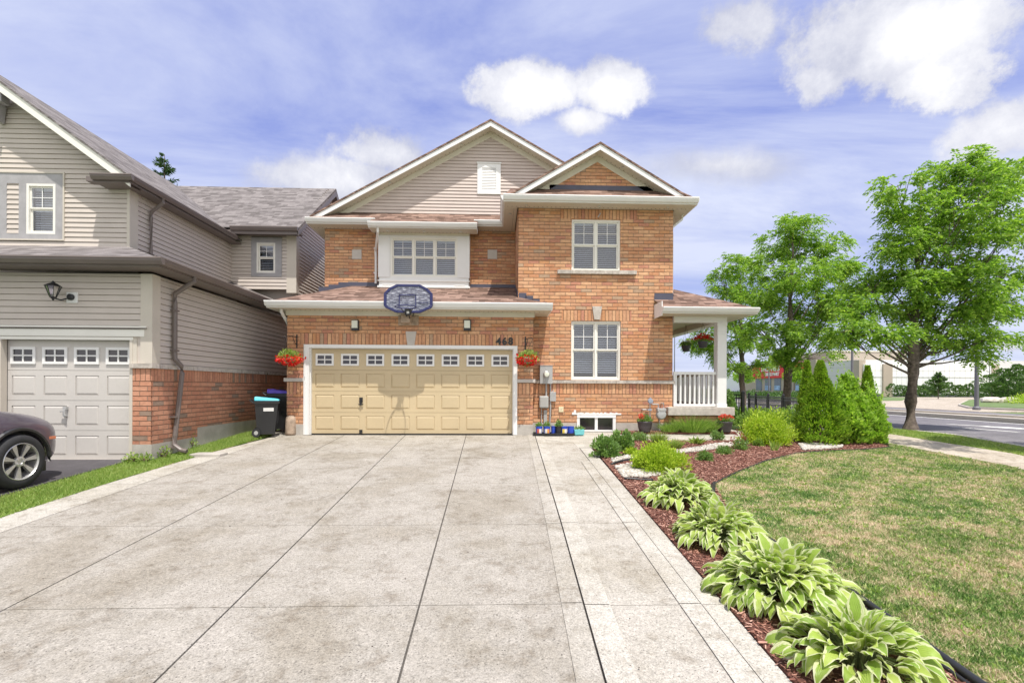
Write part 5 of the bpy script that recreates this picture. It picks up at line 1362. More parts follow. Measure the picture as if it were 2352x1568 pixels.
blades('lawn_grass', vis, 150000, .038, .007, m_blade, near=1.0, label='patchy green and straw coloured lawn')
blades('lawn_grass', [(4.2, 2.3), (6.6, 5.0), (8.85, 7.3), sw0[1], (8.05, 2.0), (4.2, 2.0)], 45000, .038, .009, m_blade, label='lawn beside the pavement at the right edge')
blades('lawn_grass', [(2.9, 2.3), (2.85, 4.4), (2.85, 5.2), (6.3, 5.2), (3.6, 2.3)], 70000, .035, .005, m_blade, label='patchy lawn nearest the camera beside the black edging')
blades('verge_grass', [(-5.72, 2.0), (-5.66, 7.4), (-5.5, 9.4), (-5.25, 11.4), (-5.6, 12.2), (-6.2, 12.2), (-6.2, 8.75), (-6.42, 8.6), (-6.5, 2.0)], 60000, .06, .009, lf_strip, label='bright grass strip between the two driveways')
blades('boulevard_grass', [sw1[1], sw1[2], sw1[3], sw1[4], (11.4, 20), (11.4, 5), (9.95, 5)], 55000, .05, .01, lf_strip, label='grass between pavement and road')
# broadleaf tufts scattered through the lawn
cl = []; ps_ = np.array(vis); lo_, hi_ = ps_.min(0), ps_.max(0)
Pq = lo_ + (hi_-lo_)*rng.random((2600, 2)); Pq = Pq[inpoly(Pq, vis)][:1000]
for (x, y) in Pq:
    k = rng.integers(5, 16); r_ = rng.uniform(.02, .07); a = rng.random(k)*2*PI; q = r_*np.sqrt(rng.random(k)); P = np.column_stack([x+q*np.cos(a), y+q*np.sin(a), np.full(k, g(y)+.006)])
    cl.append(leaf_quads(P, unit(np.column_stack([np.cos(a), np.sin(a), rng.uniform(.4, 1.6, k)])), rng.uniform(.025, .05, k), rng.uniform(.008, .016, k)))
tag(quads('lawn_weeds', np.concatenate(cl), lf_strip), 'bright weedy tufts scattered over the patchy lawn', 'weeds', kind='stuff')
Pd = np.column_stack([rng.uniform(-5, 1.9, 420), rng.uniform(2.3, 11, 420)]); nd = len(Pd); Bd = np.column_stack([Pd, -SL*(11.6-Pd[:, 1]) + .012]); ad = rng.random(nd)*2*PI
tag(quads('driveway_debris', leaf_quads(Bd, unit(np.column_stack([np.cos(ad), np.sin(ad), rng.uniform(0, .25, nd)])), rng.uniform(.006, .022, nd), rng.uniform(.004, .01, nd)), plain('debris', (.07, .05, .035), .9, .2)), 'tiny dark specks of debris on the concrete driveway', 'debris', kind='stuff')
# weeds at the neighbour foundation
for i, (x, y, h) in enumerate([(-6.3, 8.5, .16), (-6.12, 8.55, .14), (-6.05, 8.9, .2), (-6.1, 9.75, .24)]):
    shrub('weed', ['small weed at the corner of the neighbour foundation', 'small weed just right of the foundation corner', 'weed beside the foot of the brown downspout', 'tallest weed against the neighbour foundation wall'][i], 'weed', (x, y, g(y)), (.12, .12, h), 160, .05, .025, lf_strip, seed=60+i, inner=.7, group='weeds along the neighbour wall')
# --- mulch chips, pebbles, edging
def chips(name, poly, n, L, W, m, dz, label, cat):
    ps = np.array(poly); lo, hi = ps.min(0), ps.max(0); P = lo + (hi-lo)*rng.random((n*4, 2)); P = P[inpoly(P, poly)][:n]; n = len(P)
    z = -SL*np.maximum(0, 11.6-P[:, 1]) + dz + rng.random(n)*.015; B = np.column_stack([P, z]); a = rng.random(n)*2*PI
    D = unit(np.column_stack([np.cos(a), np.sin(a), rng.normal(size=n)*.25])); U = unit(np.cross(D, np.array([0, 0, 1.]) + rng.normal(size=(n, 3))*.3))
    l = (L*rng.uniform(.5, 1.4, n))[:, None]; w = (W*rng.uniform(.6, 1.3, n))[:, None]; V = np.empty((n, 4, 3)); V[:, 0] = B - D*l/2 - U*w/2; V[:, 1] = B + D*l/2 - U*w/2; V[:, 2] = B + D*l/2 + U*w/2; V[:, 3] = B - D*l/2 + U*w/2
    o = quads(name, V.reshape(-1, 3), m); tag(o, label, cat, kind='stuff'); return o
m_chip = leaf_mat('mulch_chip', [(0, (.08, .03, .022)), (.4, (.19, .075, .052)), (.7, (.42, .22, .165)), (1, (.66, .45, .36))], 0.0, .9)
chips('mulch_chips', bed, 52000, .042, .009, m_chip, .012, 'red brown shredded bark mulch filling the garden bed', 'mulch')
chips('mulch_chips', [(3.02, 11.64), (5.95, 11.66), (5.95, 12.05), (3.02, 12.05)], 2500, .04, .01, m_chip, .055, 'mulch strip below the porch and gas meter', 'mulch')
m_peb = leaf_mat('pebble', [(0, (.25, .22, .18)), (.5, (.42, .39, .34)), (1, (.66, .63, .58))], 0.0, .8)
ico = bmesh.new(); bmesh.ops.create_icosphere(ico, subdivisions=1, radius=1); IV = np.array([v.co[:] for v in ico.verts]); IF = np.array([[v.index for v in f.verts] for f in ico.faces]); ico.free()
def pebbles(poly, n, r, label):
    ps = np.array(poly); lo, hi = ps.min(0), ps.max(0); P = lo + (hi-lo)*rng.random((n*6, 2)); P = P[inpoly(P, poly)][:n]; n = len(P)
    z = -SL*np.maximum(0, 11.6-P[:, 1]) + .02 + rng.random(n)*.02; V = []
    s = r*rng.uniform(.6, 1.4, (n, 1, 3))*np.array([1.2, 1, .65]); a = rng.random(n)*2*PI; ca, sa = np.cos(a)[:, None], np.sin(a)[:, None]
    Q = IV[None]*s; X = Q[..., 0]*ca - Q[..., 1]*sa; Yy = Q[..., 0]*sa + Q[..., 1]*ca
    V = np.stack([X + P[:, 0:1], Yy + P[:, 1:2], Q[..., 2] + z[:, None]], -1).reshape(-1, 3); Fc = (IF[None] + (np.arange(n)*len(IV))[:, None, None]).reshape(-1, 3)
    return tag(fast_mesh('pebbles', V, Fc, m_peb), label, 'pebbles', kind='stuff')
G = lambda L_: [tuple(gnd(*q)[:2]) for q in L_]
pebbles(G([(1408, 1064), (1470, 1050), (1540, 1046), (1640, 1034), (1740, 1016), (1735, 1006+8), (1640, 1022), (1560, 1036), (1460, 1044), (1404, 1056)]) , 2600, .022, 'winding band of pale pebbles through the mulch bed')
pebbles(G([(1412, 1074), (1470, 1064), (1520, 1075), (1560, 1085), (1480, 1100), (1432, 1098)]), 1300, .028, 'patch of white stones left of the round golden shrub')
pebbles(G([(1835, 1022), (1870, 1021), (1935, 1026), (1930, 1031), (1845, 1036)]), 1500, .025, 'white stones in front of the cedars')
def edging(name, px, label, r=.02, dz=.03):
    P = [gnd(*q) for q in px]; P = [p + Vector((0, 0, dz)) for p in P]; mb = MB().mat(m_blackp); Q = []
    for a, b in zip(P, P[1:]):
        for i in range(5): q = a.lerp(b, i/5); Q.append((q.x, q.y, q.z + .004*math.sin(len(Q)*.8)))
    Q.append(P[-1]); mb.tube(Q, r, 8); o = mb.build(name, None, True); return tag(o, label, 'garden edging', 'black garden edging')
edging('garden_edging', [(1404, 1070), (1430, 1061), (1470, 1055)], 'short piece of black edging left of the round golden shrub', .022)
edging('garden_edging', [(1370, 1052), (1410, 1050), (1450, 1043)], 'thin black edging at the left tip of the bed', .012)
edging('garden_edging', [(1574, 1034), (1620, 1027), (1680, 1021), (1740, 1013)], 'long black edging in front of the pale pebble band', .016)
edging('garden_edging', edge_px, 'black edging along the far lawn border', .012, .015)
edging('garden_edging', [(1434, 1103), (1465, 1104), (1500, 1106)], 'black edging behind the farthest hosta', .018)
mb = MB().mat(m_blackp)
P = [Vector((2.80 + .03*math.sin(y*2), y, g(y) + .035)) for y in np.arange(1.5, 6.2, .2)]; P += [Vector((*e, g(e[1]) + .02)) for e in [tuple(gnd(1640, 1112)[:2])]]
mb.tube(P, .028, 10); mb.tube([p + Vector((-.045, 0, -.02)) for p in P], .016, 8); tag(mb.build('garden_edging', None, True), 'thick black tube edging between hosta row and lawn', 'garden edging', 'black garden edging')
# ------------------------------------------------------------------ small things on and around the house
def frustum(mb, c, r0, r1, h, n=20): mb.lathe([(r0*.9, 0), (r0, .005), (r1, h), (r1*1.04, h), (r1*1.04, h-.02)], c, n)
# basketball hoop
t = thing('basketball_hoop', 'blue rimmed clear basketball backboard above the garage door', 'basketball hoop', at(937, 735, YG))
YH = 10.94
c = at(937.5, 685.5, YH); hw = .552; hh = .325
def octo(s, y): return [(c.x + x*s[0], y, c.z + z*s[1]) for x, z in ((-.48, 1), (.48, 1), (.80, .72), (1, .36), (1, -.50), (.93, -.66), (.48, -1), (-.48, -1), (-.93, -.66), (-1, -.50), (-1, .36), (-.80, .72))]
O = octo((hw, hh), YH); I = octo((hw-.065, hh-.055), YH)
m_navy = plain('navy_plastic', (.022, .026, .11), .4, .08)
m_board = bpy.data.materials.new('clear_board'); m_board.use_nodes = True; tt = NT(m_board); tt.n.remove(tt.n['Principled BSDF'])
a_ = tt.new('ShaderNodeBsdfTransparent'); a_.inputs[0].default_value = (.62, .64, .72, 1); b_ = tt.new('ShaderNodeBsdfPrincipled'); b_.inputs['Roughness'].default_value = .25
mp = tt.new('ShaderNodeMapping', inp={0: tt.pos(), 3: (7, 1, 40)}); sn = tt.noise(1.0, mp.outputs[0], 4, .7)
setc(tt, b_, 'Base Color', tt.ramp(sn, [(.35, (.09, .10, .145)), (.52, (.24, .255, .33)), (.66, (.68, .70, .78))]))
mx = tt.n.new('ShaderNodeMixShader'); tt.l.new(tt.ramp(sn, [(.3, (.45, .45, .45)), (.7, (.85, .85, .85))]), mx.inputs[0]); tt.l.new(a_.outputs[0], mx.inputs[1]); tt.l.new(b_.outputs[0], mx.inputs[2]); tt.l.new(mx.outputs[0], tt.n['Material Output'].inputs[0])
mb = MB().mat(m_board); mb.prism([(p[0], YH+.01, p[2]) for p in I], (0, .012, 0)); mb.build('backboard', t)
mb = MB().mat(m_navy)
for i in range(12):
    j = (i+1) % 12; mb.hexa([O[i], O[j], I[j], I[i], *[(p[0], p[1]+.045, p[2]) for p in (O[i], O[j], I[j], I[i])]])
mb.build('board_rim', t, bevel=.008)
tq = rect(1009, 1056, 746, 775, YH); tq = rect(916, 956, 676.5, 705, YH)
mb = MB().mat(m_navy)
for (a, b, d, e) in ((tq[0], tq[1], tq[3]-.02, tq[3]), (tq[0], tq[0]+.02, tq[2], tq[3]), (tq[1]-.02, tq[1], tq[2], tq[3])): mb.box(a, b, YH-.004, YH+.009, d, e)
mb.build('target_square', t)
# blurred lettering of the board is unreadable: a line of small marks
mb = MB().mat(m_navy)
q = rect(968, 993, 700, 703, YH)
for i in range(7): mb.box(c.x + .24 + i*.032, c.x + .262 + i*.032, YH-.002, YH+.009, c.z - .10, c.z - .085 + (.006 if i % 3 == 0 else 0))
mb.build('printed_mark', t)
rc = at(931.5, 704.5, YH - .34); mb = MB().mat(m_navy)
ring = [(rc.x + .228*math.cos(k*2*PI/28), YH - .34 + .228*math.sin(k*2*PI/28), rc.z) for k in range(29)]; mb.tube(ring, .011, 6, caps=False); mb.build('rim', t)
mb = MB().mat(m_black); zc = rc.z
mb.box(c.x-.07, c.x+.07, YH-.03, YH, zc-.13, zc+.02); mb.box(c.x-.045, c.x+.045, YH-.13, YH-.03, zc-.03, zc+.0)
mb.tube([(c.x-.05, YH-.03, zc-.1), (rc.x-.13, YH-.17, zc-.01)], .01, 5); mb.tube([(c.x+.05, YH-.03, zc-.1), (rc.x+.13, YH-.17, zc-.01)], .01, 5); mb.build('rim_bracket', t)
mb = MB().mat(m_white); mb.box(c.x-.028, c.x+.03, YH-.034, YH-.03, zc-.10, zc-.045); mb.build('sticker', t)
w0 = at(937, 735, YG); mb = MB().mat(m_wood)
mb.box(w0.x-.10, w0.x+.10, YG-.34, YG-.06, w0.z-.1, w0.z+.10); mb.box(w0.x-.22, w0.x+.26, YG-.06, YG-.002, w0.z-.13, w0.z+.10)
mb.build('wood_block', t, bevel=.006)
mb = MB().mat(m_black)
for s in (-1, 1): mb.tube([(c.x+s*.07, YG-.34, w0.z+.04), (c.x+s*.13, YH+.06, c.z-.18), (c.x+s*.13, YH+.02, c.z-.18)], .014, 6)
mb.tube([(c.x, YG-.34, w0.z+.0), (c.x, YH+.03, zc-.08)], .016, 6); mb.build('support_arm', t)
# wall lights
def wall_light(px, label):
    q = rect(px-8.5, px+8.5, 734.6, 759, YG-.06); cx = (q[0]+q[1])/2
    t = thing('wall_light', label, 'wall light', (cx, YG, (q[2]+q[3])/2), 'modern lights above the garage door')
    mb = MB().mat(m_black); mb.box(q[0], q[1], YG-.03, YG, q[2], q[3]); mb.box(q[0]+.01, q[1]-.0, YG-.10, YG-.03, q[2], q[2]+.055); mb.box(q[1]-.018, q[1], YG-.09, YG-.03, q[2]+.055, q[3]); mb.box(q[0]+.005, q[1], YG-.1, YG-.03, q[3]-.01, q[3]); mb.build('housing', t, bevel=.004)
    mb = MB().mat(m_lampg); mb.box(q[0]+.012, q[1]-.022, YG-.095, YG-.031, q[2]+.056, q[3]-.012); mb.build('diffuser', t, bevel=.008)
wall_light(815.5, 'slim black wall light with frosted panel left of the hoop'); wall_light(1073.5, 'slim black wall light with frosted panel right of the hoop')
# house-side iron brackets with hanging baskets
def petunias(c, r, h, seed, n=520):
    a = blob_leaves(c, (r, r*.9, h), n, .045, .03, seed, .4, .6, .25); return a
def hanging_basket(label, px, brk, side):
    b = at(brk[0], (brk[1]+brk[2])/2, YG); zt_, zb_ = at(brk[0], brk[1], YG).z, at(brk[0], brk[2], YG).z
    t = thing('plant_bracket', 'black iron scroll bracket ' + ('left' if side < 0 else 'right') + ' of the garage door', 'bracket', (b.x, YG, b.z), 'iron plant brackets')
    hx, hy = b.x + side*.14, YG - .30
    mb = MB().mat(m_black); mb.box(b.x-.014, b.x+.014, YG-.02, YG, zb_, zt_); mb.tube([(b.x, YG-.02, zt_-.07), (b.x+side*.06, YG-.12, zt_-.05), (hx, hy, zt_-.06), (hx+side*.02, hy-.03, zt_-.09), (hx, hy-.01, zt_-.12)], .008, 6)
    mb.tube([(b.x, YG-.02, zb_+.07), (b.x+side*.02, YG-.09, zt_-.2), (b.x+side*.05, YG-.13, zt_-.07)], .007, 6); mb.build('arm', t)
    p = at(px, 822, hy); p.x = p.x; c = (p.x, hy, p.z)
    t = thing('hanging_basket', label, 'hanging basket', c, 'red petunia baskets on the garage piers')
    mb = MB().mat(m_wood); frustum(mb, (c[0], c[1], c[2]-.13), .10, .15, .14); mb.build('basket', t)
    mb = MB().mat(m_black)
    for k in range(3): mb.tube([(c[0] + .14*math.cos(k*2.1), c[1] + .14*math.sin(k*2.1), c[2]), (hx, hy, zt_ - .12)], .003, 4)
    mb.build('chain', t)
    quads('foliage', petunias((c[0], c[1], c[2]+.02), .215, .15, int(px), 800), lf_strip, t)
    V = blob_leaves((c[0], c[1]-.02, c[2]-.035), (.25, .22, .13), 520, .05, .045, int(px)+1, -.2, .35, .35); V = V.reshape(-1, 4, 3)
    keep = (V[:, 0, 2] < c[2] + .035 - .25*np.abs(V[:, 0, 0] - c[0] - .05) + rng.random(len(V))*.05) | (np.abs(V[:, 0, 0]-c[0]) > .19); quads('flowers', V[keep].reshape(-1, 3), m_red, t)
hanging_basket('red petunia basket overhanging the left corner of the garage', 664, (682.5, 768, 799), -1)
hanging_basket('red petunia basket right of the garage door near the meter', 1210.6, (1206.8, 773, 803), 1)
# electric meter, boxes, conduits
q = rect(1240, 1269, 839.6, 881, YM-.12); cx = (q[0]+q[1])/2
t = thing('electric_meter', 'grey electric meter box with round glass dial and conduits', 'electric meter', (cx, YM, q[2]))
mb = MB().mat(m_grey); mb.box(q[0], q[1], YM-.14, YM, q[2], q[3]); mb.box(q[0]-.006, q[1]+.006, YM-.15, YM, q[3], q[3]+.01); mb.build('box', t, bevel=.006)
dc = at(1255, 859.5, YM-.14); mb = MB().mat(m_silver); mb.lathe([(.082, 0), (.082, -.03), (.07, -.04)], (dc.x, YM-.14, dc.z), 24, 'y'); mb.mat(m_greyp); mb.lathe([(.068, -.03), (.066, -.08), (.05, -.11), (.0, -.115)], (dc.x, YM-.14, dc.z), 24, 'y', caps=False); mb.mat(m_lampg); mb.lathe([(.058, -.112), (.0, -.118)], (dc.x, YM-.14, dc.z), 20, 'y', caps=False); mb.build('dial', t, True)
mb = MB().mat(m_grey); xa = at(1254, 900, YM).x; xb = at(1264, 900, YM).x
mb.tube([(xa, YM-.05, q[2]), (xa, YM-.05, .62)], .024, 8); mb.tube([(xb, YM-.04, q[2]), (xb, YM-.04, .62), (xb-.01, YM-.04, .35), (xb-.03, YM-.04, .02)], .02, 8); mb.tube([(xb, YM-.05, .98), (xb+.09, YM-.04, 1.08)], .012, 6); mb.build('conduit', t)
q = rect(1238.7, 1260, 909, 937, YM-.1); t = thing('phone_box', 'rounded grey utility box below the electric meter', 'utility box', ((q[0]+q[1])/2, YM, q[2]))
mb = MB().mat(m_greyp); mb.box(q[0], q[1], YM-.12, YM, q[2], q[3]); mb.build('cover', t, bevel=.03)
xc = q[0]+.06; mb = MB().mat(m_grey); mb.tube([(xc, YM-.04, q[2]), (xc, YM-.04, .0)], .014, 6); mb.mat(m_greyp); mb.box(xc+.06, xc+.14, YM-.05, YM, .12, q[2]-.05); mb.build('conduit', t)
q = rect(1263, 1277, 900, 921.5, YM-.08); t = thing('utility_box', 'small pale grey box right of the meter conduits', 'utility box', ((q[0]+q[1])/2, YM, q[2]))
mb = MB().mat(m_grey); mb.box(q[0], q[1], YM-.09, YM, q[2], q[3]); mb.build('cover', t, bevel=.008); mb = MB().mat(m_black); xq = q[0]+.02; mb.tube([(xq, YM-.05, q[2]), (xq+.02, YM-.03, .6), (xq+.04, YM-.03, .45), (xq-.02, YM-.03, .35), (xq-.03, YM-.03, .1)], .006, 5); mb.build('cable', t)
q = rect(1283, 1294, 933.6, 946, YM); t = thing('outlet_cover', 'small cream outlet cover on the brick wall', 'outlet', ((q[0]+q[1])/2, YM, q[2]))
mb = MB().mat(plain('cream_plastic', (.72, .64, .42), .5)); mb.box(q[0], q[1], YM-.035, YM, q[2], q[3]); mb.build('cover', t, bevel=.006); mb = MB().mat(m_grey); cx = (q[0]+q[1])/2; cz = (q[2]+q[3])/2; mb.box(cx-.012, cx+.012, YM-.038, YM-.034, cz-.008, cz+.008); mb.build('socket', t)
# gas meter
b = at(1518, 950, YM-.2); t = thing('gas_meter', 'grey gas meter with regulator and pipes under the porch corner', 'gas meter', (b.x, YM-.15, .06))
mb = MB().mat(m_grey); mb.lathe([(.0, -.09), (.10, -.08), (.125, -.04), (.125, .03), (.10, .06), (.0, .07)], (b.x, YM-.2, b.z-.02), 20, 'y', caps=False)
mb.box(b.x-.11, b.x+.11, YM-.28, YM-.13, b.z+.06, b.z+.14); mb.build('meter_body', t, bevel=.01)
mb = MB().mat(m_greyp); mb.box(b.x-.05, b.x+.05, YM-.292, YM-.28, b.z+.075, b.z+.125); mb.build('counter', t)
pxl = at(1493, 930, YM-.15).x; zt_ = at(1493, 917, YM-.15).z
mb = MB().mat(m_grey); mb.tube([(pxl, YM-.15, .03), (pxl, YM-.15, zt_-.06), (pxl+.06, YM-.15, zt_-.12), (b.x-.07, YM-.2, zt_-.12), (b.x-.07, YM-.2, b.z+.14)], .018, 8); mb.tube([(b.x+.07, YM-.2, b.z+.14), (b.x+.07, YM-.2, b.z+.26), (b.x+.07, YM, b.z+.26)], .016, 8)
mb.tube([(pxl, YM-.15, b.z+.10), (pxl-.17, YM-.12, b.z+.10), (pxl-.17, YM, b.z+.10)], .015, 8); mb.tube([(b.x-.03, YM-.2, b.z-.12), (b.x-.03, YM-.2, .04)], .012, 6); mb.build('pipe', t)
mb = MB().mat(plain('blue_grey', (.30, .34, .42), .5)); mb.lathe([(.0, -.05), (.06, -.045), (.065, -.02), (.065, .02), (.04, .05), (0, .06)], (pxl, YM-.17, zt_-.04), 16, 'y', caps=False); mb.tube([(pxl, YM-.17, zt_-.02), (pxl, YM-.17, zt_+.05)], .022, 8); mb.box(pxl-.07, pxl+.03, YM-.2, YM-.14, b.z+.08, b.z+.12); mb.build('regulator', t)
# paint-can planters on a tray
tr = rect(1225, 1316, 990, 1000, 11.45); m_blue = plain('blue_plastic', (.03, .08, .50), .4, .05); m_teal = plain('teal_plastic', (.16, .52, .55), .5, .05)
t = thing('plant_tray', 'long dark tray holding the blue planter pails', 'tray', ((tr[0]+tr[1])/2, 11.45, 0)); mb = MB().mat(m_blackp)
mb.box(tr[0], tr[1], 11.32, 11.60, .014, .028); mb.box(tr[0], tr[1], 11.31, 11.325, .014, .062); mb.box(tr[0], tr[1], 11.595, 11.61, .014, .062); mb.box(tr[0]-.01, tr[0]+.005, 11.31, 11.61, .014, .062); mb.box(tr[1]-.005, tr[1]+.01, 11.31, 11.61, .014, .062); mb.build('tray_body', t)
m_lab = [plain('label_red', (.55, .12, .08), .5), plain('label_white', (.75, .72, .68), .5), plain('label_orange', (.75, .32, .08), .5), plain('label_yellow', (.72, .55, .08), .5)]
cans = [(1238, m_blue, (0, 1), 1, 'blue pail with a red label, leftmost on the tray'), (1256, m_blue, (1, 2), 1, 'blue pail with a white and orange label'), (1272, m_blue, None, 0, 'blue pail with no label between two labelled ones'), (1283, m_blackp, None, 1, 'black pot with the bushiest seedling on the tray'), (1296, m_blue, (3, 1), 0, 'blue pail with a yellow label'), (1311, m_blue, None, 0, 'plain bright blue pail at the right end of the tray')]
for i, (px, mt, lb, pl_, lab) in enumerate(cans):
    x = at(px, 990, 11.45).x; yy = 11.45 + (.06 if i in (2,) else 0); r = .078 if i != 2 else .06
    t = thing('planter_pail', lab, 'planter', (x, yy, .028), 'planter pails on the tray'); mb = MB().mat(mt); mb.lathe([(r*.92, 0), (r, .165), (r*1.06, .17), (r*1.06, .185), (r*.95, .185), (r*.9, .15)], (x, yy, .029), 18); mb.build('pail', t)
    if lb:
        mb = MB().mat(m_lab[lb[0]])
        for s in range(6):
            mb.mat(m_lab[lb[0]] if s < 3 else m_lab[lb[1]]); a0 = -PI/2 - .75 + s*.25; a1 = a0 + .25; rr = r + .002; mb.face([(x+rr*math.cos(a0), yy+rr*math.sin(a0), .055), (x+rr*math.cos(a1), yy+rr*math.sin(a1), .055), (x+rr*1.0*math.cos(a1), yy+rr*math.sin(a1), .155), (x+rr*math.cos(a0), yy+rr*math.sin(a0), .155)])
        mb.build('label', t)
    if pl_: V = blob_leaves((x, yy, .20), (.075, .07, .10 if i != 3 else .15), 130 if i != 3 else 260, .045, .024, i, .5, .8, .2, True); quads('foliage', V, lf_dull, t)
    mb = MB().mat(m_mulch); mb.lathe([(r*.93, .0), (0, .004)], (x, yy, .19), 14, caps=False); mb.build('soil', t)
q = rect(1318, 1341, 987, 999, 11.45); t = thing('teal_planter', 'pale teal box planter right of the tray', 'planter', ((q[0]+q[1])/2, 11.45, 0)); mb = MB().mat(m_teal); mb.hexa([(q[0]+.01, 11.36, .012), (q[1]-.01, 11.36, .012), (q[1]-.01, 11.56, .012), (q[0]+.01, 11.56, .012), (q[0], 11.35, .14), (q[1], 11.35, .14), (q[1], 11.57, .14), (q[0], 11.57, .14)]); mb.build('box', t, bevel=.008)
V = blob_leaves(((q[0]+q[1])/2, 11.46, .14), (.12, .08, .07), 160, .04, .022, 4, .5, .8, .2, True); quads('foliage', V, lf_dull, t)
# barrel pots with red geraniums
def geranium_pot(px, label, top=.30):
    Y = 11.72; x = at(px, 980, Y).x; z0 = .065; t = thing('barrel_pot', label, 'flower pot', (x, Y, z0), 'dark barrel pots with red geraniums'); mb = MB().mat(plain('pot', (.06, .05, .055), .55, .2, 8))
    mb.lathe([(.13, 0), (.165, .12), (.178, .22), (.186, .225), (.186, .25), (.17, .25), (.16, .21)], (x, Y, z0), 26); mb.build('pot', t, True)
    mb = MB().mat(m_mulch); mb.lathe([(.16, 0), (0, .01)], (x, Y, z0+.22), 16, caps=False); mb.build('soil', t)
    V = blob_leaves((x, Y, z0+.25), (.17, .15, .12), 330, .05, .045, px, .6, .8, .2, True); quads('foliage', V, lf_dull, t)
    out = []
    hs = [(-.10, .12), (-.05, .14), (-.12, .17)] if px < 1500 else [(-.13, .13), (-.06, .16), (.02, .12), (.09, .15), (.14, .12), (-.02, .17)]
    for k, (dx, dz) in enumerate(hs): out.append(blob_leaves((x+dx, Y-.06+.03*(k % 2), z0+.25+dz-.03), (.05, .05, .045), 90, .024, .022, k, .3, .4, .2))
    quads('flowers', np.concatenate(out), m_coral, t)
geranium_pot(1481, 'dark barrel pot with few red geraniums under the gas meter'); geranium_pot(1664.5, 'dark barrel pot full of red geraniums below the porch column')
# hanging pots on the porch
def porch_pot(px, py, Y, r, m, label, fn, rr):
    p = at(px, py, Y); t = thing('porch_pot', label, 'hanging pot', p, 'small pots hanging in the porch'); mb = MB().mat(m_greyp if False else plain('dark_pot', (.10, .10, .12), .5)); mb.lathe([(r*.72, 0), (r, .15), (r*1.06, .155), (r*1.06, .17), (r*.9, .17)], (p.x, p.y, p.z-.1), 18); mb.build('pot', t, True)
    mb = MB().mat(m_black)
    for k in range(3): mb.tube([(p.x + r*math.cos(k*2.1), p.y + r*math.sin(k*2.1), p.z+.07), (p.x, p.y, pgz-.14)], .003, 4)
    mb.build('chain', t); quads('foliage', blob_leaves((p.x, p.y, p.z+.08), (rr, rr, .08), 260, .045, .03, px, .5, .7, .2, True), lf_dull, t); quads('flowers', blob_leaves((p.x, p.y, p.z+.11), (rr*1.1, rr, .12), fn, .045, .04, px+1, .5, .5, .3, True), m, t)
porch_pot(1575.5, 799, 13.6, .125, m_pink, 'small hanging pot with pale flowers in the porch', 40, .15); porch_pot(1614, 790, 12.8, .13, m_red, 'hanging pot with bright red flowers next to the porch column', 330, .24)
# carriage lamp on the neighbour garage
p = at(122, 668, YN-.22); t = thing('carriage_lamp', 'black lantern wall lamp above the grey garage door', 'wall lamp', (p.x+.1, YN, p.z))
mb = MB().mat(m_black); z = p.z
mb.lathe([(.012, .17), (.018, .155), (.03, .15), (.03, .135), (.06, .125), (.115, .085), (.118, .075), (.105, .072)], (p.x, p.y, z), 8); mb.lathe([(.045, -.10), (.05, -.11), (.02, -.135), (.012, -.16), (.0, -.17)], (p.x, p.y, z), 8)
for k in range(8): a = 2*PI*(k)/8; mb.tube([(p.x+.108*math.cos(a), p.y+.108*math.sin(a), z+.075), (p.x+.048*math.cos(a), p.y+.048*math.sin(a), z-.10)], .005, 4)
mb.tube([(p.x, p.y, z-.12), (p.x+.06, p.y+.08, z-.14), (p.x+.12, YN-.03, z-.08)], .012, 6); mb.lathe([(.055, 0), (.055, -.04), (.03, -.05)], (p.x+.14, YN-.025, z-.07), 16, 'y'); mb.build('lantern_frame', t)
mb = MB().mat(glass_mat('lamp_glass', (.8, .82, .8), .3)); mb.lathe([(.102, .073), (.045, -.10)], (p.x, p.y, z), 8, caps=False); mb.build('lantern_glass', t)
mb = MB().mat(m_white); mb.box(p.x+.05, p.x+.24, YN-.028, YN, z-.17, z+.02); mb.build('mount_plate', t, bevel=.005)
mb = MB().mat(m_lampg); mb.lathe([(.012, -.08), (.015, .0), (.008, .03)], (p.x, p.y, z), 8); mb.build('bulb', t)
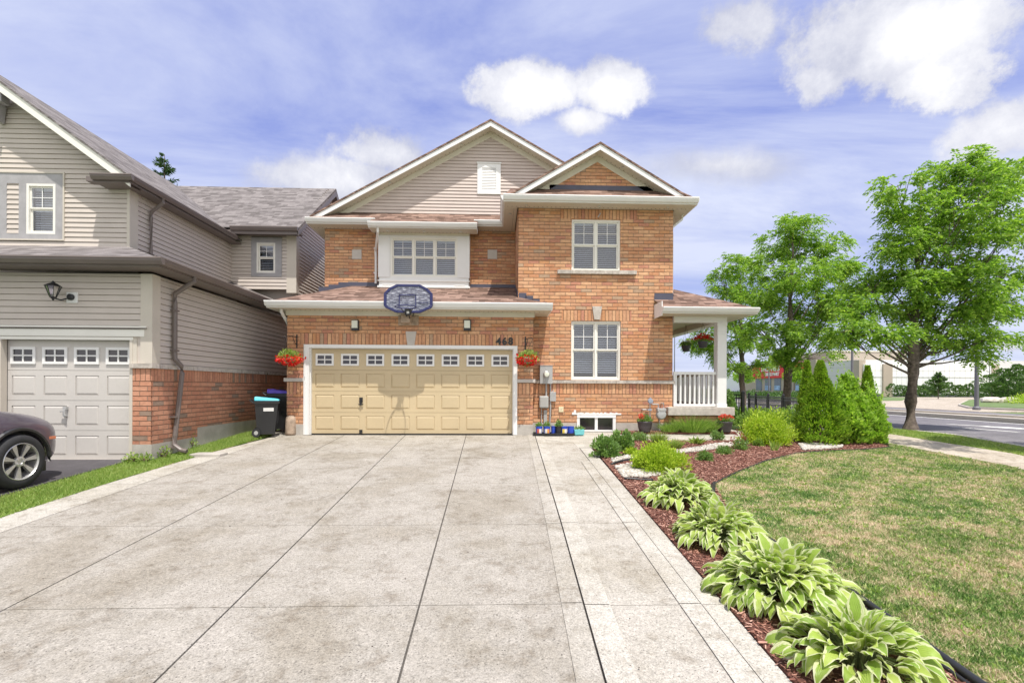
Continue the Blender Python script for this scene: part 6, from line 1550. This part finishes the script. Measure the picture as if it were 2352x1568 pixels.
# wheelie bins
def bin_(label, x, y, mlid, rz, sticker, sc):
    t = thing('wheelie_bin', label, 'waste bin', (0, 0, 0), 'black wheelie bins between the houses'); mb = MB().mat(m_blackp)
    mb.hexa([(-.20, -.22, .06), (.20, -.22, .06), (.20, .20, .06), (-.20, .20, .06), (-.26, -.31, .80), (.26, -.31, .80), (.26, .26, .80), (-.26, .26, .80)])
    mb.box(-.285, .285, -.335, .285, .78, .84); mb.hexa([(-.03, -.30, .3), (.03, -.30, .3), (.03, -.25, .3), (-.03, -.25, .3), (-.03, -.318, .6), (.03, -.318, .6), (.03, -.27, .6), (-.03, -.27, .6)])
    mb.box(.205, .225, -.1, .05, .1, .55); mb.tube([(-.24, .30, .80), (-.24, .37, .86), (.24, .37, .86), (.24, .30, .80)], .018, 8); mb.build('bin_body', t, bevel=.015)
    mb = MB().mat(mlid); mb.hexa([(-.28, -.345, .845), (.28, -.345, .845), (.28, .27, .845), (-.28, .27, .845), (-.22, -.30, .885), (.22, -.30, .885), (.24, .27, .94), (-.24, .27, .94)]); mb.build('lid', t, bevel=.02)
    for s in (-1, 1): mb = MB().mat(m_blackp); mb.lathe([(.03, -.02), (.1, -.025), (.105, .0), (.1, .025), (.03, .02)], (s*.275, .22, .105), 20, 'x'); mb.mat(m_greyp); mb.lathe([(.05, -.028), (.0, -.03)], (s*.275, .22, .105), 10, 'x', caps=False); mb.build('wheel', t)
    if sticker: mb = MB().mat(m_white); mb.hexa([(-.252, -.20, .60), (-.24, -.20, .60), (-.24, .05, .60), (-.252, .05, .60), (-.26, -.20, .68), (-.248, -.20, .68), (-.248, .05, .68), (-.26, .05, .68)]); mb.build('sticker', t)
    t.location = (x, y, g(y) + .02); t.rotation_euler = (0, 0, rz); t.scale = sc; return t
m_lidt = plain('turquoise_lid', (.08, .50, .62), .45, .05); m_lidp = plain('violet_lid', (.13, .09, .60), .45, .05)
bin_('black wheelie bin with turquoise lid and white sticker', at(611, 960, 11.2).x, 11.2, m_lidt, R(112), True, (.82, .84, .97)); bin_('black wheelie bin with violet lid behind the turquoise one', at(641, 950, 12).x, 12.1, m_lidp, R(100), False, (.95, .95, 1.12))
pl = at(660, 975, 11.3); t = thing('wood_log', 'upright brown log tucked behind the garage corner', 'log', (pl.x, 11.35, 0)); mb = MB().mat(m_wood); mb.lathe([(.12, 0), (.13, .05), (.12, .3), (.11, .42), (.06, .46)], (pl.x, 11.5, .0), 14); mb.build('log', t, True)
sp = gnd(480, 1047); t = thing('splash_block', 'low concrete splash block under the brown downspout', 'splash block', sp); mb = MB().mat(m_found); mb.box(sp.x-.3, sp.x+.25, sp.y-.1, sp.y+.18, sp.z-.02, sp.z+.05); mb.build('block', t, bevel=.01)
# ------------------------------------------------------------------ black iron fence and gate
def iron_fence(name, label, cat, a, b, h, step=.105, posts=None, r=.009):
    a, b = Vector((*a, 0)), Vector((*b, 0)); t = thing(name, label, cat, a); d = (b-a); L_ = d.length; d.normalize(); s = Vector((-d.y, d.x, 0)); mb = MB().mat(m_black)
    def bar(p0, p1, w, z0, z1): u = s*w; mb.hexa([(*(p0-u)[:2], z0), (*(p1-u)[:2], z0), (*(p1+u)[:2], z0), (*(p0+u)[:2], z0), (*(p0-u)[:2], z1), (*(p1-u)[:2], z1), (*(p1+u)[:2], z1), (*(p0+u)[:2], z1)])
    for z in (.12, h-.12, h-.03): bar(a, b, .014, z, z+.03)
    mb.build('rail', t); n = int(L_/step)
    mb = MB().mat(m_black)
    for i in range(n): p = a + d*(i+.5)*step; bar(p-d*r, p+d*r, r, .08, h-.03)
    k = mb.build('pickets', t)
    for f in (posts or [0, L_]):
        p = a + d*f; m2 = MB().mat(m_black); u = .035; m2.box(p.x-u, p.x+u, p.y-u, p.y+u, -.1, h+.06); m2.lathe([(.05, 0), (.03, .03), (.0, .05)], (p.x, p.y, h+.06), 4); m2.build('post', t)
    return t
hF = .86
iron_fence('iron_fence', 'black iron picket fence running along the side garden', 'fence', (at(1840, 930, 14.2).x, 14.2), (at(1716, 930, 19.5).x, 19.5), hF, posts=[0, 1.45, 2.9, 4.3, 5.2])
iron_fence('iron_fence', 'short black iron fence panel running toward the cedars', 'fence', (at(1840, 930, 14.2).x, 14.2), (at(1990, 930, 14.6).x, 14.6), hF, posts=[0.01, 2.1])
iron_fence('iron_gate', 'black iron gate with tall post next to the porch', 'gate', (at(1706, 985, 13.0).x, 13.0), (at(1680, 985, 13.4).x, 13.6), .98, posts=[0, .6])
# ------------------------------------------------------------------ far side of the street
m_dpole = plain('dark_pole', (.13, .13, .145), .5, .05)
def lamp_pole(label, px, py, Y, h, r=.09, arm=1.6):
    x = at(px, py, Y).x; t = thing('street_lamp', label, 'street lamp', (x, Y, 0), 'street lamps on the far side'); mb = MB().mat(m_dpole); mb.tube([(x, Y, -.1), (x, Y, h)], [r, r*.6], 10); mb.mat(m_dpole); mb.lathe([(r*1.7, 0), (r*1.7, .12), (r, .2)], (x, Y, 0), 12); mb.build('pole', t)
    mb = MB().mat(m_dpole); mb.tube([(x, Y, h-.1), (x+arm*.5, Y, h+.05), (x+arm, Y, h+.05)], .035, 6); mb.build('arm', t); mb = MB().mat(m_dpole); mb.box(x+arm-.1, x+arm+.45, Y-.12, Y+.12, h+.0, h+.09); mb.build('lamp_head', t, bevel=.02)
lamp_pole('thick grey lamp post on the grass island', 2243, 942, 26, 8.6, .105, -1.8); lamp_pole('thin dark lamp post seen behind the cedars', 1957, 905, 42, 9.2, .12, -1.4); lamp_pole('short parking lot lamp at the right end of the white store', 2273, 905, 66, 5.9, .07, 1.0); lamp_pole('slender pale lamp post in front of the red sign', 1766, 912, 50, 4.4, .09, .3); lamp_pole('very thin far lamp post seen through the porch', 1549, 905, 55, 7.4, .07, .6)
m_panel = plain('pale_panel', (.60, .60, .59), .6, .02, .2); m_panel2 = plain('white_panel', (.84, .85, .83), .6, .02, .2); m_beige = plain('beige_stucco', (.42, .36, .29), .8, .04, .4); m_plinth = plain('dark_plinth', (.09, .09, .11), .8, .1); m_signred = plain('red_sign', (.68, .02, .025), .5, .02, .3); m_line = plain('panel_seam', (.60, .61, .60), .7, .05); m_bwin = plain('store_glass', (.10, .13, .17), .15, .2, .6, spec=.8); m_poster = plain('blue_poster', (.30, .45, .70), .5, .3, 1.5)
st = thing('store_building', 'long low white and grey store with a big red sign across the street', 'store', (60, 80, 0))
XW = 55.0
def on_face(px, py): # point on the street-facing wall x = XW
    d = ray(px, py); tt_ = XW/d.x; p = Vector((0, 0, CAMZ)) + d*tt_; return p.y, p.z
hG = on_face(1953, 829)[1]
yS0, zS0 = on_face(1855, 832); yS1, zS1 = on_face(1739, 842); yC0 = on_face(1882, 836)[0]; yC1 = on_face(1969, 836)[0]; yL = on_face(1700, 850)[0]
mb = MB().mat(m_panel); mb.box(XW, XW+30, yC1, yC0, .4, hG); mb.mat(m_line)
for z in (1.8, 3.2, 4.5): mb.box(XW-.03, XW, yC1, yC0, z, z+.06)
mb.box(XW-.05, XW+30, yC1, yC0, hG, hG+.12)
mb.build('grey_wing', st)
mb = MB().mat(m_beige); mb.box(XW-.4, XW+.6, yC1-.9, yC1+.7, 0, hG+.05); mb.box(XW-.6, XW+28, yC0, yS1+4, .4, zS0+.35); mb.box(XW+1, XW+14, yC0-1.5, yS0+5, hG-.1, hG+1.9); mb.build('beige_wing', st)
mb = MB().mat(m_panel2); mb.box(XW+1, XW+29, yS1+4, yL+14, .4, hG-1.2); mb.build('rear_wing', st)
mb = MB().mat(m_cream); mb.box(XW+.9, XW+14.1, yC0-1.6, yS0+5.1, hG+1.9, hG+2.1); mb.build('parapet', st)
mb = MB().mat(m_signred); zb0 = on_face(1855, 865.6)[1]; mb.box(XW-1.0, XW-.6, yS0, yS1, zb0, zS0); mb.build('red_sign_board', st)
mb = MB().mat(m_bwin)
for i in range(5):
    a = yS0 + (yS1-yS0)*(i*.2+.02); b = yS0 + (yS1-yS0)*(i*.2+.15); mb.box(XW-.68, XW-.6, a, b, .7, zb0-.1)
mb.build('shop_window', st)
mb = MB().mat(m_poster)
for i in range(4):
    a = yS0 + (yS1-yS0)*(i*.2+.03); b = yS0 + (yS1-yS0)*(i*.2+.14); mb.box(XW-.72, XW-.68, a, b, .8, 1.7)
mb.build('window_poster', st)
mb = MB().mat(m_plinth); mb.box(XW-.75, XW+26, yC1-1.2, yL+14, -.2, .4); mb.build('plinth', st)
def sign_text(txt, size, yc, z, parent, mt, nm):
    cu = bpy.data.curves.new(nm, 'FONT'); cu.body = txt; cu.size = size; cu.extrude = .03; cu.offset = size*.035; cu.align_x = 'CENTER'; cu.space_character = .95
    o = bpy.data.objects.new(nm, cu); C.objects.link(o); me = bpy.data.meshes.new_from_object(o.evaluated_get(bpy.context.evaluated_depsgraph_get())); bpy.data.objects.remove(o)
    me.materials.clear(); me.materials.append(mt); me.transform(Matrix.Translation((XW-1.04, yc, z)) @ Matrix.Rotation(R(-90), 4, 'Z') @ Matrix.Rotation(R(90), 4, 'X')); link(nm, me, parent)
wd = yS1-yS0; zh = zS0-zb0
sign_text('SHOPPERS', 1.55*zh/2.8, yS0 + wd*.60, zb0 + zh*.52, st, m_white, 'sign_lettering'); sign_text('DRUG MART', .95*zh/2.8, yS0 + wd*.56, zb0 + zh*.17, st, m_white, 'sign_lettering')
mb = MB().mat(plain('sign_blue', (.42, .55, .85), .5)); mb.lathe([(1.15, 0), (1.15, -.05)], (XW-1.0, yS0 + wd*.20, zb0 + zh*.5), 24, 'x'); mb.build('sign_roundel', st)
# white store to the right, sunlit front
YW = yC1 - 1.2; x0 = at(1985, 880, YW).x; x1 = at(2277, 880, YW).x; zw = at(2150, 837, YW).z; zm_ = at(2150, 865, YW).z; x2 = at(2420, 880, YW).x
st2 = thing('white_store', 'long white panelled store wall on the far right', 'store', (x0, YW, 0)); mb = MB().mat(m_panel2); mb.box(x0, x1, YW, YW+25, .4, zw); mb.box(x1, x2, YW+.3, YW+25, .4, zm_); mb.mat(m_line)
for i in range(24): x = x0 + (x1-x0)*i/24; mb.box(x, x+.05, YW-.02, YW, .4, zw)
for z in (1.6, 3.9): mb.box(x0, x1, YW-.02, YW, z, z+.05)
mb.box(x0, x2, YW-.06, YW+.3, zm_-.07, zm_); mb.build('panel_wall', st2)
mb = MB().mat(m_beige); xa, xb = at(2026, 880, YW).x, at(2047, 880, YW).x; mb.box(xa, xb, YW-.25, YW+.1, .0, zw+.05); mb.build('beige_pier', st2); mb = MB().mat(m_beige); mb.box(x1, x1+1.15, YW-.1, YW+2, zm_, zw+.02); mb.build('beige_pier', st2)
mb = MB().mat(m_plinth); mb.box(x0, x2, YW-.08, YW+.3, -.2, .4); mb.build('plinth', st2)
# far planting
random.seed(31)
for i in range(17):
    px = 2052 + i*11.5 + random.uniform(-3, 3); Y = YW - random.uniform(2.5, 4); x = at(px, 890, Y).x; h = random.uniform(1.5, 2.3)
    t = thing('cedar_hedge_plant', 'small cedar in the row before the white store', 'shrub', (x, Y, 0), 'row of small cedars before the white store')
    quads('foliage', cone_leaves((x, Y, 0), .62, h, 420, .22, .12, i, colp), lf_far, t)
for i in range(9):
    px = 2262 + i*14 + random.uniform(-4, 4); Y = random.uniform(44, 52); x = at(px, 890, Y).x; h = [2.0, 3.0, 2.2, 3.9, 3.0, 4.4, 3.4, 3.8, 3.2][i]*.82
    t = thing('evergreen_tree', ['bushy evergreen at the left end of the far right clump', 'narrow evergreen rising left in the far right clump', 'low evergreen in the far right clump', 'evergreen in the middle of the far right clump', 'rounder evergreen in the far right clump', 'tallest evergreen at the right edge of the picture', 'evergreen beside the tallest at the right edge', 'evergreen at the right edge behind the island', 'last evergreen beyond the right edge'][i], 'tree', (x, Y, 0), 'evergreens at the far right')
    quads('foliage', cone_leaves((x, Y, .1), 1.15, h, 1500, .2, .11, 70+i, colp), lf_far, t); mb = MB().mat(m_bark); mb.tube([(x, Y, -.1), (x, Y, h*.8)], [.08, .02], 6); mb.build('trunk', t)
conifer('young pine standing before the white store', (at(2155, 900, 55).x, 55, 0), at(2155, 857, 55).z, 1.5, 2600, lf_far, name='pine_tree', L=.3, W=.1)
for i, (px, py, Y, rpx, top, lab) in enumerate([(1707, 905, 60, 18, 845, 'young pale green tree left of the red sign'), (1824, 908, 55, 20, 845, 'young pale green tree in front of the store windows')]):
    x = at(px, py, Y).x; zt_ = at(px, top, Y).z; t = thing('young_tree', lab, 'tree', (x, Y, 0), 'young trees before the store'); mb = MB().mat(m_bark); mb.tube([(x, Y, -.1), (x, Y, zt_*.9)], [.08, .02], 6); mb.build('trunk', t); s = Y/FP
    quads('foliage', np.concatenate([blob_leaves((x+dx*s, Y, zt_ - dz*s), (rpx*s*.6, rpx*s*.6, 7*s), 350, .25, .12, i*7+k, .2, .7, .3) for k, (dx, dz) in enumerate([(0, 6), (-9, 15), (9, 17), (0, 22), (-4, 12), (6, 10), (-12, 24), (12, 26)])]), lf_bush, t)
V = [];
for i in range(16): px = 1690 + i*13; Y = 52 + 3*math.sin(i); x = at(px, 905, Y).x; V.append(blob_leaves((x, Y, .1), (1.0, .8, .7), 260, .2, .1, i, .4, .6, .2, True))
tag(quads('roadside_planting', np.concatenate(V), lf_far), 'low green planting along the far kerb before the store', 'ground cover', kind='stuff')
V = []
for i in range(10): Y = 34 + random.uniform(-1, 2); x = at(2340 + i*12, 905, Y).x; V.append(blob_leaves((x, Y, .1), (.7, .6, .7), 240, .14, .07, i, .4, .6, .2, True))
tag(quads('island_planting', np.concatenate(V), lf_gold), 'yellow green low planting on the grass island at the right edge', 'ground cover', kind='stuff')
for i, px in enumerate((2318, 2278)):
    Y = 36; x = at(px, 915, Y).x; t = thing('rock', ['long grey boulder on the grass island near the right edge', 'flat grey boulder on the grass island near the parked car'][i], 'boulder', (x, Y, .1)); bm = bmesh.new(); bmesh.ops.create_icosphere(bm, subdivisions=2, radius=1)
    for v in bm.verts: v.co = Vector((v.co.x*.9, v.co.y*.5, v.co.z*.35))*random.uniform(.85, 1.1) + Vector((x, Y, .25))
    me = bpy.data.meshes.new('stone'); bm.to_mesh(me); bm.free(); me.materials.append(m_stone); link('stone', me, t)
# wires
t = thing('power_line', 'single thin power line far away at the right edge', 'wire', (70, 110, 8)); mb = MB().mat(m_dpole); mb.tube([at(1950, 792, 120), at(2150, 800, 120), at(2420, 801, 120)], .035, 4); mb.build('wire', t)
# ------------------------------------------------------------------ cars
def paint(name, col):
    m, t, b = mat(name); b.inputs['Base Color'].default_value = (*col, 1); b.inputs['Metallic'].default_value = .45; b.inputs['Roughness'].default_value = .32; b.inputs['Coat Weight'].default_value = .8; b.inputs['Coat Roughness'].default_value = .06
    n = t.noise(3, t.pos(), 4); setc(t, b, 'Base Color', t.ramp(n, [(.3, tuple(c*.85 for c in col)), (.7, tuple(c*1.15 for c in col))])); return m
m_rubber = plain('tyre_rubber', (.028, .028, .03), .8, .15, 12, bump=.3); m_alloy = plain('alloy', (.52, .51, .50), .35, .05, metal=.55); m_alloyd = plain('dark_alloy', (.10, .095, .10), .4, .1, metal=.4); m_clear = plain('lamp_lens', (.16, .10, .10), .1, .05, spec=.9); m_amber = plain('amber_lens', (.62, .20, .10), .2, .05)
def wheel(t, x, y, z, r, side):
    """side=+1 : outer face toward +X"""
    s = side; mb = MB().mat(m_rubber); w = .11
    mb.lathe([(r*.66, -w*s), (r*.9, -w*s), (r*.97, -w*.8*s), (r, -w*.5*s), (r, w*.45*s), (r*.97, w*.78*s), (r*.88, w*1.0*s), (r*.74, w*.98*s), (r*.66, w*.88*s)], (x, y, z), 48, 'x', caps=False); ty = mb.build('wheel', t, True)
    mb = MB().mat(m_alloy); mb.lathe([(r*.70, w*.9*s), (r*.665, w*.96*s), (r*.64, w*.8*s), (r*.62, -w*.3*s)], (x, y, z), 48, 'x', caps=False)
    mb.mat(m_alloyd); mb.lathe([(r*.62, -w*.3*s), (0, -w*.35*s)], (x, y, z), 32, 'x', caps=False)
    mb.mat(m_alloy); mb.lathe([(r*.20, w*.45*s), (r*.19, w*.72*s), (r*.10, w*.76*s), (r*.09, w*.70*s), (0, w*.70*s)], (x, y, z), 24, 'x', caps=False)
    for k in range(7):
        a = 2*PI*k/7 + .24
        for off, mt, w0, w1, lift in ((-.085, m_alloy, .30, .40, 0), (.10, m_alloyd, .22, .24, -.012)):
            def P(rr, da, o): return (x + o*s, y + rr*math.cos(a+da), z + rr*math.sin(a+da))
            mb.mat(mt); r0, r1 = r*.16, r*.655; da0 = off*1.1; o1 = w*.78 + lift; o0 = w*.68 + lift
            mb.hexa([P(r0, da0-w0*.55, o0-.03), P(r0, da0+w0*.55, o0-.03), P(r1, off+w1*.36, o1-.05), P(r1, off-w1*.36, o1-.05), P(r0, da0-w0*.55, o0), P(r0, da0+w0*.55, o0), P(r1, off+w1*.36, o1), P(r1, off-w1*.36, o1)])
    for k in range(5): a = 2*PI*k/5; mb.mat(m_silver); mb.lathe([(.014, .0), (.012, .016*s)], (x + w*.70*s, y + r*.135*math.cos(a), z + r*.135*math.sin(a)), 8, 'x')
    mb.build('rim', ty)
def car(label, nose, z0, length, width, pm, X_out, name='parked_car', simple=False, wheel_y=None, r=.355):
    """car along Y, nose toward +Y at y=nose, right flank at x = X_out"""
    t = thing(name, label, 'car', (X_out - width/2, nose - length/2, z0)); cx = X_out - width/2; hw = width/2
    prof = [(0, .46, .30, .76), (.05, .74, .24, .86), (.2, .88, .22, .95), (.5, .955, .20, 1.02), (.9, .985, .19, 1.08), (1.25, 1.0, .19, 1.12), (1.6, 1.0, .19, 1.13), (2.4, 1.0, .19, 1.06), (3.3, 1.0, .19, 1.06), (4.0, 1.0, .20, 1.06), (4.5, .97, .24, 1.04), (4.75, .90, .30, .98), (4.85, .82, .36, .9)]
    k = length/4.85; V = []; F = []; N = 22
    for (d, w, zb, zt) in prof:
        y = nose - d*k
        for i in range(N):
            a = 2*PI*i/N + PI/N; ca, sa = math.cos(a), math.sin(a); e = .38 if sa > 0 else .5
            X = cx + hw*w*(abs(ca)**e)*(1 if ca > 0 else -1); hgt = (zt-zb)/2; zc = (zt+zb)/2; Z = zc + hgt*(abs(sa)**.55)*(1 if sa > 0 else -1)
            if Z > .72: X = cx + (X-cx)*(1 - .12*((Z-.72)/.35)**1.5)
            V.append((X, y, z0 + Z + (.03*(1 - ((X-cx)/hw)**2) if Z > zc else 0)))
    for j in range(len(prof)-1):
        for i in range(N): i2 = (i+1) % N; F.append((j*N+i, j*N+i2, (j+1)*N+i2, (j+1)*N+i))
    F.append(tuple(range(N))); F.append(tuple(reversed(range((len(prof)-1)*N, len(prof)*N))))
    me = bpy.data.meshes.new('body'); me.from_pydata(V, [], F); me.materials.append(pm); bm = bmesh.new(); bm.from_mesh(me); bmesh.ops.recalc_face_normals(bm, faces=bm.faces); bm.to_mesh(me); bm.free()
    o = link('body', me, None, True); md = o.modifiers.new('s', 'SUBSURF'); md.levels = md.render_levels = 2
    wy = wheel_y or [nose - .93*k, nose - 3.75*k]
    cuts = []
    for y in wy:
        cm = MB().mat(m_blackp); cm.lathe([(r+.055, -2), (r+.055, 2)], (cx, y, z0 + r), 40, 'x'); c_ = cm.build('cut'); cuts.append(c_); b = o.modifiers.new('b', 'BOOLEAN'); b.object = c_; b.operation = 'DIFFERENCE'; b.solver = 'EXACT'
    dg = bpy.context.evaluated_depsgraph_get(); nm = bpy.data.meshes.new_from_object(o.evaluated_get(dg)); bpy.data.objects.remove(o)
    for c_ in cuts: bpy.data.objects.remove(c_)
    link('body', nm, t)
    mb = MB().mat(m_blackp); mb.box(cx-hw*.8, cx+hw*.8, wy[1]-.3, wy[0]+.3, z0+.25, z0+.8); mb.build('underbody', t)
    # greenhouse
    mb = MB().mat(m_dglass); Y0, Y1, Y2, Y3 = nose-1.25*k, nose-2.15*k, nose-3.9*k, nose-4.6*k; zb, zt = z0+1.05, z0+1.68; wb_, wt = hw*.90, hw*.70
    mb.hexa([(cx-wb_, Y3, zb), (cx+wb_, Y3, zb), (cx+wb_, Y0, zb), (cx-wb_, Y0, zb), (cx-wt, Y2, zt), (cx+wt, Y2, zt), (cx+wt, Y1, zt), (cx-wt, Y1, zt)]); mb.build('windows', t)
    mb = MB().mat(pm); mb.hexa([(cx-wt-.01, Y2-.03, zt-.01), (cx+wt+.01, Y2-.03, zt-.01), (cx+wt+.01, Y1+.03, zt-.01), (cx-wt-.01, Y1+.03, zt-.01), (cx-wt*.85, Y2+.1, zt+.06), (cx+wt*.85, Y2+.1, zt+.06), (cx+wt*.85, Y1-.1, zt+.06), (cx-wt*.85, Y1-.1, zt+.06)])
    for sx in (-1, 1):
        for (ya, yb) in ((Y0, Y1), (Y3, Y2)): mb.tube([(cx+sx*wb_, ya, zb), (cx+sx*wt, yb, zt)], .035, 6)
        for f in (.36, .66): mb.tube([(cx+sx*(wb_+.005), Y0+(Y3-Y0)*f, zb), (cx+sx*(wt+.005), Y1+(Y2-Y1)*(f-.2)*1.6, zt)], .03, 6)
    mb.build('roof', t, bevel=.02)
    for sx in (-1, 1):
        for y in wy: wheel(t, cx + sx*(hw-.10), y, z0 + r, r, sx)
        if not simple and sx < 0:
            mb = MB().mat(m_clear); pts = []
            for j in range(6):
                wj = (.955, .94, .925, .91, .895, .87)[j]; mb.tube([(cx+sx*hw*wj*.955, nose-.50*k+.07*j*k, z0+.84-.012*j), (cx+sx*hw*wj*.955, nose-.44*k+.07*j*k, z0+.78-.012*j)], .032, 6)
            mb.build('headlight', t, True)
    if not simple:
        ym = nose-.30*k; mb = MB().mat(m_amber); mb.box(cx+hw*.86, cx+hw*.905, ym-.10, ym+.06, z0+.62, z0+.66); mb.build('side_marker', t)
        mb = MB().mat(m_blackp); mb.tube([(X_out-.03, wy[0] + (r+.07)*math.cos(a), z0 + r + (r+.07)*math.sin(a)) for a in [R(-8) + i*R(196)/20 for i in range(21)]], .028, 6); mb.build('arch_trim', t)
        mb = MB().mat(m_blackp); mb.box(X_out-.35, X_out-.16, wy[0]+r+.02, wy[0]+r+.16, z0+.16, z0+.30); mb.build('mud_flap', t)
    return t
wp = at(36, 1050, 6.8)
car('dark purple grey car parked nose to the grey garage door', 7.63, g(6.8) + .035, 4.85, 1.9, paint('plum_paint', (.105, .085, .115)), wp.x + .10, wheel_y=[6.78, 3.95], r=.37)
cx = at(2277, 908, 75); car('dark blue car parked beyond the grass island, half hidden by evergreens', 77.0, .0, 4.5, 1.8, paint('blue_paint', (.03, .04, .09)), cx.x + .6, simple=True)
# ------------------------------------------------------------------ sky, sun, view
W = bpy.data.worlds.new('World'); S.world = W; W.use_nodes = True; t = NT(W)
bg = t.n['Background']; bg.inputs['Strength'].default_value = .12
sky = t.new('ShaderNodeTexSky', sky_type='NISHITA'); sky.sun_disc = False
sdir = Vector((.29, -.68, 1.94)).normalized()
el = math.asin(sdir.z); az = math.atan2(sdir.x, sdir.y)
sky.sun_elevation = el; sky.sun_rotation = az; sky.air_density = 1.0; sky.dust_density = .6; sky.ozone_density = 3.0
tc = t.new('ShaderNodeTexCoord'); dv = tc.outputs['Generated']
x, y, z = t.xyz(dv)
den = t.math('ADD', t.math('MAXIMUM', z, 0.0), .12)
pl = t.comb(t.math('DIVIDE', x, den), t.math('DIVIDE', y, den), 0.0)
mp = t.new('ShaderNodeMapping', inp={0: pl, 2: (0, 0, R(-24)), 3: (.52, 1.3, 1)})
n1 = t.noise(1.1, mp.outputs[0], 9, .62, .6); n2 = t.noise(.5, pl, 3, .5)
ci = t.math('ADD', t.math('MULTIPLY', n1, .75), t.math('MULTIPLY', n2, .4))
cirrus = t.ramp(ci, [(.43, (.02, .02, .02)), (.54, (.45, .45, .45)), (.66, (.92, .92, .92))])
# cumulus heaps: soft ellipses at fixed bearings, edges eaten by noise
wn = t.noise(7.5, dv, 10, .68); wn2 = t.noise(2.6, dv, 3, .5)
edge = t.math('ADD', t.math('MULTIPLY', t.math('SUBTRACT', wn, .5), 2.3), t.math('MULTIPLY', t.math('SUBTRACT', wn2, .5), 2.2))
cum = None
for (px, py, ru, rv, s) in ((2030, 95, 265, 165, 1.3), (2130, 180, 180, 110, 1.2), (1900, 180, 130, 80, .9), (1225, 210, 118, 58, .95), (1400, 200, 92, 58, .9), (1335, 278, 75, 34, .6), (1725, 45, 120, 100, .75), (830, 420, 170, 60, .9), (900, 355, 130, 60, .7), (2330, 300, 160, 100, .8), (700, 400, 160, 50, .5), (1650, 380, 260, 50, .35), (2345, 790, 70, 18, .7)):
    d = ray(px, py).normalized(); du = RM @ Vector((1, 0, 0)); dw = d.cross(du).normalized(); du = dw.cross(d).normalized()
    ang = FP / math.sqrt(FP**2 + (px-CXP)**2 + (HYP-py)**2)
    ku = 1 / (ru / FP * ang); kv = 1 / (rv / FP * ang)
    def dot(v):
        n = t.new('ShaderNodeVectorMath', operation='DOT_PRODUCT'); t.l.new(dv, n.inputs[0]); n.inputs[1].default_value = v; return n.outputs['Value']
    a = t.math('MULTIPLY', dot(du), ku); b = t.math('MULTIPLY', dot(dw), kv)
    rr = t.math('SQRT', t.math('ADD', t.math('MULTIPLY', a, a), t.math('MULTIPLY', b, b)))
    front = t.math('GREATER_THAN', dot(d), .3)
    v = t.math('SUBTRACT', t.math('MULTIPLY', t.math('MULTIPLY', t.math('ADD', t.math('SUBTRACT', 1.0, rr), t.math('MULTIPLY', edge, .62 if ru > 200 else .9)), front), s), t.math('SUBTRACT', 1.0, front))
    cum = v if cum is None else t.math('MAXIMUM', cum, v)
cm = t.new('ShaderNodeMapRange', inp={0: cum, 1: -.03, 2: .34}, interpolation_type='SMOOTHSTEP').outputs[0]
shade = t.noise(5.0, dv, 8, .65)
ccol = t.ramp(t.math('ADD', t.math('MULTIPLY', shade, .7), t.math('MULTIPLY', cum, .25)), [(.34, (4.0, 4.15, 5.0)), (.60, (6.9, 6.9, 7.1))])
# sky tint: violet blue as the place's sky, paler to the horizon
hz = t.ramp(t.math('MAXIMUM', z, 0.0), [(0.0, (1, 1, 1)), (.12, (.6, .6, .6)), (.45, (0, 0, 0))])
base = t.mix(1.0, sky.outputs[0], (1.05, .92, 1.12), 'MULTIPLY')
col = t.mix(.65, base, (1.75, 2.25, 5.6))
col = t.mix(t.math('MULTIPLY', hz, .8), col, (4.3, 4.8, 6.0))
col = t.mix(cirrus, col, (5.0, 5.35, 6.6))
col = t.mix(cm, col, ccol)
# added bright cloud fill behind the viewer, out of view, lifts the shaded facades
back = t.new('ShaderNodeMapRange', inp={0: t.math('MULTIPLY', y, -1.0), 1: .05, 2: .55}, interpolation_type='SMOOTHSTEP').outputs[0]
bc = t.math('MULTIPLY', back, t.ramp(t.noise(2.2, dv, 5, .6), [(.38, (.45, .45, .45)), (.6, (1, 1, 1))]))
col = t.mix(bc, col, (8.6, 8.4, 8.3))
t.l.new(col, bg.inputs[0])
L = bpy.data.lights.new('sun', 'SUN'); L.energy = 4.4; L.angle = R(.55); L.color = (1, .955, .88)
so = bpy.data.objects.new('sun', L); C.objects.link(so); so.rotation_euler = (-sdir).to_track_quat('-Z', 'Y').to_euler(); so.location = (3, -6, 20)
S.view_settings.view_transform = 'Standard'; S.view_settings.look = 'None'; S.view_settings.exposure = .36; S.view_settings.gamma = 1
S.cycles.max_bounces = 8; S.cycles.transparent_max_bounces = 16
